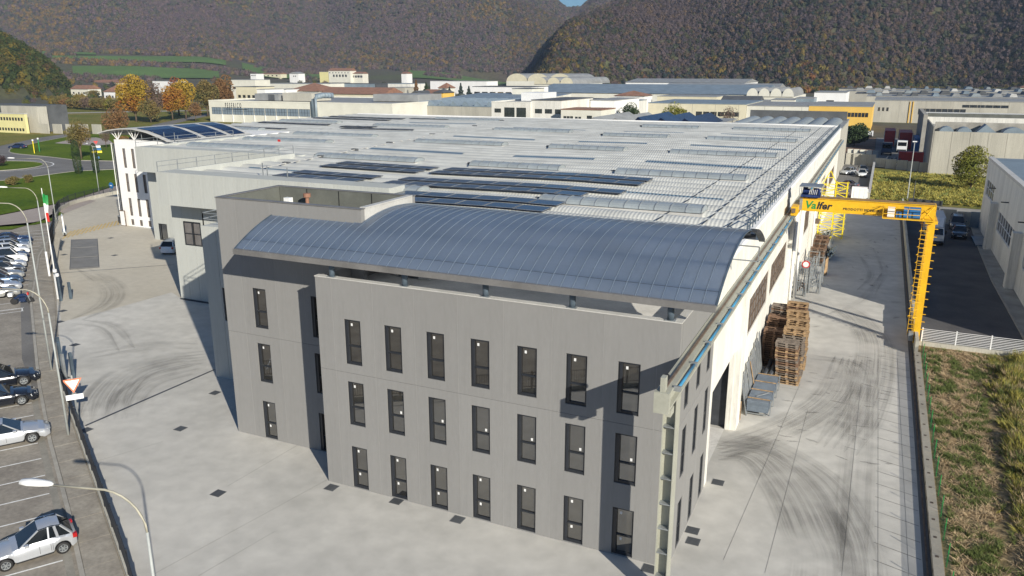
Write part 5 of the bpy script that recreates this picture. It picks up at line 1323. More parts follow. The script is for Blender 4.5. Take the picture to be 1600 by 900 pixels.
# --- vaulted halls
vh = bld('vaulted_hall', 'big cream hall with three round barrel vault ends below the wooded hill', 'factory', -223, -193.5, 520, 60, 10.6, 'cream2', 'none')
roof_vault(vh, -223, -194, 519.5, 600, 10.6, 3, 4.6, 'roofgrey', 'cream')
vh2 = bld('vaulted_hall', 'farther pale hall with broad vaulted roof left of the three round ends', 'factory', -282, -228, 600, 60, 11.5, 'cream2', 'none')
roof_vault(vh2, -282, -226, 600, 660, 11.5, 3, 6.0, 'roofgrey', 'cream')
bld('long_hall', 'very long low hall with grey curved sheet roof across the valley', 'factory', -194, -60, 450, 70, 7.0, 'cream2', 'gable', 'roofblue', 4.6, wins=[(4, 2.2, 3, 1.2, 8, 5)])
bld('long_hall', 'long hall with white end wall showing above the grey curved roof', 'factory', -165, -85, 545, 60, 12.0, 'whiter', 'gable', 'roofgrey', 2.2)
vh3 = bld('vaulted_hall', 'cream hall with three arched gable ends right of the long hall', 'factory', -64, -41, 420, 60, 7.0, 'cream2', 'none')
roof_vault(vh3, -64, -41.3, 419.5, 470, 7.0, 4, 4.0, 'roofgrey', 'cream2')
bld('long_hall', 'grey roofed long hall left of the four arched gable ends', 'factory', -130, -60, 500, 60, 8, 'cream2', 'gable', 'roofgrey', 3.8)
# --- white and cream workshops mid distance
def px2(a, b, y): return a, b
bld('office_row', 'cream row of workshops with a long canopy in front of the grey hall', 'workshop', (-99.21, 7.77)[0], (-71.25, 8.11)[0], 380, 30, 7.6, 'cream', 'flat', 'roofgrey', wins=[(3, 3.2, 4, 1.2, 5, 5.6)])
bld('house', 'house with shallow brown tiled roof between the workshops', 'house', (-117.30, 7.82)[0], (-102.68, 7.99)[0], 370, 14, 8, 'whiter', 'hip', 'terracotta', 2.2, wins=[(2, 4.6, 1.2, 1.4, 3, 3)])
bld('workshop', 'flat roofed workshop with blue grey roof next to the brown tiled house', 'workshop', (-108.21, 8.85)[0], (-96.87, 8.99)[0], 335, 18, 6.8, 'white', 'flat', 'roofblue', wins=[(2, 3.5, 2, 1.6, 3, 3.4)])
bld('workshop', 'low workshop with a long dark roof left of the blue roofed workshop', 'workshop', (-127.71, 8.22)[0], (-113.36, 8.39)[0], 350, 18, 6.6, 'cream', 'flat', 'roofdark')
bld('red_brick_shed', 'low red brick shed behind the dark evergreen by the big shed', 'shed', (-84.19, 4.75)[0], (-71.78, 5.02)[0], 262, 8, 3.2, 'terracotta', 'flat', 'flash')
bld('house', 'pair of low houses with dark roofs right of the canopy workshops', 'house', (-67.47, 8.37)[0], (-51.31, 8.57)[0], 372, 14, 6.2, 'cream2', 'gable', 'roofdark', 2.2, wins=[(2, 3, 1.4, 1.4, 4, 4)])
bld('white_house', 'white villa block with several balconies at the right of the vaulted hall', 'house', (-49.81, 8.77)[0], (-43.42, 8.85)[0], 365, 14, 6.6, 'whiter', 'flat', 'roofgrey', wins=[(1.2, 3.2, 1.4, 1.6, 3, 2.4)])
bld('white_workshop', 'green grey box building with a row of small windows behind the yellow building', 'workshop', (-33.80, 8.60)[0], (-26.66, 8.69)[0], 350, 18, 8.4, 'roofblue', 'flat', 'roofgrey', wins=[(1, 5.3, .8, 1.1, 5, 1.15)])
bld('white_workshop', 'bright white workshop wall rising behind the yellow building', 'workshop', (-27.88, 9.04)[0], (-15.36, 9.19)[0], 365, 30, 10.4, 'whiter', 'flat', 'roofgrey', wins=[(5, 6, 3, 1.4)])
bld('white_workshop', 'pale workshop with curved roof edge left of the green grey box', 'workshop', (-42.73, 8.62)[0], (-33.56, 8.74)[0], 345, 18, 7.8, 'cream2', 'flat', 'roofgrey', wins=[(4, 5, 1.5, 1.2, 2, 2)])
# --- right: very long cream hall and grey roofs
rl = bld('cream_hall', 'very long cream hall across the right background with dark window strips', 'factory', -4.0, 150, 345, 40, 8.2, 'concrete', 'flat', 'roofgrey', wins=[(1.4, 4.2, .8, 1.4, 3, 1.5), (15.5, 3.2, 1.9, 2.2, 8, 2.0), (30, 6, 2.4, 1.0, 6, 2.5), (52, 6, 2.4, 1.0, 5, 2.5)], joints=9)
for x in (8.5, 9.6): MB().box(x - .15, x + .15, 344.7, 344.95, 0, 8).build('downpipe', M['ochre'], rl)
for i, (y_, zt, x0_, x1_) in enumerate(((392, 8.4, -8, 190), (430, 8.6, -14, 210), (470, 8.9, -20, 230), (515, 9.2, -26, 250))):
    t_ = bld('grey_roofed_hall', ('nearest', 'second', 'third', 'farthest')[i] + ' of the wide grey roofed halls stacked toward the right hill foot', 'factory', x0_, x1_, y_, 30, zt, 'concrete', 'flat', 'roofdark' if i % 2 else 'roofgrey', joints=10)
    for k in range(26):
        x = x0_ + 4 + k * (x1_ - x0_ - 8) / 26 + rnd.uniform(-1, 1); w_ = rnd.uniform(2, 4.5)
        MB().add([(x, y_ + 6, zt + .25), (x + w_, y_ + 6, zt + .25), (x + w_ * .8, y_ + 6, zt + 1.5), (x + w_ * .2, y_ + 6, zt + 1.5), (x, y_ + 20, zt + .25), (x + w_, y_ + 20, zt + .25), (x + w_ * .8, y_ + 20, zt + 1.5), (x + w_ * .2, y_ + 20, zt + 1.5)],
                 [(0, 1, 2, 3), (4, 7, 6, 5), (0, 3, 7, 4), (1, 5, 6, 2), (3, 2, 6, 7)]).build('roof_light', M[rnd.choice(['flash', 'roofblue', 'roofdark', 'sky_light', 'roofgrey'])], t_)
hs_ = bld('house', 'small house with an orange tiled roof at the far right hill foot', 'house', 74, 98, 585, 14, 9.5, 'cream2', 'hip', 'terracotta', 3)
bld('house', 'tiny pale house below the orange roofed one at the far right', 'house', 104, 113, 560, 10, 10, 'cream', 'gable', 'roofdark', 2)
# --- concrete warehouses right of the road
w1 = thing('warehouse', 'precast concrete warehouse with arched blue grey roof lights behind the meadow', 'warehouse', (30, 171.7, 0))
for k in range(14):
    x = 9.0 + k * 3.0; MB().box(x + .02, x + 2.98, 171.7, 171.95, 0, 8.1).build('wall_panel', M['concrete'], w1)
MB().box(9.02, 51, 171.96, 200, 0, 7.9).build('core', M['concrete'], w1)
MB().box(9.2, 51, 176.5, 177, 7.9, 9.6).build('back_parapet', M['concrete_d'], w1)
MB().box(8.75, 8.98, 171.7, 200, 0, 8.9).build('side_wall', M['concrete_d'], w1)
for k, (x, hh, mm) in enumerate(((9.8, 1.0, 'v'), (12.8, .95, 'v'), (15.8, 1.6, 's'), (20.2, 1.1, 'v'), (24.3, 1.0, 'v'), (28, 1.2, 'v'), (32, 1.2, 'v'), (36, 1.2, 'v'))):
    w_ = 2.5 if k < 2 else 3.6
    if mm == 's': MB().add([(x, 172.3, 7.92), (x + w_, 172.3, 7.92), (x + w_ * .45, 172.3, 9.5), (x, 176, 7.92), (x + w_, 176, 7.92), (x + w_ * .45, 176, 9.5)], [(0, 1, 2), (0, 2, 5, 3), (1, 4, 5, 2)]).build('roof_light', M['roofblue'], w1)
    else: roof_vault(w1, x, x + w_, 172.3, 176, 7.92, 1, hh, 'roofblue', 'roofblue', nm='roof_light')
w2 = thing('warehouse', 'white rendered warehouse behind the precast one with a dark roof edge', 'warehouse', (30, 214, 0))
for k in range(10): MB().box(9.3 + k * 6, 15.26 + k * 6, 214, 214.3, 0, 8.7).build('wall_panel', M['white'], w2)
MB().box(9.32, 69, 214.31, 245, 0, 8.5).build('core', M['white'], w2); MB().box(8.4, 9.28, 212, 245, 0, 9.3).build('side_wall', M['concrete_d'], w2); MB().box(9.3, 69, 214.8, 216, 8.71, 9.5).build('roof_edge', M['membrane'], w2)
# --- right hand grey building beside the lot
rb = thing('grey_workshop', 'pale grey workshop with blue ribbed roof and large grid windows at the right edge', 'workshop', (12.3, 100, 0))
RX = 12.3
hs = [(a, c, z0, z1) for a, c, z0, z1 in ((9, 17.5, 3.1, 5.0), (22.5, 35.5, 1.0, 3.1), (44.5, 54, 1.0, 3.1), (1.5, 7, .3, 2.4))]
# wall faces -X: build along Y with rotation -90
RW = ((104.3, 111.9, 4.5, 6.4), (86, 98, 2.5, 4.6), (67.5, 79, 2.5, 4.6), (100.2, 105.2, .6, 2.6))
me = wall_mesh(50.6, 8.6, .3, [(113.6 - q[1], 113.6 - q[0], q[2], q[3]) for q in RW], 'side_wall'); me.materials.append(M['white'])
link('side_wall', me, rb, (0, 13.6, 0), R(-90))
for q in RW:
    window(rb, (0, q[1] - 100, q[2]), R(-90), q[1] - q[0], q[3] - q[2], 'grid', int((q[1] - q[0]) / 1.6), 2, 'wpaint', 'glass_far', .07, .1)
MB().box(RX + .31, RX + 30, 63.02, 113.55, 0, 8.5).build('core', M['white'], rb)
MB().box(RX - .06, RX + .5, 62.9, 113.7, 8.61, 8.9).build('eaves', M['flash'], rb)
MB().box(RX + .52, RX + 30, 63, 113.6, 8.52, 8.75).build('roof', M['roofblue'], rb)
for y in (81.0, 99.0): MB().box(RX - .75, RX - .01, y, y + 1.1, 0, 5.2).build('gate_post', M['white'], rb)
MB().box(RX - 1.4, RX - .01, 100.6, 106, 0, .25).build('loading_ramp', M['steel_blue'], rb)
for y in (80, 92, 103): MB().box(RX - .7, RX - .01, y, y + .2, 6.3, 6.4).build('wall_lamp', M['frame'], rb)
# low walls and gates at the crossing behind the lot
cwl = thing('lot_wall', 'grey concrete wall and gate closing the far end of the dark lot', 'wall', (8, 119, 0))
for k in range(4): MB().box(4.1 + k * 1.95, 6.0 + k * 1.95, 118.6 - k * 1.25, 118.85 - k * 1.25, 0, 1.7).build('wall_panel', M['concrete'], cwl)
MB().box(11.3, 13.3, 113.4, 113.6, 0, 2.0).build('gate', M['roofblue'], cwl)
rwl = thing('rear_wall', 'long low concrete wall behind the car park at the end of the shed', 'wall', (-3, 181, 0))
for k in range(4): MB().box(-6.4 + k * 1.45, -4.98 + k * 1.45, 182.5 - k * .4, 182.8 - k * .4, 0, 2.4).build('wall_panel', M['concrete'], rwl)
for k in range(5): MB().box(-.7 + k * 2, 1.26 + k * 2, 179.6 - k * 1.4, 179.9 - k * 1.4, 0, 1.9).build('wall_panel', M['concrete'], rwl)
for k in range(5): MB().box(-6.4 + k * 1.25, -5.3 + k * 1.25, 188 - k * .4, 188.2 - k * .4, 0, 2.8).build('fence_panel', M['roofblue' if k > 3 else 'cream2'], rwl)
dw = thing('dividing_wall', 'low wall running between the rear car park and the meadow', 'wall', (-.6, 155, 0)); MB().box(-.95, -.65, 133, 181, 0, 1.0).build('wall_block', M['concrete'], dw); MB().box(-1.0, -.6, 132.9, 181, 1.0, 1.08).build('coping', M['flash'], dw)
kb = thing('utility_cabinet', 'pale metal utility enclosure at the road end of the rear car park', 'cabinet', (-2.1, 133.6, .03))
MB().box(-3.3, -1.1, 133.0, 134.3, .03, 1.7).build('housing', M['whiter'], kb)
for x in (-2.95, -2.2, -1.5): MB().box(x, x + .55, 132.96, 132.99, .15, 1.55).build('door', M['wpaint'], kb)
rg = thing('sliding_gate', 'grey barred sliding gate at the end of the long shed wall', 'gate', (-4.7, 134.5, .03))
for k in range(9): MB().box(-6.0 + k * .3, -5.95 + k * .3, 134.5, 134.55, .1, 1.5).build('gate_bar', M['steel'], rg)
for z in (.12, .8, 1.5): MB().box(-6.0, -3.5, 134.48, 134.57, z, z + .06).build('gate_rail', M['steel'], rg)
# trucks, containers
def cont(label, x0, x1, y0, y1, h, m, cat='container', z=.035):
    t = thing('container', label, cat, ((x0 + x1) / 2, y0, z)); MB().box(x0, x1, y0, y1, z + .1, z + h).build('box', M[m], t)
    for k in range(int((x1 - x0) / .5)): MB().box(x0 + .1 + k * .5, x0 + .22 + k * .5, y0 - .04, y0 - .002, z + .2, z + h - .1).build('rib', M[m], t)
    for x in (x0, x1): MB().box(x - .06, x + .06, y0 - .06, y0 + .1, z, z + h + .05).build('corner_post', M['flash'], t)
    return t
cont('red skip container standing crosswise in front of the trucks', 3.7, 8.7, 192, 194.2, 2.2, 'red')
cont('dark red container behind the white truck cab', 4.0, 7.0, 224, 236, 4.2, 'red')
cont('dark red container left of the taller one behind the truck yard', .6, 3.2, 232, 244, 4.0, 'red')
cont('blue covered container right of the dark red ones in the truck yard', 7.2, 9.3, 214, 226, 3.6, 'blue')
for (x, y, c_, lb) in ((4.7, 214, 'p_white', 'white truck cab facing the wall between red containers'), (1.4, 206, 'p_blue', 'light blue truck parked at the left side of the truck yard')):
    t = thing('truck', lb, 'truck', (x, y, .035)); MB().box(x - 1.1, x + 1.1, y, y + 2.0, .6, 3.0).build('cab', M[c_], t); MB().box(x - .95, x + .95, y - .02, y - .003, 1.7, 2.6).build('windscreen', M['car_glass'], t)
    MB().box(x - 1.1, x + 1.1, y + 2.2, y + 9, .9, 1.2).build('chassis', M['steel_dark'], t); MB().box(x - 1.0, x + 1.0, y - .03, y - .003, .6, .9).build('bumper', M['steel_dark'], t)
    for q in (y + .8, y + 7):
        for s_ in (-1, 1): MB().tube([(x + s_ * 1.0 - .12, q, .5), (x + s_ * 1.0 + .12, q, .5)], .48, 14).build('wheel', M['black'], t)
t = thing('white_van', 'small white van beyond the dark evergreen bush', 'van', (-3.8, 262, 0)); MB().box(-5.2, -2.4, 262, 264, .4, 1.9).build('body', M['p_white'], t); MB().box(-4.9, -3.9, 261.97, 261.99, 1.2, 1.7).build('window', M['car_glass'], t)
for x in (-4.7, -2.9): MB().tube([(x, 261.95, .35), (x, 262.2, .35)], .35, 12).build('wheel', M['black'], t)
# piles of scrap by the wall
for i, (x, y) in enumerate(((.6, 184), (3.0, 183.5))):
    t = thing('scrap_heap', ('left' if i == 0 else 'right') + ' dark heap of scrap behind the low concrete wall', 'scrap heap', (x, y, .035)); 
    for k in range(16): 
        a = Vector((rnd.uniform(-1.2, 1.2), rnd.uniform(-.8, .8), rnd.uniform(.1, 1.8 - .5))); MB().obox = None
        MB().bar((x + a.x, y + a.y, .05 + a.z), (x + a.x + rnd.uniform(-.9, .9), y + a.y + rnd.uniform(-.5, .5), .1 + a.z + rnd.uniform(-.2, .9)), rnd.uniform(.2, .7), rnd.uniform(.1, .4)).build('scrap_piece', M['steel_dark' if k % 4 else 'wpaint'], t)
# --- left background: pale yellow building, houses
lb_ = bld('yellow_annex', 'pale yellow building with two strips of dark windows at the left edge', 'factory', -262, -246.3, 166.5, .9, 6.0, 'yellowpale', 'flat', 'flash', wins=[(.8, 3.9, 1.05, 1.0, 10, 1.42), (.8, .7, 1.05, .9, 10, 1.42)])
t = thing('concrete_hall', 'raw concrete hall with a stained gable behind the pale yellow front at left', 'factory', (-255, 169.6, 0))
for k in range(6): MB().box(-262 + k * 2.94, -259.08 + k * 2.94, 169.6, 169.9, 0, 8.3).build('wall_panel', M['concrete'], t)
MB().box(-262, -244.4, 169.95, 173, 0, 8.2).build('core', M['concrete'], t); MB().box(-275, -247, 173.2, 182, 0, 8.45).build('roof', M['roofdark'], t)
t = thing('concrete_wall', 'low grey wall with a dark car beside the concrete hall at left', 'wall', (-235, 168, 0))
for k in range(5): MB().box(-243.5 + k * 4.2, -239.4 + k * 4.2, 169 + k * 1.4, 169.3 + k * 1.4, 0, 3.0).build('wall_panel', M['concrete'], t)
bld('house', 'cream house with brown gabled roof beside the wooded knoll', 'house', -603.0, -582.7, 450, 12, 5.44, 'cream2', 'gable', 'terracotta', 3, wins=[(2.04, 1.63, 2.04, 1.3, 3, 6.11)], z0=-0.06)
bld('house', 'white house with bright orange red tiled roof left of the big orange tree', 'house', -502.0, -487.9, 400, 12, 5.27, 'whiter', 'hip', 'terracotta', 4.5, wins=[(1.41, 1.05, 1.69, 1.6, 4, 3.1)], z0=-0.06)
bld('house', 'low house with grey brown roof half hidden by the yellow bush', 'house', -650.4, -635.0, 470, 12, 3.04, 'cream', 'hip', 'roofdark', 3, wins=[], z0=-0.06)
bld('farm_building', 'long pale pinkish farm building beyond the houses at left', 'farm building', -800.6, -724.4, 600, 15, 7.75, 'cream', 'gable', 'terracotta', 3, wins=[(3.81, 2.32, 2.29, 1.3, 9, 7.62)], z0=-0.06)
bld('silo_works', 'white works building with a row of tanks above the autumn trees', 'factory', -589.3, -563.2, 520, 14, 10.79, 'whiter', 'flat', 'roofgrey', 1, wins=[], z0=-0.06)
bld('office_block', 'cream office block with grey window bands right of the autumn trees', 'office building', -412.6, -391.0, 430, 15, 13.42, 'cream2', 'flat', 'roofgrey', 1, wins=[(1.73, 7.38, 4.33, 1.6, 3, 6.49)], z0=-0.06)
bld('apartment_building', 'pinkish apartment building just above the white hall sign', 'apartment building', -313.5, -299.6, 330, 14, 11.15, 'cream', 'flat', 'roofdark', 1, wins=[(1.12, 5.57, 1.96, 1.5, 4, 3.21)], z0=-0.06)
bld('apartment_building', 'white block with dark balconies at right of the pinkish apartments', 'apartment building', -290.2, -284.8, 320, 14, 10.21, 'whiter', 'flat', 'roofgrey', 1, wins=[(0.54, 5.1, 1.62, 1.6, 2, 2.43)], z0=-0.06)
bld('factory_hall', 'wide grey and cream factory hall behind the brown tiled building', 'factory', -423.4, -368.8, 470, 30, 10.38, 'cream2', 'flat', 'roofgrey', 1, wins=[(4.37, 3.63, 13.64, 2.2, 2, 16.37)], z0=-0.06)
bld('tiled_building', 'cream building with large brown hipped roof behind the white hall', 'house', -322.8, -298.5, 380, 24, 7.93, 'cream2', 'hip', 'terracotta', 4.6, wins=[(2.43, 4.36, 0.73, 1.2, 6, 3.65)], z0=-0.06)
bld('tiled_building', 'low building with long orange red tiled roof right of the hipped one', 'house', -297.7, -254.6, 380, 22, 6.68, 'cream', 'gable', 'terracotta', 3.6, wins=[], z0=-0.06)
bld('white_workshop', 'plain white workshop left of the brown hipped roof', 'workshop', -327.4, -314.2, 370, 20, 8.94, 'whiter', 'flat', 'roofgrey', 1, wins=[], z0=-0.06)
bld('dark_office', 'dark office hall with rows of small lit windows left of the blue glass front', 'office building', -395.6, -381.8, 505, 20, 10.44, 'roofdark', 'flat', 'roofdark', 1, wins=[(1.38, 3.13, 1.38, 1.2, 5, 2.49)], z0=-0.06)
bld('glass_office', 'long office with blue glass front and white piers', 'office building', -378.1, -341.9, 500, 20, 10.21, 'roofblue', 'flat', 'roofdark', 1, wins=[(0.72, 2.04, 4.7, 5.0, 4, 5.25), (23.89, 2.04, 4.34, 5.0, 2, 7.24)], z0=-0.06)
bld('dark_office', 'dark navy hall right of the long blue glass office', 'office building', -341.3, -322.5, 500, 20, 10.38, 'roofdark', 'flat', 'roofdark', 1, wins=[], z0=-0.06)
bld('long_hall', 'pale blue grey hall roof with white wall left of the dark firs', 'factory', -317.0, -298.7, 480, 20, 10.79, 'white', 'flat', 'roofblue', 1, wins=[], z0=-0.06)
bld('old_house', 'old ivy covered stone house left of the dark firs', 'house', -263.8, -252.9, 400, 14, 9.99, 'concrete', 'flat', 'roofgrey', 1, wins=[(2.18, 5.0, 1.09, 1.2, 3, 2.73)], z0=-0.06)
bld('house', 'pale yellow gabled house left of the orange roofed row', 'house', -224.6, -217.7, 360, 12, 7.46, 'yellowpale', 'gablex', 'roofdark', 2, wins=[(2.77, 2.24, 1.04, 1.2, 1, 0.0)], z0=-0.06)
bld('house', 'white row house with orange tiled roof behind the sawtooth hall', 'house', -223.3, -216.3, 370, 12, 7.88, 'whiter', 'gable', 'terracotta', 2, wins=[(0.7, 2.36, 0.7, 1.4, 4, 1.54)], z0=-0.06)
bld('house', 'ochre house with dark hipped roof left of the blue spruces', 'house', -213.4, -207.7, 365, 12, 8.42, 'ochre', 'hip', 'roofdark', 2, wins=[(0.85, 2.53, 1.14, 1.4, 2, 2.28)], z0=-0.06)
bld('house', 'small house with brown roof between white wall and spruces', 'house', -242.0, -236.3, 420, 10, 9.62, 'cream2', 'hip', 'terracotta', 3, wins=[], z0=-0.06)
bld('white_hall', 'long white wall hall below the green meadow', 'factory', -330.0, -280.1, 560, 20, 11.68, 'whiter', 'flat', 'roofgrey', 1, wins=[], z0=-0.06)
bld('white_offices', 'white two storey offices with window strips right of the spruces', 'office building', -208.8, -173.3, 400, 24, 10.87, 'whiter', 'flat', 'roofdark', 1, wins=[(1.07, 6.74, 3.55, 1.5, 6, 4.79), (1.78, 2.72, 2.84, 1.3, 6, 4.79)], z0=-0.06)
bld('cream_house', 'cream house with small windows behind the modern office', 'house', -152.3, -142.7, 330, 14, 11.54, 'cream2', 'flat', 'roofdark', 1, wins=[(0.48, 7.16, 0.97, 1.2, 4, 2.12)], z0=-0.06)
bld('cream_building', 'long cream workshop front with columns below the grey hall roof', 'workshop', -171.8, -154.9, 400, 12, 7.46, 'cream2', 'flat', 'roofgrey', 1, wins=[(0.84, 4.47, 5.06, 0.6, 3, 5.4)], z0=-0.06)
bld('barn', 'low pale brick building just left of the red roofed house', 'barn', -768.3, -752.3, 650, 14, 8.55, 'cream', 'gable', 'terracotta', 3, wins=[], z0=-0.06)
bld('villa', 'large cream villa with an arcade below and small windows above at the hill foot', 'villa', -612.3, -580.6, 800, 12, 19.96, 'cream2', 'gable', 'terracotta', 3, wins=[(1.27, 17.0, 1.27, 1.25, 7, 4.43), (6.33, 12.79, 2.53, 2.73, 5, 4.43)], z0=4.2)
bld('villa', 'low arcade wing joined to the right of the cream arcaded villa', 'villa', -583.5, -567.0, 805, 12, 16.64, 'cream2', 'gable', 'terracotta', 2, wins=[(1.32, 11.99, 3.31, 2.58, 4, 3.97)], z0=3.5)
bld('villa', 'beige block attached to the left of the cream arcaded villa', 'villa', -625.7, -613.3, 800, 12, 18.48, 'yellowpale', 'flat', 'roofgrey', 1, wins=[], z0=3.4)
bld('villa', 'small white farmhouse on the green slope left of the arcaded villa', 'villa', -654.8, -641.4, 780, 12, 16.63, 'whiter', 'gablex', 'roofgrey', 2, wins=[(5.39, 12.98, 1.62, 1.3, 2, 2.7)], z0=3.4)
bld('villa', 'long low pinkish farmhouse on the green slope', 'villa', -734.1, -702.8, 820, 12, 16.06, 'cream', 'gable', 'terracotta', 1.5, wins=[(3.13, 13.2, 2.5, 1.43, 4, 6.89)], z0=4.5)
bld('villa', 'white farmhouse with red side next to the blue glass office hill', 'villa', -496.7, -490.0, 780, 12, 16.79, 'whiter', 'gable', 'terracotta', 2, wins=[], z0=4.6)
bld('villa', 'white villa with grey roof on the slope at top left of the town', 'villa', -848.3, -831.7, 900, 12, 24.57, 'whiter', 'hip', 'terracotta', 2, wins=[(3.32, 19.97, 2.49, 1.72, 3, 4.48)], z0=10.8)
bld('villa', 'cream villa with wide brown roof in the middle of the hillside hamlet', 'villa', -873.0, -845.8, 860, 12, 20.12, 'cream2', 'gable', 'terracotta', 3, wins=[(2.72, 16.32, 2.72, 1.9, 4, 6.53)], z0=7.4)
bld('villa', 'small villa with cream gable at the left of the hillside hamlet', 'villa', -889.6, -878.8, 850, 12, 16.67, 'cream2', 'gable', 'terracotta', 2, wins=[], z0=5.6)
bld('villa', 'small pink villa right of the wide brown roofed one on the hillside', 'villa', -858.1, -849.8, 880, 12, 21.45, 'cream', 'gable', 'terracotta', 2, wins=[], z0=10.0)
bld('villa', 'lone white villa among trees on the left slope', 'villa', -1721.4, -1698.0, 1250, 12, 79.09, 'whiter', 'gable', 'roofgrey', 2, wins=[(7.02, 73.05, 2.34, 3.02, 3, 4.68)], z0=63.5)
bld('villa', 'pale house at the far left top edge of the picture', 'villa', -2229.1, -2194.4, 1500, 12, 209.91, 'cream2', 'gable', 'terracotta', 3, wins=[], z0=195.3)
bld('villa', 'white row building at the foot of the meadow behind the town', 'villa', -642.1, -633.9, 700, 12, 16.47, 'whiter', 'flat', 'roofgrey', 1, wins=[(0.82, 14.32, 1.23, 0.92, 4, 1.81)], z0=5.4)

# ================================================================ STREET FURNITURE, FENCES, YARD STOCK
def lamp(label, x, y, h, d=(-.96, -.28), L_=2.6, r=.052, group='curved street lamps along the street fence'):
    t = thing('street_lamp', label, 'street lamp', (x, y, 0), 0, group)
    dx, dy = d; pts = [(0, 0, h - 1.3)] 
    for k in range(1, 8):
        a = math.pi / 2 * k / 7 * .93; pts.append((dx * 1.2 * (1 - math.cos(a)), dy * 1.2 * (1 - math.cos(a)), h - 1.3 + 1.2 * math.sin(a)))
    e = pts[-1]; pts.append((dx * L_, dy * L_, h - .10))
    MB().tube([(0, 0, 0), (0, 0, h * .5), (0, 0, h - 1.3)], [r * 1.35, r, r * .8], 10).build('pole', M['lampgrey'], t, world=False, smooth=True)
    MB().tube(pts, r * .62, 8).build('arm', M['lampold'], t, world=False, smooth=True)
    hd = MB(); n = 8
    pr_ = [(0, .03, .03), (.10, .10, .08), (.35, .15, .11), (.7, .17, .12), (.95, .12, .09), (1.02, .04, .03)]
    nx, ny = -dy, dx; vs = []
    for s_, w, hh in pr_:
        for k in range(n):
            a = 2 * math.pi * k / n; u = w * math.cos(a); z = hh * math.sin(a) * (1 if math.sin(a) > 0 else .45)
            vs.append((dx * (L_ + s_) + nx * u, dy * (L_ + s_) + ny * u, h - .08 + z))
    hd.add(vs, [(j * n + k, j * n + (k + 1) % n, (j + 1) * n + (k + 1) % n, (j + 1) * n + k) for j in range(5) for k in range(n)] + [tuple(range(n - 1, -1, -1)), tuple(range(5 * n, 6 * n))])
    hd.build('lamp_head', M['wpaint'], t, world=False, smooth=True)
    MB().box(-.12, .12, -.12, .12, 0, .04).build('base_plate', M['steel'], t, world=False)
    return t
M['lampgrey'] = mat('painted_grey_pole', (.34, .36, .35), .55, .1, .8)
M['lampold'] = mat('weathered_arm', (.36, .34, .27), .6, .25, 1.2)
lamp('nearest street lamp with a weathered curved arm over the parking bays', -16.9, 13.0, 8.25)
lamp('street lamp behind the triangular sign, its arm crossing above the parked row', -38.0, 25.3, 8.3, L_=3.0)
lamp('tall street lamp on the pavement edge near the gate entrance', -47.8, 31.4, 11.2, L_=3.4)
lamp('street lamp beside the flag pole by the black sliding gate', -73.9, 49.9, 8.2, L_=3.0)
lamp('street lamp on the grass bend where the dark fence begins', -96.0, 66.9, 8.4, L_=4.5)
lamp('farthest street lamp of the fence line, by the path near the white block', -111.5, 85.6, 8.0, (-.9, .44), 3.5)
fp = thing('flag_pole', 'white pole with a hanging green, white and red flag by the sliding gate', 'flag', (-71.4, 48.8, 0))
MB().tube([(-71.4, 48.8, 0), (-71.4, 48.8, 8.4)], [.06, .035], 8).build('pole', M['wpaint'], fp)
def flagstrip(nm, m, z0, z1, o0):
    b = MB(); n = 10
    for i in range(n):
        for j in range(4):
            def P_(i_, j_):
                z = z0 + (z1 - z0) * i_ / n; u = .05 + .48 * j_ / 4; f = (8.2 - z)
                return (-71.4 + u * (.75) + .06 * math.sin(j_ * 1.9 + z), 48.8 + .12 * math.sin(j_ * 2.1 + z * 1.5) + u * .2, z - .35 * u)
            b.quad(P_(i, j), P_(i, j + 1), P_(i + 1, j + 1), P_(i + 1, j))
    b.build(nm, M[m], fp)
flagstrip('green_band', 'green_paint', 7.9, 7.0, 0); flagstrip('white_band', 'wpaint', 6.998, 6.15, 0); flagstrip('red_band', 'red', 6.148, 5.3, 0)
M['glare_red'] = mat('sun_glare_red', (.72, .22, .12), .3, .1, 3)  # sun glare on the sign painted in as a paler red
# triangular give way sign with white plate
def tri_sign(label, x, y, h, yaw, s=.62, plate=True, m1='red'):
    t = thing('road_sign', label, 'road sign', (x, y, 0), yaw)
    MB().tube([(0, .03, 0), (0, .03, h + .3)], .03, 8).build('pole', M['steel'], t, world=False)
    b = MB(); b.add([(-s / 2, 0, h + s * .5), (s / 2, 0, h + s * .5), (0, 0, h - s * .37), (-s / 2, -.02, h + s * .5), (s / 2, -.02, h + s * .5), (0, -.02, h - s * .37)], [(0, 1, 2), (5, 4, 3), (0, 3, 4, 1), (1, 4, 5, 2), (2, 5, 3, 0)]); b.build('triangle', M['glare_red'], t, world=False)
    q = s * .74; b = MB(); b.add([(-q / 2, -.024, h + s * .42), (q / 2, -.024, h + s * .42), (0, -.024, h - s * .21)], [(2, 1, 0)]); b.build('triangle_face', M['wpaint'], t, world=False)
    if plate: MB().box(-s * .46, s * .46, -.02, 0, h - s * .78, h - s * .46).build('plate', M['wpaint'], t, world=False)
    return t
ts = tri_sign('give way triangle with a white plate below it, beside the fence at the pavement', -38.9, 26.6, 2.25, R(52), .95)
b = MB().tube([(-.0, .1, 0), (0, .1, 2.9)], .05, 8).build('post', M['lampgrey'], ts, world=False)
rsn = thing('road_sign', 'round white sign with a red ring on a pole by the factory wall', 'road sign', (-4.75, 71.2, 0))
MB().tube([(-4.75, 71.25, 0), (-4.75, 71.25, 3.1)], .04, 8).build('pole', M['steel'], rsn)
MB().tube([(-4.75, 71.20, 2.85), (-4.75, 71.17, 2.85)], .34, 20).build('red_ring', M['red'], rsn)
MB().tube([(-4.75, 71.165, 2.85), (-4.75, 71.16, 2.85)], .24, 20).build('white_disc', M['wpaint'], rsn)
bs = thing('road_sign', 'round blue arrow sign at the corner of the white block', 'road sign', (-110.6, 87.3, 0))
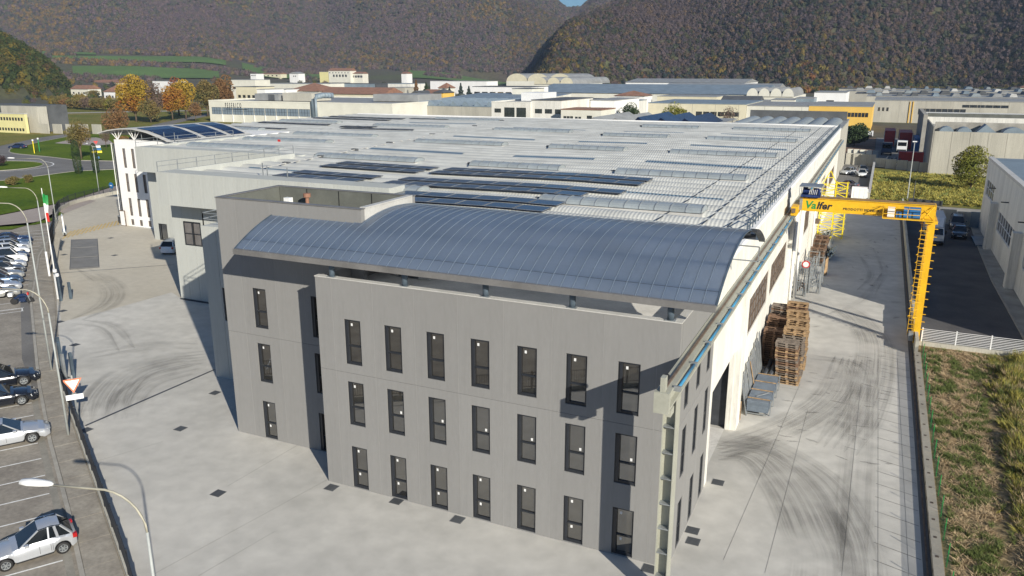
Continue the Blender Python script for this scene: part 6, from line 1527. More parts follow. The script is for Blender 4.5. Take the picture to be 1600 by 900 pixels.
MB().tube([(-110.6, 87.3, 0), (-110.6, 87.3, 1.6)], .04, 8).build('pole', M['steel'], bs); MB().tube([(-110.6, 87.22, 1.5), (-110.6, 87.18, 1.5)], .5, 18).build('blue_disc', M['blue'], bs); MB().box(-110.8, -110.4, 87.14, 87.17, 1.42, 1.56).build('white_arrow', M['wpaint'], bs)
for (p, lb, c_) in (((-184.26, 125.61), 'yellow marker post on the upper lawn', 'yellow2'), ((-187.58, 129.27), 'green marker post next to the yellow one on the upper lawn', 'green_paint')):
    t = thing('marker_post', lb, 'post', (p[0], p[1], 0)); MB().tube([(p[0], p[1], 0), (p[0], p[1], 3.0)], .10, 8).build('post', M[c_], t); MB().tube([(p[0], p[1], 3.0), (p[0], p[1], 3.35)], .2, 8).build('cap', M['wpaint'], t)
p = (-152.24, 117.73)
t = thing('road_sign', 'cluster of direction plates, yellow and blue, with a triangle on top by the road junction', 'road sign', (p[0], p[1], 0), R(52))
MB().tube([(0, 0, 0), (0, 0, 4.6)], .06, 8).build('pole', M['steel'], t, world=False)
for (z, m_, w_) in ((3.3, 'wpaint', 1.6), (2.75, 'blue', 1.7), (2.2, 'yellow2', 1.9), (1.0, 'blue', .6)): MB().box(-w_ / 2, w_ / 2, -.08, -.03, z, z + .42).build('plate', M[m_], t, world=False)
b = MB(); b.add([(-.45, -.05, 4.7), (.45, -.05, 4.7), (0, -.05, 3.95)], [(2, 1, 0)]); b.build('triangle', M['red'], t, world=False)
# fences and gate along the street
sf = thing('street_fence', 'dark railing fence on a low concrete wall between pavement and yard, near part', 'fence', (-30, 21.5, 0))
def fence(par, line, step, h, base_h=.28, bars=True, m='frame', bw=.16, base='concrete'):
    P_ = along(line, step)
    for a, c in zip(P_[:-1], P_[1:]):
        d = (c - a).normalized(); n = Vector((-d.y, d.x)) * bw / 2; a1 = a + d * .01; c1 = c - d * .01
        MB().prism([tuple(a1 - n), tuple(c1 - n), tuple(c1 + n), tuple(a1 + n)], -.02, base_h).build('base_block', M[base], par)
        b = MB(); k = max(3, int((c - a).length / .14))
        for z in (base_h + .12, h - .05): b.bar((a.x, a.y, z), (c.x, c.y, z), .03)
        for i in range(k): q = a + (c - a) * (i + .5) / k; b.box(q.x - .009, q.x + .009, q.y - .009, q.y + .009, base_h + .1, h)
        o = b.build('railing_panel', M[m], par); stuff(o)
        MB().box(a.x - .03, a.x + .03, a.y - .03, a.y + .03, base_h, h + .06).build('fence_post', M[m], par)
fence(sf, [(-6, 5.9), (-24.8, 18.0), (-45.3, 30.2), (-47.5, 31.7)], 2.0, 1.35)
gt = thing('gate_pillars', 'cluster of steel gate guide posts at the yard entrance beside the pavement', 'gate', (-45.5, 31.5, 0))
for k, (x, y, h) in enumerate(((-47.6, 32.0, 2.2), (-47.0, 31.6, 2.0), (-46.4, 31.2, 2.3), (-45.8, 30.9, 1.7), (-45.0, 30.9, 1.9))): MB().box(x - .08, x + .08, y - .08, y + .08, 0, h).build('gate_post', M['steel' if k % 2 else 'steel_blue'], gt)
gt2 = thing('gate_pillars', 'pale gate guide posts at the end of the black sliding gate', 'gate', (-63.5, 43.2, 0))
for k, (x, y, h) in enumerate(((-63.9, 43.7, 2.2), (-63.2, 43.2, 2.2), (-62.4, 42.8, 2.1), (-64.6, 44.2, 2.0), (-62.2, 43.6, 1.5))): MB().box(x - .09, x + .09, y - .09, y + .09, 0, h).build('gate_post', M['wpaint' if k % 2 else 'steel_blue'], gt2)
for a_ in ((-63.9, 43.7), (-62.4, 42.8)): MB().tube([(a_[0], a_[1], 2.2), (a_[0], a_[1], 2.45)], .16, 8).build('lamp', M['wpaint'], gt2)
sg = thing('sliding_gate', 'long black sliding gate standing along the yard edge by the parked cars', 'gate', (-72, 49.2, 0))
gl = [(-64.5, 44.3), (-69, 47.3), (-82.2, 56.2), (-87.0, 60.0)]
for a, c in zip(gl[:-1], gl[1:]):
    for z in (.12, .75, 1.4, 2.0): MB().bar((a[0], a[1], z), (c[0], c[1], z), .09).build('gate_rail', M['frame'], sg)
gp = along(gl, .14); b = MB()
for q in gp: b.box(q.x - .035, q.x + .035, q.y - .035, q.y + .035, .1, 2.0)
stuff(b.build('gate_bars', M['frame'], sg))
M['darknet'] = translucent('dark_mesh', (.015, .018, .022), .72, .8, .2)
for a, c in zip(gl[:-1], gl[1:]): MB().bar((a[0], a[1], 1.05), (c[0], c[1], 1.05), .015, 1.8).build('gate_mesh', M['darknet'], sg)
tp = thing('gate_motor_post', 'tall pale post standing beside the sliding gate', 'post', (-70.9, 47.9, 0)); MB().tube([(-70.9, 47.9, 0), (-70.9, 47.9, 2.5)], .10, 8).build('post', M['wpaint'], tp)
ff = thing('street_fence', 'grey railing fence on a low wall curving round the far end of the yard', 'fence', (-104, 73, 0))
fence(ff, [(-87.3, 60.2), (-97.9, 68.0), (-104.2, 73.3), (-107.8, 77.8), (-109.5, 82.3), (-111, 88.1), (-111, 96)], 2.2, 1.5, .5)
ar = thing('barrier_stand', 'white metal frame box standing by the fence near the yellow hatching', 'frame', (-88.5, 62.5, 0), R(-35))
for a_ in ((-1.1, 0), (1.1, 0)): MB().box(a_[0] - .07, a_[0] + .07, -.07, .07, .3, 2.2).build('frame_post', M['wpaint'], ar, world=False)
MB().box(-1.17, 1.17, -.07, .07, 2.2, 2.34).build('frame_top', M['wpaint'], ar, world=False); MB().box(-1.2, 1.25, -.2, .2, .18, .5).build('frame_base', M['steel'], ar, world=False); MB().tube([(1.2, -.1, .2), (1.2, .1, .2)], .2, 12).build('wheel', M['black'], ar, world=False)
ab = thing('litter_bin', 'small dark bin beside the white block entrance', 'bin', (-88.6, 70.6, 0)); MB().tube([(-88.6, 70.6, 0), (-88.6, 70.6, .9)], [.28, .33], 10).build('body', M['steel_dark'], ab); MB().tube([(-88.6, 70.6, .9), (-88.6, 70.6, .96)], .35, 10).build('lid', M['steel'], ab)
# poles at the crossing
for (x, y, h, lb) in ((4.55, 133, 8.9, 'slim grey lamp pole with small white head beside the rough meadow'), (5.3, 131.6, 3.3, 'short dark pole beside the tall lamp pole at the crossing')):
    t = thing('street_lamp' if h > 5 else 'post', lb, 'street lamp' if h > 5 else 'post', (x, y, 0)); MB().tube([(x, y, 0), (x, y, h)], [.09, .05], 8).build('pole', M['steel_dark' if h < 5 else 'lampgrey'], t)
    if h > 5: MB().box(x - .3, x + .3, y - .18, y + .18, h, h + .14).build('lamp_head', M['wpaint'], t)
t = thing('road_barrier', 'low dark barrier beside the pole at the crossing', 'barrier', (6.0, 130.4, 0))
for k in range(4): MB().box(4.7 + k * 1.1, 5.75 + k * 1.1, 130.9 - k * .35, 131.0 - k * .35, .1, .8).build('barrier_panel', M['steel_dark'], t)
for k in range(5): MB().box(4.66 + k * 1.1, 4.72 + k * 1.1, 130.98 - k * .35, 131.1 - k * .35, 0, .9).build('barrier_post', M['steel_dark'], t)
# ---- pallets: each pallet a thing
def pal_mesh(m, k):
    b = MB(); w, d = 1.35, .92; rr = random.Random(k)
    for i in range(3): b.box(0, w, i * (d - .11) / 2, i * (d - .11) / 2 + .11, 0, .022)
    for i in range(3):
        for j in range(3): b.box(i * (w - .16) / 2, i * (w - .16) / 2 + .16, j * (d - .11) / 2, j * (d - .11) / 2 + .11, .0225, .10)
    for i in range(3): b.box(i * (w - .11) / 2, i * (w - .11) / 2 + .11, 0, d, .1005, .122)
    for i in range(5):
        if rr.random() < .93: b.box(0, w, i * (d - .12) / 4, i * (d - .12) / 4 + .12, .1225, .146)
    return b.mesh('pallet', M[m])
PM = [pal_mesh('wood', 1), pal_mesh('wood2', 2), pal_mesh('wood3', 3), pal_mesh('wood', 5), pal_mesh('wood2', 8)]
def stack(x, y, n, lab, grp, tones, z0=0, lean=0.0, rz=0.0):
    for k in range(n):
        me = PM[rnd.choice(tones)]
        o = bpy.data.objects.new('pallet', me); C.objects.link(o)
        o.location = (x - .68 + rnd.uniform(-.04, .04) + lean * k, y + rnd.uniform(-.04, .04), z0 + k * .149); o.rotation_euler = (0, 0, rz + R(rnd.uniform(-2.0, 2.0)))
        q_ = n - k; od = ['topmost', 'second from the top', 'third from the top', 'fourth from the top', 'fifth from the top', 'sixth from the top', 'seventh from the top', 'eighth from the top', 'ninth from the top', 'tenth from the top'][q_ - 1] if q_ <= 10 else ['lowest', 'second from the ground', 'third from the ground', 'fourth from the ground', 'fifth from the ground', 'sixth from the ground', 'seventh from the ground', 'eighth from the ground', 'ninth from the ground', 'tenth from the ground', 'eleventh from the ground', 'twelfth from the ground', 'thirteenth from the ground', 'fourteenth from the ground'][k]
        tag(o, od + ' pallet of ' + lab, 'pallet', grp)
stack(-3.72, 49.3, 18, 'the tall brown front stack nearest the camera', 'pallets in the front stack', [0, 2, 3, 1], lean=-.012)
stack(-3.65, 50.7, 21, 'the second tall stack of the outer row', 'pallets in the second stack', [1, 2, 4])
stack(-3.60, 52.2, 22, 'the third tall stack, with fresh wood', 'pallets in the third stack', [1, 4])
stack(-3.75, 53.7, 23, 'the fourth tall stack of the outer row', 'pallets in the fourth stack', [1, 4, 0])
stack(-3.95, 55.3, 24, 'the farthest stack of the outer row', 'pallets in the fifth stack', [1, 0])
stack(-5.0, 52.0, 17, 'the nearest shaded stack against the wall', 'pallets in the shaded inner stack', [0, 3])
stack(-5.0, 53.6, 20, 'the middle stack against the wall', 'pallets in the middle inner stack', [0, 3])
stack(-5.0, 55.4, 22, 'the far stack against the wall', 'pallets in the far inner stack', [0, 3, 2])
for k, (x, y, n) in enumerate(((-4.6, 83.5, 12), (-4.6, 86.5, 14), (-4.6, 89.5, 13))):
    stack(x, y, n, 'the ' + ('nearest', 'middle', 'farthest')[k] + ' brown stack beyond the cages', 'pallets in the %s timber stack by the cages' % ('near', 'middle', 'far')[k], [0, 3, 2])
# ---- steel stock
t = thing('steel_rack', 'low rack loaded with blue grey steel sheets beside the open door', 'steel rack', (-4.7, 43.6, 0))
M['sheetblue'] = mat('blue_grey_sheet', (.19, .23, .28), .45, .15, 1.5, metal=.3, ovar=.1)
for k in range(9): MB().box(-5.32 + .03 * (k % 2), -4.12 - .02 * (k % 3), 43.5, 48.4 - .1 * (k % 3), .30 + k * .07, .35 + k * .07).build('steel_sheet', M['sheetblue'], t)
for y in (43.9, 45.3, 46.7, 48.0):
    MB().box(-5.34, -4.1, y, y + .10, .925, .955).build('timber_strip', M['wood2'], t)
    for x in (-5.42, -4.08): MB().box(x, x + .06, y, y + .06, 0, .98).build('rack_post', M['steel'], t)
MB().box(-5.3, -4.2, 43.6, 43.66, .1, .16).build('rack_bar', M['steel'], t); MB().bar((-4.9, 44.2, .96), (-4.3, 45.0, .98), .05).build('loose_bar', M['steel'], t)
t = thing('plank', 'short pale board standing against the door jamb', 'board', (-5.55, 42.8, 0)); MB().box(-5.75, -5.5, 42.7, 42.78, 0, 1.1).build('board', M['wood2'], t); MB().box(-5.7, -5.55, 42.68, 42.699, .3, .9).build('splinter', M['wood'], t)
t = thing('steel_pipes', 'two long dark steel pipes lying between the rack and the pallets', 'pipe', (-5, 49.5, 0))
for x in (-5.05, -4.72): MB().tube([(x, 48.8, .55), (x + .10, 51.3, .75)], .13, 12).build('pipe', M['steel_dark'], t, smooth=True)
for y in (49.0, 50.8): MB().box(-5.3, -4.4, y, y + .15, 0, .42).build('bearer', M['wood3'], t)
t = thing('leaning_panels', 'row of galvanised steel panels leaning upright against the white wall', 'steel panel', (-5.5, 47, 0))
for k in range(11):
    y = 43.4 + k * .62; h = 2.1 + .08 * k + rnd.uniform(-.15, .15)
    MB().add([(-5.30, y, 0), (-5.26, y, 0), (-5.26, y + .45, 0), (-5.30, y + .45, 0), (-5.72, y, h), (-5.68, y, h), (-5.68, y + .45, h), (-5.72, y + .45, h)], [(3, 2, 1, 0), (4, 5, 6, 7), (0, 1, 5, 4), (1, 2, 6, 5), (2, 3, 7, 6), (3, 0, 4, 7)]).build('galvanised_panel', M['steel'], t)
MB().bar((-5.15, 46.4, 0), (-5.65, 46.2, 2.3), .14, .04).build('timber_board', M['wood2'], t)
def cage(label, x0, x1, y0, y1, h, fill='wood', n=5):
    t = thing('steel_cage', label, 'cage', ((x0 + x1) / 2, y0, 0))
    for x in (x0, x1):
        for y in (y0, y1): MB().box(x - .05, x + .05, y - .05, y + .05, 0, h).build('cage_post', M['steel'], t)
    for z in (.15, h * .5, h - .05):
        for (p_, q_) in (((x0, y0), (x1, y0)), ((x1, y0), (x1, y1)), ((x0, y1), (x1, y1)), ((x0, y0), (x0, y1))): MB().bar((p_[0], p_[1], z), (q_[0], q_[1], z), .05).build('cage_rail', M['steel'], t)
    for k in range(n): MB().bar((x0 + (x1 - x0) * (k + .5) / n, y0 + .02, .2), (x0 + (x1 - x0) * (k + .5) / n, y0 + .5, h * .9), .05).build('bar', M['steel'], t)
    for k in range(8): MB().bar((rnd.uniform(x0, x1), rnd.uniform(y0, y1), .3 + .12 * k), (rnd.uniform(x0, x1), rnd.uniform(y0, y1), .35 + .12 * k), .14, .08).build('scrap_piece', M[fill if k % 2 else 'steel'], t)
    return t
cage('tall steel cage with scrap timber under the round sign', -5.4, -4.55, 71.0, 73.2, 2.6)
cage('steel rack with slanting lattice sides right of the scrap cage', -4.4, -3.5, 72.4, 75.6, 2.7, 'steel', 7)
cage('low steel rack filled with bars before the brown timber stacks', -5.3, -4.3, 79.0, 82.0, 1.8, 'steel', 6)
t = thing('orange_sheet', 'curved orange plastic sheet standing at the corner of the brown stacks', 'sheet', (-3.6, 80, 0))
b = MB()
for k in range(6): a, c = k / 6, (k + 1) / 6; b.quad((-3.6 + .25 * math.sin(a * 3), 79.4 + a * 1.3, 0), (-3.6 + .25 * math.sin(c * 3), 79.4 + c * 1.3, 0), (-3.55 + .2 * math.sin(c * 3), 79.4 + c * 1.3, 1.7), (-3.55 + .2 * math.sin(a * 3), 79.4 + a * 1.3, 1.7))
b.build('sheet', M['wood2'], t)
for k, (x, y) in enumerate(((-4.9, 93), (-3.7, 87.5), (-4.6, 97))):
    t = thing('steel_bundle', ('bundle of pale steel tubes stacked behind the brown timber', 'bluish steel drums and sheets in front of the yellow lattice', 'pile of steel frames beside the yellow lattice tower')[k], 'steel stock', (x, y, 0))
    for i in range(16): MB().bar((x + rnd.uniform(-.7, .7), y - 1.5 + rnd.uniform(0, .4), .2 + .13 * (i // 2)), (x + rnd.uniform(-.7, .7), y + 1.6, .2 + .13 * (i // 2)), .12, .10).build('steel_bar', M['steel_blue' if (k == 1 or i % 4 == 0) else 'steel'], t)
# ---- yellow lattice crane parts stacked upright
for k, (x, y, lb) in enumerate(((-4.9, 99.0, 'wide yellow lattice section standing left, against the steel stock'), (-3.55, 99.3, 'tall narrow yellow lattice tower standing at the right of the wide one'))):
    t = thing('lattice_tower', lb, 'lattice mast', (x, y, 0)); w = .75 if k == 0 else .6; h = 6.4 if k == 0 else 6.6
    for sx in (-1, 1):
        for sy in (-1, 1): MB().box(x + sx * w - .06, x + sx * w + .06, y + sy * .5 - .06, y + sy * .5 + .06, 0, h).build('leg', M['yellow2'], t)
    nn = 11
    for i in range(nn):
        z0, z1 = h * i / nn + .1, h * (i + 1) / nn; s_ = 1 if i % 2 else -1
        MB().bar((x - w * s_, y - .5, z0), (x + w * s_, y - .5, z1), .08).build('lattice_brace', M['yellow2'], t)
        MB().bar((x - w, y - .5, z1), (x + w, y - .5, z1), .08).build('lattice_brace', M['yellow2'], t)
        MB().bar((x + w, y - .5 * s_, z0), (x + w, y + .5 * s_, z1), .08).build('lattice_brace', M['yellow2'], t)
        MB().box(x + w + .12, x + w + .17, y - .5, y + .5, z1 - .04, z1).build('lattice_rung', M['yellow2'], t)
    if k == 0: b = MB(); b.bar((x - w, y, h), (x, y, h + 1.5), .09); b.bar((x + w, y, h), (x, y, h + 1.5), .09); b.bar((x - w * .5, y, h + .7), (x + w * .5, y, h + .7), .07); b.build('lattice_peak', M['yellow2'], t)
# small corrugated sheet in the field
t = thing('metal_scrap', 'pale corrugated sheet lying in the rough field by the white fence', 'sheet', (9.3, 57.5, .1)); b = MB()
for k in range(8): b.quad((8.5 + k * .25, 57.2, .12 + .04 * (k % 2)), (8.75 + k * .25, 57.3, .12 + .04 * ((k + 1) % 2)), (8.9 + k * .25, 58.0, .14 + .04 * ((k + 1) % 2)), (8.65 + k * .25, 57.9, .14 + .04 * (k % 2)))
b.build('sheet', M['flash'], t)

# ================================================================ TREES
M['leaf_orange'] = mat('orange_leaves', (.24, .085, .012), .8, scale=.16, col2=(.36, .20, .018), fine=.3, fscale=1.2, contrast=(.42, .58))
M['leaf_yellow'] = mat('yellow_leaves', (.30, .17, .015), .8, scale=.2, col2=(.33, .235, .02), fine=.3, fscale=1.2)
M['leaf_red'] = mat('red_brown_leaves', (.17, .04, .015), .8, scale=.2, col2=(.22, .075, .02), fine=.3, fscale=1.2)
M['leaf_brown'] = mat('brown_leaves', (.15, .085, .035), .8, scale=.2, col2=(.22, .11, .035), fine=.3, fscale=1.2)
M['leaf_olive'] = mat('olive_leaves', (.10, .105, .028), .8, scale=.15, col2=(.21, .13, .04), fine=.3, fscale=1.2)
M['leaf_green'] = mat('dark_green_leaves', (.022, .045, .012), .8, scale=.2, col2=(.04, .065, .018), fine=.3, fscale=1.2)
M['leaf_blue'] = mat('blue_green_needles', (.03, .05, .045), .8, scale=.2, col2=(.045, .07, .055), fine=.3, fscale=1.2)
M['leaf_lime'] = mat('yellow_green_leaves', (.13, .15, .015), .8, scale=.3, col2=(.22, .20, .02), fine=.3, fscale=1.5)
M['leaf_bare'] = mat('bare_twigs', (.12, .085, .065), .9, scale=.3, col2=(.15, .10, .07), fine=.3, fscale=1.2)
M['leaf_purple'] = mat('dark_purple_leaves', (.035, .018, .022), .8, scale=.6, col2=(.055, .03, .03), fine=.3, fscale=3)
def leaves(nm, m, par, cx, cy, zc, rx, ry, rz_b, n, size, seed, shape='round', lumps=22):
    g = np.random.default_rng(seed)
    lc = g.normal(size=(lumps, 3)); lc /= np.linalg.norm(lc, axis=1)[:, None]; lc *= g.uniform(.40, .66, (lumps, 1)); lr = g.uniform(.36, .50, lumps)
    pick = g.integers(0, lumps, n); d = g.normal(size=(n, 3)); d /= np.linalg.norm(d, axis=1)[:, None]
    p = lc[pick] + d * (lr[pick] * g.uniform(.75, 1.0, n) ** .5)[:, None]
    if shape == 'cone': t_ = g.uniform(0, 1, n) ** 1.3; a = g.uniform(0, 2 * math.pi, n); r_ = (1 - t_) * g.uniform(.6, 1.05, n) * (.85 + .25 * np.sin(t_ * 40)); p = np.stack([r_ * np.cos(a), r_ * np.sin(a), t_ * 2 - 1], 1)
    if shape == 'column': t_ = g.uniform(0, 1, n); a = g.uniform(0, 2 * math.pi, n); r_ = np.sqrt(np.clip(1 - (2 * t_ - 1) ** 4, 0, 1)) * g.uniform(.75, 1.0, n); p = np.stack([r_ * np.cos(a), r_ * np.sin(a), t_ * 2 - 1], 1)
    P_ = p * np.array([rx, ry, rz_b]) + np.array([cx, cy, zc])
    u = g.normal(size=(n, 3)); u /= np.linalg.norm(u, axis=1)[:, None]; v = np.cross(u, g.normal(size=(n, 3))); v /= np.linalg.norm(v, axis=1)[:, None]
    s_ = size * g.uniform(.6, 1.3, (n, 1)); u *= s_; v *= s_ * .7
    V_ = np.stack([P_ - u, P_ + v * .6, P_ + u, P_ - v * .6], 1).reshape(-1, 3)
    me = bpy.data.meshes.new(nm); me.vertices.add(4 * n); me.vertices.foreach_set('co', V_.astype(np.float32).ravel())
    me.loops.add(4 * n); me.polygons.add(n); me.loops.foreach_set('vertex_index', np.arange(4 * n, dtype=np.int32)); me.polygons.foreach_set('loop_start', np.arange(0, 4 * n, 4, dtype=np.int32))
    me.update(calc_edges=True); me.materials.append(M[m]); o = bpy.data.objects.new(nm, me); C.objects.link(o); o.parent = par; return o
def tree(name, label, x, y, h, w, m, trunk=.25, n=2600, size=.30, shape='round', tm='bark', cat='tree', z=0, group=None, m2=None, seed=None, loose=1.0):
    seed = seed or int(abs(x * 13 + y * 7)) + 1; n = int(n * 1.7)
    t = thing(name, label, cat, (x, y, z), 0, group)
    th = h * trunk; r0 = max(.06, h * .022)
    b = MB(); b.tube([(0, 0, 0), (.05, .03, th), (0, 0, th + (h - th) * .55)], [r0, r0 * .75, r0 * .25], 8); b.build('trunk', M[tm], t, world=False, smooth=True)
    g = random.Random(seed)
    if shape == 'round' and trunk > .05:
        for k in range(7):
            a = g.uniform(0, 6.28); e = g.uniform(.4, .75); L_ = w * .42
            MB().tube([(0, 0, th * (.8 + .2 * g.random())), (L_ * .5 * math.cos(a), L_ * .5 * math.sin(a), th + (h - th) * .25), (L_ * math.cos(a), L_ * math.sin(a), th + (h - th) * e)], [r0 * .4, r0 * .25, r0 * .08], 5).build('limb', M[tm], t, world=False)
    zc = (th * .85 + h) / 2; rv = (h - th * .85) / 2
    if m2: leaves('crown', m, t, 0, 0, zc + rv * .18, w / 2, w / 2, rv * .85, int(n * .65), size, seed, shape); leaves('crown', m2, t, 0, 0, zc - rv * .35, w / 2 * .95, w / 2 * .95, rv * .6, int(n * .35), size, seed + 5, shape)
    else: leaves('crown', m, t, 0, 0, zc, w / 2 * loose, w / 2 * loose, rv, n, size, seed, shape)
    return t
tree('autumn_tree', 'big round tree, golden on top and rusty red below, left of the avenue', -267, 225.7, 17.8, 14.2, 'leaf_yellow', .16, 5200, .42, m2='leaf_orange')
tree('autumn_tree', 'nearly bare brown tree right of the golden and rusty one', (-260.23, 228.91)[0], (-260.23, 228.91)[1], 16, 8, 'leaf_bare', .2, 1900, .34)
tree('autumn_tree', 'rusty orange tree in the middle of the avenue row', (-260.78, 237.97)[0], (-260.78, 237.97)[1], 14.2, 11.5, 'leaf_orange', .22, 3200, .38)
tree('autumn_tree', 'yellow green crowned tree with a red top left of the olive one', (-262.81, 246.85)[0], (-262.81, 246.85)[1], 17.5, 11, 'leaf_yellow', .2, 4200, .40)
tree('autumn_tree', 'dull red tree peeping out behind the yellow avenue tree', (-284.80, 263.72)[0], (-284.80, 263.72)[1], 17.5, 8, 'leaf_red', .3, 1800, .40)
tree('autumn_tree', 'olive and brown round tree left of the last brown one', (-269.24, 265.18)[0], (-269.24, 265.18)[1], 16.4, 11.5, 'leaf_olive', .2, 3800, .42)
tree('autumn_tree', 'last brown tree of the avenue row above the white hall corner', (-270.38, 276.25)[0], (-270.38, 276.25)[1], 17.8, 12, 'leaf_brown', .2, 3800, .42)
tree('autumn_tree', 'small thin brown tree with dark shadow beside the white hall', (-245.82, 235.57)[0], (-245.82, 235.57)[1], 7.5, 6, 'leaf_brown', .3, 900, .28)
tree('autumn_tree', 'low yellow brown tree under the rusty avenue tree', (-255.25, 222.37)[0], (-255.25, 222.37)[1], 9.5, 9, 'leaf_olive', .15, 1600, .32)
tree('round_bush', 'broad russet bush on the meadow behind the curved roof', -222, 180, 8.2, 9.5, 'leaf_brown', .1, 2200, .26)
tree('autumn_tree', 'round olive brown tree behind the two cypresses on the lawn', -162.5, 121.5, 9.6, 5.4, 'leaf_olive', .25, 2600, .18)
tree('small_tree', 'tiny pinkish tree with thin trunk on the upper lawn', -180, 142, 4.8, 2.8, 'leaf_bare', .4, 500, .14)
tree('small_tree', 'small brown gnarled tree next to the white block roof corner', -157, 128, 5.2, 3.8, 'leaf_brown', .4, 900, .15)
tree('cypress', 'narrow dark cypress, the left and taller of two on the lawn', -139.3, 103.1, 6.4, 1.5, 'leaf_green', .02, 2200, .10, 'column')
tree('cypress', 'narrow dark cypress, the right and shorter of two on the lawn', -137.0, 105.2, 5.8, 1.3, 'leaf_green', .02, 2000, .10, 'column')
tree('shrub', 'loose green shrub at the left on the lower lawn', -135.3, 87.5, 1.7, 2.3, 'leaf_olive', .05, 900, .10, cat='shrub')
tree('shrub', 'loose green shrub at the right of the first on the lower lawn', -136.0, 90.8, 1.7, 2.0, 'leaf_olive', .05, 800, .10, cat='shrub')
for k in range(5): tree('purple_shrub', ('nearest', 'second', 'third', 'fourth', 'farthest')[k] + ' dark purple shrub of the clump on the roundabout island', -165.5 - k * 1.6, 104.6 - k * .55, 2.6, 3.4, 'leaf_purple', .05, 1000, .13, cat='shrub', group='purple shrubs on the roundabout')
tree('autumn_tree', 'bright orange bush tree beside the small cream building', -101, 292, 8.6, 10, 'leaf_orange', .12, 2000, .30)
tree('evergreen_tree', 'dark green round tree in front of the red brick shed', -78, 262, 8.8, 8.5, 'leaf_green', .1, 2000, .30)
tree('autumn_tree', 'yellow green round tree in front of the cream building end', -60, 252, 9.6, 9.0, 'leaf_lime', .1, 2000, .30)
tree('small_tree', 'thin bare shrub standing before the row of six dark windows', -43.5, 255, 8.8, 7.0, 'leaf_bare', .1, 700, .24)
tree('shrub', 'broad dark evergreen bush in front of the yellow building', -6.4, 231, 6.2, 7.8, 'leaf_green', .05, 4200, .30, cat='shrub')
tree('autumn_tree', 'yellow green tree beside the right hand workshop in the meadow', 14.3, 150.5, 7.6, 6.6, 'leaf_lime', .1, 4200, .17)
for (px_, py_, Y_, h, w, m_, sh, lb) in ((0, 0, 0, 0, 0, 0, 0, 0),): pass
tree('fir_tree', 'reddish brown conifer left of the dark green fir', (-242.01, 12.66)[0], 395, 14.5, 8, 'leaf_brown', .05, 1500, .4, 'cone')
tree('fir_tree', 'dark green fir right of the reddish conifer', (-236.16, 12.69)[0], 396, 13, 9, 'leaf_green', .05, 1800, .4, 'cone')
tree('spruce_tree', 'left blue spruce of the group of three', (-214.98, 12.94)[0], 385, 11, 7.5, 'leaf_blue', .05, 1500, .4, 'cone', group='three blue spruces')
tree('spruce_tree', 'middle and tallest blue spruce of the group of three', (-209.10, 12.98)[0], 387, 13, 8, 'leaf_blue', .05, 1500, .4, 'cone', group='three blue spruces')
tree('spruce_tree', 'right blue green spruce of the group of three', (-203.67, 13.01)[0], 386, 11.5, 8, 'leaf_blue', .05, 1500, .4, 'cone', group='three blue spruces')
tree('small_tree', 'small dark clump of trees beside the white canopied workshops', (-87.78, 9.23)[0], 330, 6, 5, 'leaf_green', .1, 500, .3)
tree('yellow_tree', 'bright yellow tree left of the houses by the knoll', -640, 452, 5.5, 8, 'leaf_yellow', .05, 800, .45)
tree('green_tree', 'yellow green tree between the brown gabled and the orange roofed house', (-545.04, 1.16)[0], 425, 6.0, 12, 'leaf_olive', .05, 900, .45)
hd_ = [(95, 163), (107, 164), (118, 166), (130, 167), (141, 168), (152, 169), (163, 170), (174, 170), (186, 170)]
hg = [(-410.06, 298.63), (-399.10, 295.06), (-388.83, 291.47), (-378.60, 288.14), (-369.00, 284.78), (-362.70, 283.89), (-356.51, 283.02), (-353.29, 284.50), (-346.93, 283.77)]
for k, p in enumerate(hg):
    tree('hedge_tree', ('first', 'second', 'third', 'fourth', 'fifth', 'sixth', 'seventh', 'eighth', 'ninth')[k] + ' from the left of the low mottled trees along the field track', p[0], p[1], 6.2 + rnd.uniform(-.8, 1.2), 9.5, rnd.choice(['leaf_olive', 'leaf_brown', 'leaf_bare', 'leaf_olive', 'leaf_lime']), .1, 1300, .36, group='low trees along the field track')

# ================================================================ FOREST ON THE HILLS (uncountable) AND ROUGH GRASS, VIA INSTANCES
def blob_mesh(nm, m, seed, cone=False):
    g = np.random.default_rng(seed); V_ = []; F_ = []
    for k in range(7):
        c = g.normal(size=3); c /= np.linalg.norm(c); c *= g.uniform(.25, .6); c[2] = abs(c[2]) * .9 + .1; r_ = g.uniform(.34, .55)
        if k == 0: c = np.array([0, 0, .35]); r_ = .65
        bm = bmesh.new(); bmesh.ops.create_icosphere(bm, subdivisions=1, radius=1)
        o = len(V_)
        for v in bm.verts:
            q = np.array(v.co) * r_ * g.uniform(.75, 1.2); V_.append(tuple(q + c))
        for f in bm.faces: F_.append(tuple(v.index + o for v in f.verts))
        bm.free()
    # ragged twig faces on the outside
    n = 70; d = g.normal(size=(n, 3)); d /= np.linalg.norm(d, axis=1)[:, None]; d[:, 2] = np.abs(d[:, 2]); P_ = d * g.uniform(.75, 1.12, (n, 1)) + [0, 0, .15]
    for p in P_:
        u = g.normal(size=3) * .12; v = g.normal(size=3) * .12; o = len(V_); V_ += [tuple(p - u), tuple(p + v), tuple(p + u)]; F_.append((o, o + 1, o + 2))
    me = bpy.data.meshes.new(nm); me.from_pydata(V_, [], F_); me.materials.append(m); return me
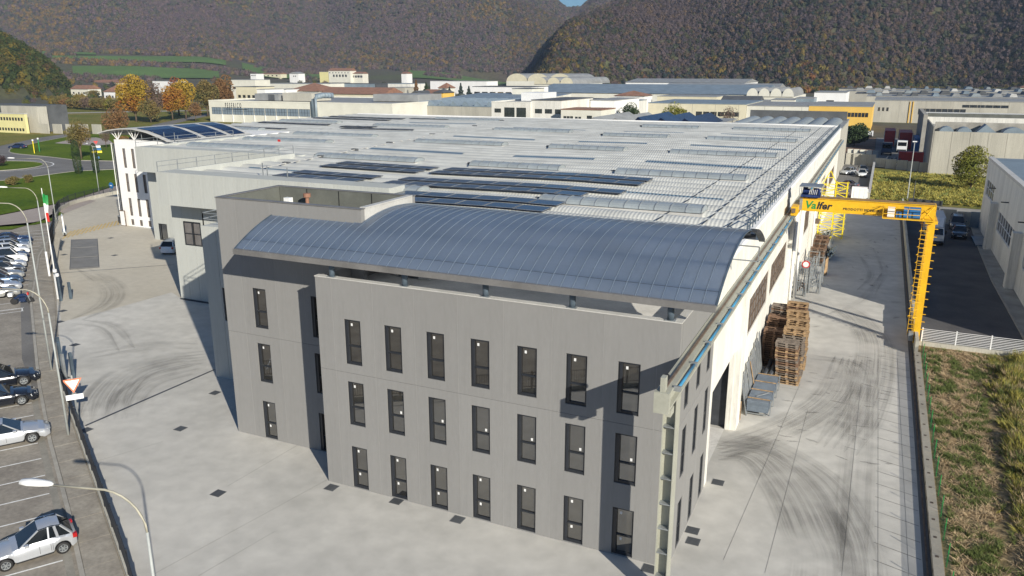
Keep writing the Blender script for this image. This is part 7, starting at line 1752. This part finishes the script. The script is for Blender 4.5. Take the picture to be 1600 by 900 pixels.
def forest_mat():
    m = bpy.data.materials.new('wooded_hill_foliage'); m.use_nodes = True; nt = m.node_tree; N = nt.nodes; L = nt.links; b = N['Principled BSDF']; b.inputs['Roughness'].default_value = .9; b.inputs['Specular IOR Level'].default_value = .1
    oi = N.new('ShaderNodeObjectInfo'); ge = N.new('ShaderNodeNewGeometry'); n1 = N.new('ShaderNodeTexNoise'); n1.inputs['Scale'].default_value = .0045; n1.inputs['Detail'].default_value = 5
    L.new(ge.outputs['Position'], n1.inputs[0])
    sb = N.new('ShaderNodeMath'); sb.operation = 'MULTIPLY_ADD'; sb.inputs[1].default_value = 2.1; sb.inputs[2].default_value = -1.05; L.new(n1.outputs[0], sb.inputs[0])
    ad = N.new('ShaderNodeMath'); ad.operation = 'ADD'; ad.use_clamp = True; L.new(oi.outputs['Random'], ad.inputs[0]); L.new(sb.outputs[0], ad.inputs[1])
    cr = N.new('ShaderNodeValToRGB'); L.new(ad.outputs[0], cr.inputs[0]); e = cr.color_ramp; e.interpolation = 'CONSTANT'; bright = 1.05
    cols = [(0, (.088, .066, .066)), (.18, (.105, .075, .062)), (.34, (.064, .052, .056)), (.48, (.105, .072, .046)), (.60, (.050, .056, .034)), (.74, (.072, .070, .036)), (.85, (.028, .040, .036)), (.94, (.095, .078, .038)), (.975, (.13, .068, .036)), (.993, (.15, .11, .03))]
    cols = [(p_, tuple(c_ * bright for c_ in k_)) for p_, k_ in cols]
    e.elements[0].position, e.elements[0].color = cols[0][0], cols[0][1] + (1,); e.elements[1].position, e.elements[1].color = cols[1][0], cols[1][1] + (1,)
    for p, c in cols[2:]: q = e.elements.new(p); q.color = c + (1,)
    L.new(cr.outputs[0], b.inputs['Base Color']); return m
FM = forest_mat()
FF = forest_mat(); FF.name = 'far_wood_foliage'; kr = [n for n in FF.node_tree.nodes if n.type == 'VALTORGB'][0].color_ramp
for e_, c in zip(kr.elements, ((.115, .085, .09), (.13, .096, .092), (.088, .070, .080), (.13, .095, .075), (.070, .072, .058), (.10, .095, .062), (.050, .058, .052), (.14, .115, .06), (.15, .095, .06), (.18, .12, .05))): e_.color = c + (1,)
SRC = [blob_mesh('tree_shape', FM, s) for s in (1, 2, 3, 4)]
SRF = [blob_mesh('tree_shape', FF, s) for s in (11, 12, 13, 14)]
def scatter(name, label, cat, pts, scl, srcs, group=None, tilt=.15):
    me = bpy.data.meshes.new(name); n = len(pts); me.vertices.add(n); me.vertices.foreach_set('co', np.array(pts, np.float32).ravel())
    a = me.attributes.new('size', 'FLOAT_VECTOR', 'POINT'); a.data.foreach_set('vector', np.array(scl, np.float32).ravel())
    rr = np.zeros((n, 3), np.float32); g = np.random.default_rng(n); rr[:, 2] = g.uniform(0, 6.28, n); rr[:, 0] = g.uniform(-tilt, tilt, n)
    a = me.attributes.new('turn', 'FLOAT_VECTOR', 'POINT'); a.data.foreach_set('vector', rr.ravel())
    o = bpy.data.objects.new(name, me); C.objects.link(o)
    ng = bpy.data.node_groups.new(name, 'GeometryNodeTree'); ng.interface.new_socket('Geometry', in_out='INPUT', socket_type='NodeSocketGeometry'); ng.interface.new_socket('Geometry', in_out='OUTPUT', socket_type='NodeSocketGeometry')
    N = ng.nodes; L = ng.links; gi = N.new('NodeGroupInput'); go = N.new('NodeGroupOutput'); iop = N.new('GeometryNodeInstanceOnPoints')
    g2i = N.new('GeometryNodeGeometryToInstance')
    for s_ in srcs:
        so = bpy.data.objects.new('shape', s_); oi = N.new('GeometryNodeObjectInfo'); oi.inputs[0].default_value = so; oi.inputs['As Instance'].default_value = False
        L.new(oi.outputs['Geometry'], g2i.inputs[0])
    L.new(gi.outputs[0], iop.inputs['Points']); L.new(g2i.outputs[0], iop.inputs['Instance']); iop.inputs['Pick Instance'].default_value = True
    for nm_, sock in (('size', 'Scale'), ('turn', 'Rotation')):
        na = N.new('GeometryNodeInputNamedAttribute'); na.data_type = 'FLOAT_VECTOR'; na.inputs[0].default_value = nm_; L.new(na.outputs[0], iop.inputs[sock])
    L.new(iop.outputs[0], go.inputs[0]); md = o.modifiers.new('scatter', 'NODES'); md.node_group = ng
    o['kind'] = 'stuff'; o['label'] = label; o['category'] = cat
    return o
G_ = np.random.default_rng(11)
def polar(a0, a1, r0, r1, n):
    az = G_.uniform(a0, a1, n); r = np.sqrt(G_.uniform(r0 ** 2, r1 ** 2, n)); return r * np.sin(np.radians(az)), r * np.cos(np.radians(az)), az, r
pts = []; sc_ = []
def addf(a0, a1, r0, r1, n, cond, s0, s1, pts=None, sc_=None):
    X, Y, A, Rr = polar(a0, a1, r0, r1, n)
    for x, y, a, r in zip(X, Y, A, Rr):
        z = terr(x, y)
        if not cond(x, y, z, a, r): continue
        s = rnd.uniform(s0, s1); pts.append((x, y, z)); sc_.append((s, s, s * rnd.uniform(1.0, 1.5)))
P1, S1 = [], []
addf(-25, 12, 770, 1800, 95000, lambda x, y, z, a, r: z > 1.0, 1.9, 3.8, P1, S1)
scatter('hill_forest_near', 'wooded autumn hill slope at the right, brown and purple trees with green patches', 'forest', P1, S1, SRC)
P2, S2 = [], []
def farc(x, y, z, a, r):
    nn = mn.noise(Vector((x / 90, y / 90, 0)))
    if r < 1420: 
        if a > -42: return z > 14 and r > 1330 + nn * 60 or (nn > .25 and z > 8)
        return (abs(((r + a * 9) % 170) - 20) < 16 and nn > -.3) or nn > .45 or (r > 1360 and a > -47)
    if a < -44 and r < 1470: return nn > -.08 or (abs((r + a * 9) % 130) < 18)
    return True
addf(-62, -17, 960, 2500, 140000, farc, 2.4, 4.4, P2, S2)
scatter('hill_forest_far', 'distant purple brown wooded mountain side on the left and centre', 'forest', P2, S2, SRF)
P3, S3 = [], []
def knoll(x, y, z, a, r): d = math.hypot(x + 706, y - 376); return d < 121
for k in range(7500):
    x, y = rnd.uniform(-826, -588), rnd.uniform(258, 496)
    if knoll(x, y, 0, 0, 0): s = rnd.uniform(3.4, 5.6); P3.append((x, y, terr(x, y) - .5)); S3.append((s, s, s * rnd.uniform(1, 1.4)))
M['knollf'] = forest_mat(); kr = [n for n in M['knollf'].node_tree.nodes if n.type == 'VALTORGB'][0].color_ramp
for e_, c in zip(kr.elements, ((.055, .065, .018), (.04, .055, .016), (.075, .08, .022), (.035, .05, .015), (.05, .066, .02), (.085, .075, .025), (.03, .045, .016), (.095, .062, .028), (.085, .05, .026), (.13, .10, .02))): e_.color = c + (1,)
SK = [blob_mesh('tree_shape', M['knollf'], s) for s in (21, 22, 23)]
scatter('knoll_wood', 'rounded wooded knoll at the left edge, olive green with russet tops', 'forest', P3, S3, SK)
# scattered valley trees between the buildings
P4, S4 = [], []
for k in range(2600):
    a = rnd.uniform(-56, 9); r = rnd.uniform(480, 1000); x, y = r * math.sin(R(a)), r * math.cos(R(a))
    if mn.noise(Vector((x / 60, y / 60, 3))) < .12: continue
    if a < -42 and r < 560: continue
    if a > -22 and r < 760: continue
    s = rnd.uniform(1.6, 3.4); P4.append((x, y, terr(x, y))); S4.append((s, s, s * 1.3))
scatter('valley_trees', 'scattered small trees and hedges between the far buildings', 'trees', P4, S4, SRC + SK)
P5, S5 = [], []
for k in range(1500):
    a = rnd.uniform(-22, 9); r = rnd.uniform(775, 835) + 20 * math.sin(a); x, y = r * math.sin(R(a)), r * math.cos(R(a)); s = rnd.uniform(2.2, 4.2); P5.append((x, y, terr(x, y) - .3)); S5.append((s, s, s * 1.35))
M['footf'] = forest_mat(); kr = [n for n in M['footf'].node_tree.nodes if n.type == 'VALTORGB'][0].color_ramp
for e_, c in zip(kr.elements, ((.10, .10, .03), (.14, .10, .035), (.06, .075, .025), (.20, .15, .04), (.11, .075, .04), (.05, .07, .03), (.16, .12, .04), (.09, .065, .045), (.24, .17, .03), (.18, .08, .03))): e_.color = c + (1,)
scatter('foothill_trees', 'belt of yellow and green trees along the foot of the right hill', 'trees', P5, S5, [blob_mesh('tree_shape', M['footf'], s) for s in (31, 32, 33)])
# left fields
def patch(nm, pts, m, seg=14):
    pass
M['field_green'] = mat('winter_crop', (.085, .15, .03), .95, .15, .02, fine=.15, fscale=.4)
M['field_brown'] = mat('ploughed_soil', (.16, .085, .05), .95, .15, .02, fine=.15, fscale=.4)
def field(nm, a0, a1, r0, r1, m):
    b = MB(); na, nr = 24, 8; vs = []
    for i in range(nr + 1):
        for j in range(na + 1):
            a = a0 + (a1 - a0) * j / na; r = r0 + (r1 - r0) * i / nr; x, y = r * math.sin(R(a)), r * math.cos(R(a)); vs.append((x, y, terr(x, y) + 1.2))
    b.add(vs, [(i * (na + 1) + j, i * (na + 1) + j + 1, (i + 1) * (na + 1) + j + 1, (i + 1) * (na + 1) + j) for i in range(nr) for j in range(na)])
    b.f = [tuple(reversed(f)) for f in b.f]
    struct(b.build(nm, M[m]))
field('field', -53, -44.5, 1000, 1130, 'field_green'); field('field', -54, -50.4, 1010, 1060, 'field_brown'); field('field', -54, -44, 1180, 1260, 'field_green'); field('field', -54.5, -51.6, 1280, 1440, 'field_green'); field('field', -43, -36, 1080, 1280, 'field_green'); field('field', -32, -25, 1090, 1290, 'field_green')
# tufts of tall grass
def tuft(nm, m, seed, n=26, w=.016):
    g = np.random.default_rng(seed); b = MB()
    for k in range(n):
        a = g.uniform(0, 6.28); r_ = g.uniform(0, .16); x, y = r_ * math.cos(a), r_ * math.sin(a); h = g.uniform(.5, 1.0); lx, ly = g.normal(size=2) * .18
        ux, uy = math.cos(a + 1.6) * w, math.sin(a + 1.6) * w
        b.add([(x - ux, y - uy, 0), (x + ux, y + uy, 0), (x + lx * .5 + ux * .7, y + ly * .5 + uy * .7, h * .6), (x + lx * .5 - ux * .7, y + ly * .5 - uy * .7, h * .6), (x + lx, y + ly, h)], [(0, 1, 2, 3), (3, 2, 4)])
    return b.mesh(nm, m)
M['g1'] = mat('green_blades', (.11, .14, .03), .8, .2, .5); M['g2'] = mat('yellow_blades', (.34, .30, .06), .8, .25, .5); M['g3'] = mat('straw_blades', (.42, .31, .18), .8, .25, .5)
TG, TY, TS = tuft('tuft', M['g1'], 1), tuft('tuft', M['g2'], 2), tuft('tuft', M['g3'], 3)
PA, SA, PB, SB, PC_, SC_ = [], [], [], [], [], []
for k in range(26000):
    x, y = rnd.uniform(4.5, 26), rnd.uniform(22, 60.4)
    n1 = .5 * mn.noise(Vector((x / 1.6, y / 1.9, 1))) + .8 * mn.noise(Vector((x * 1.7, y * 1.7, 5))) + rnd.uniform(-.25, .25)
    edge_n = 8.7 - (60 - y) * .062 + 1.3 * mn.noise(Vector((y / 4, x / 6, 0))) + .7 * mn.noise(Vector((y, x, 2)))
    tall = x > edge_n
    dip = abs(x - (8.3 - (60 - y) * .062)) < .35 and y < 55
    if dip and rnd.random() < .85: continue
    if tall:
        if mn.noise(Vector((x / 1.5, y / 1.5, 9))) < -.25 and rnd.random() < .8: continue
        s = rnd.uniform(.3, 1.0) * min(1, .4 + (x - edge_n) * .5) * (1 + .5 * mn.noise(Vector((x / 2, y / 2, 4)))); PB.append((x, y, .02)); SB.append((1.2, 1.2, s))
    elif n1 > .12: PA.append((x, y, .02)); SA.append((.9, .9, rnd.uniform(.12, .32)))
    elif n1 < -.02 and rnd.random() < .7: PC_.append((x, y, .02)); SC_.append((1.2, 1.2, rnd.uniform(.08, .25)))
scatter('tall_grass', 'tall yellow green grass at the right edge of the rough field', 'grass', PB, SB, [TY, TG, TY, TG, TS], tilt=.5)
scatter('short_grass', 'green grass clumps in the rough field', 'grass', PA, SA, [TG], tilt=.4)
scatter('dry_grass', 'flattened straw coloured grass in the rough field', 'grass', PC_, SC_, [TS], tilt=.5)
TG2, TY2 = tuft('tuft', M['g1'], 5, 20, .04), tuft('tuft', M['g2'], 6, 20, .04)
PD_, SD_ = [], []
for k in range(9000):
    x, y = rnd.uniform(-.3, 28), rnd.uniform(131.5, 170)
    if y > 170 - .62 * (x - 12) * (x > 12) or y < 131 - .35 * (x - 15) * (x > 15): continue
    PD_.append((x, y, .05)); SD_.append((2.2, 2.2, rnd.uniform(.12, .32)))
scatter('meadow_grass', 'rough yellow green meadow grass before the concrete warehouse', 'grass', PD_, SD_, [TY2, TG2, TY2, TY2], tilt=.6)
# ================================================================ HAZE
hz = bpy.data.materials.new('valley_haze'); hz.use_nodes = True; nt = hz.node_tree; nt.nodes.clear()
ou = nt.nodes.new('ShaderNodeOutputMaterial'); vo = nt.nodes.new('ShaderNodeVolumePrincipled'); nt.links.new(vo.outputs[0], ou.inputs['Volume'])
vo.inputs['Color'].default_value = (.60, .77, 1.0, 1); vo.inputs['Density'].default_value = .00014; vo.inputs['Anisotropy'].default_value = .2
ho = MB().box(-4200, 2600, -600, 4600, -3, 760).build('haze', hz); ho['kind'] = 'stuff'; ho['label'] = 'thin bluish autumn haze filling the valley'; ho['category'] = 'haze'
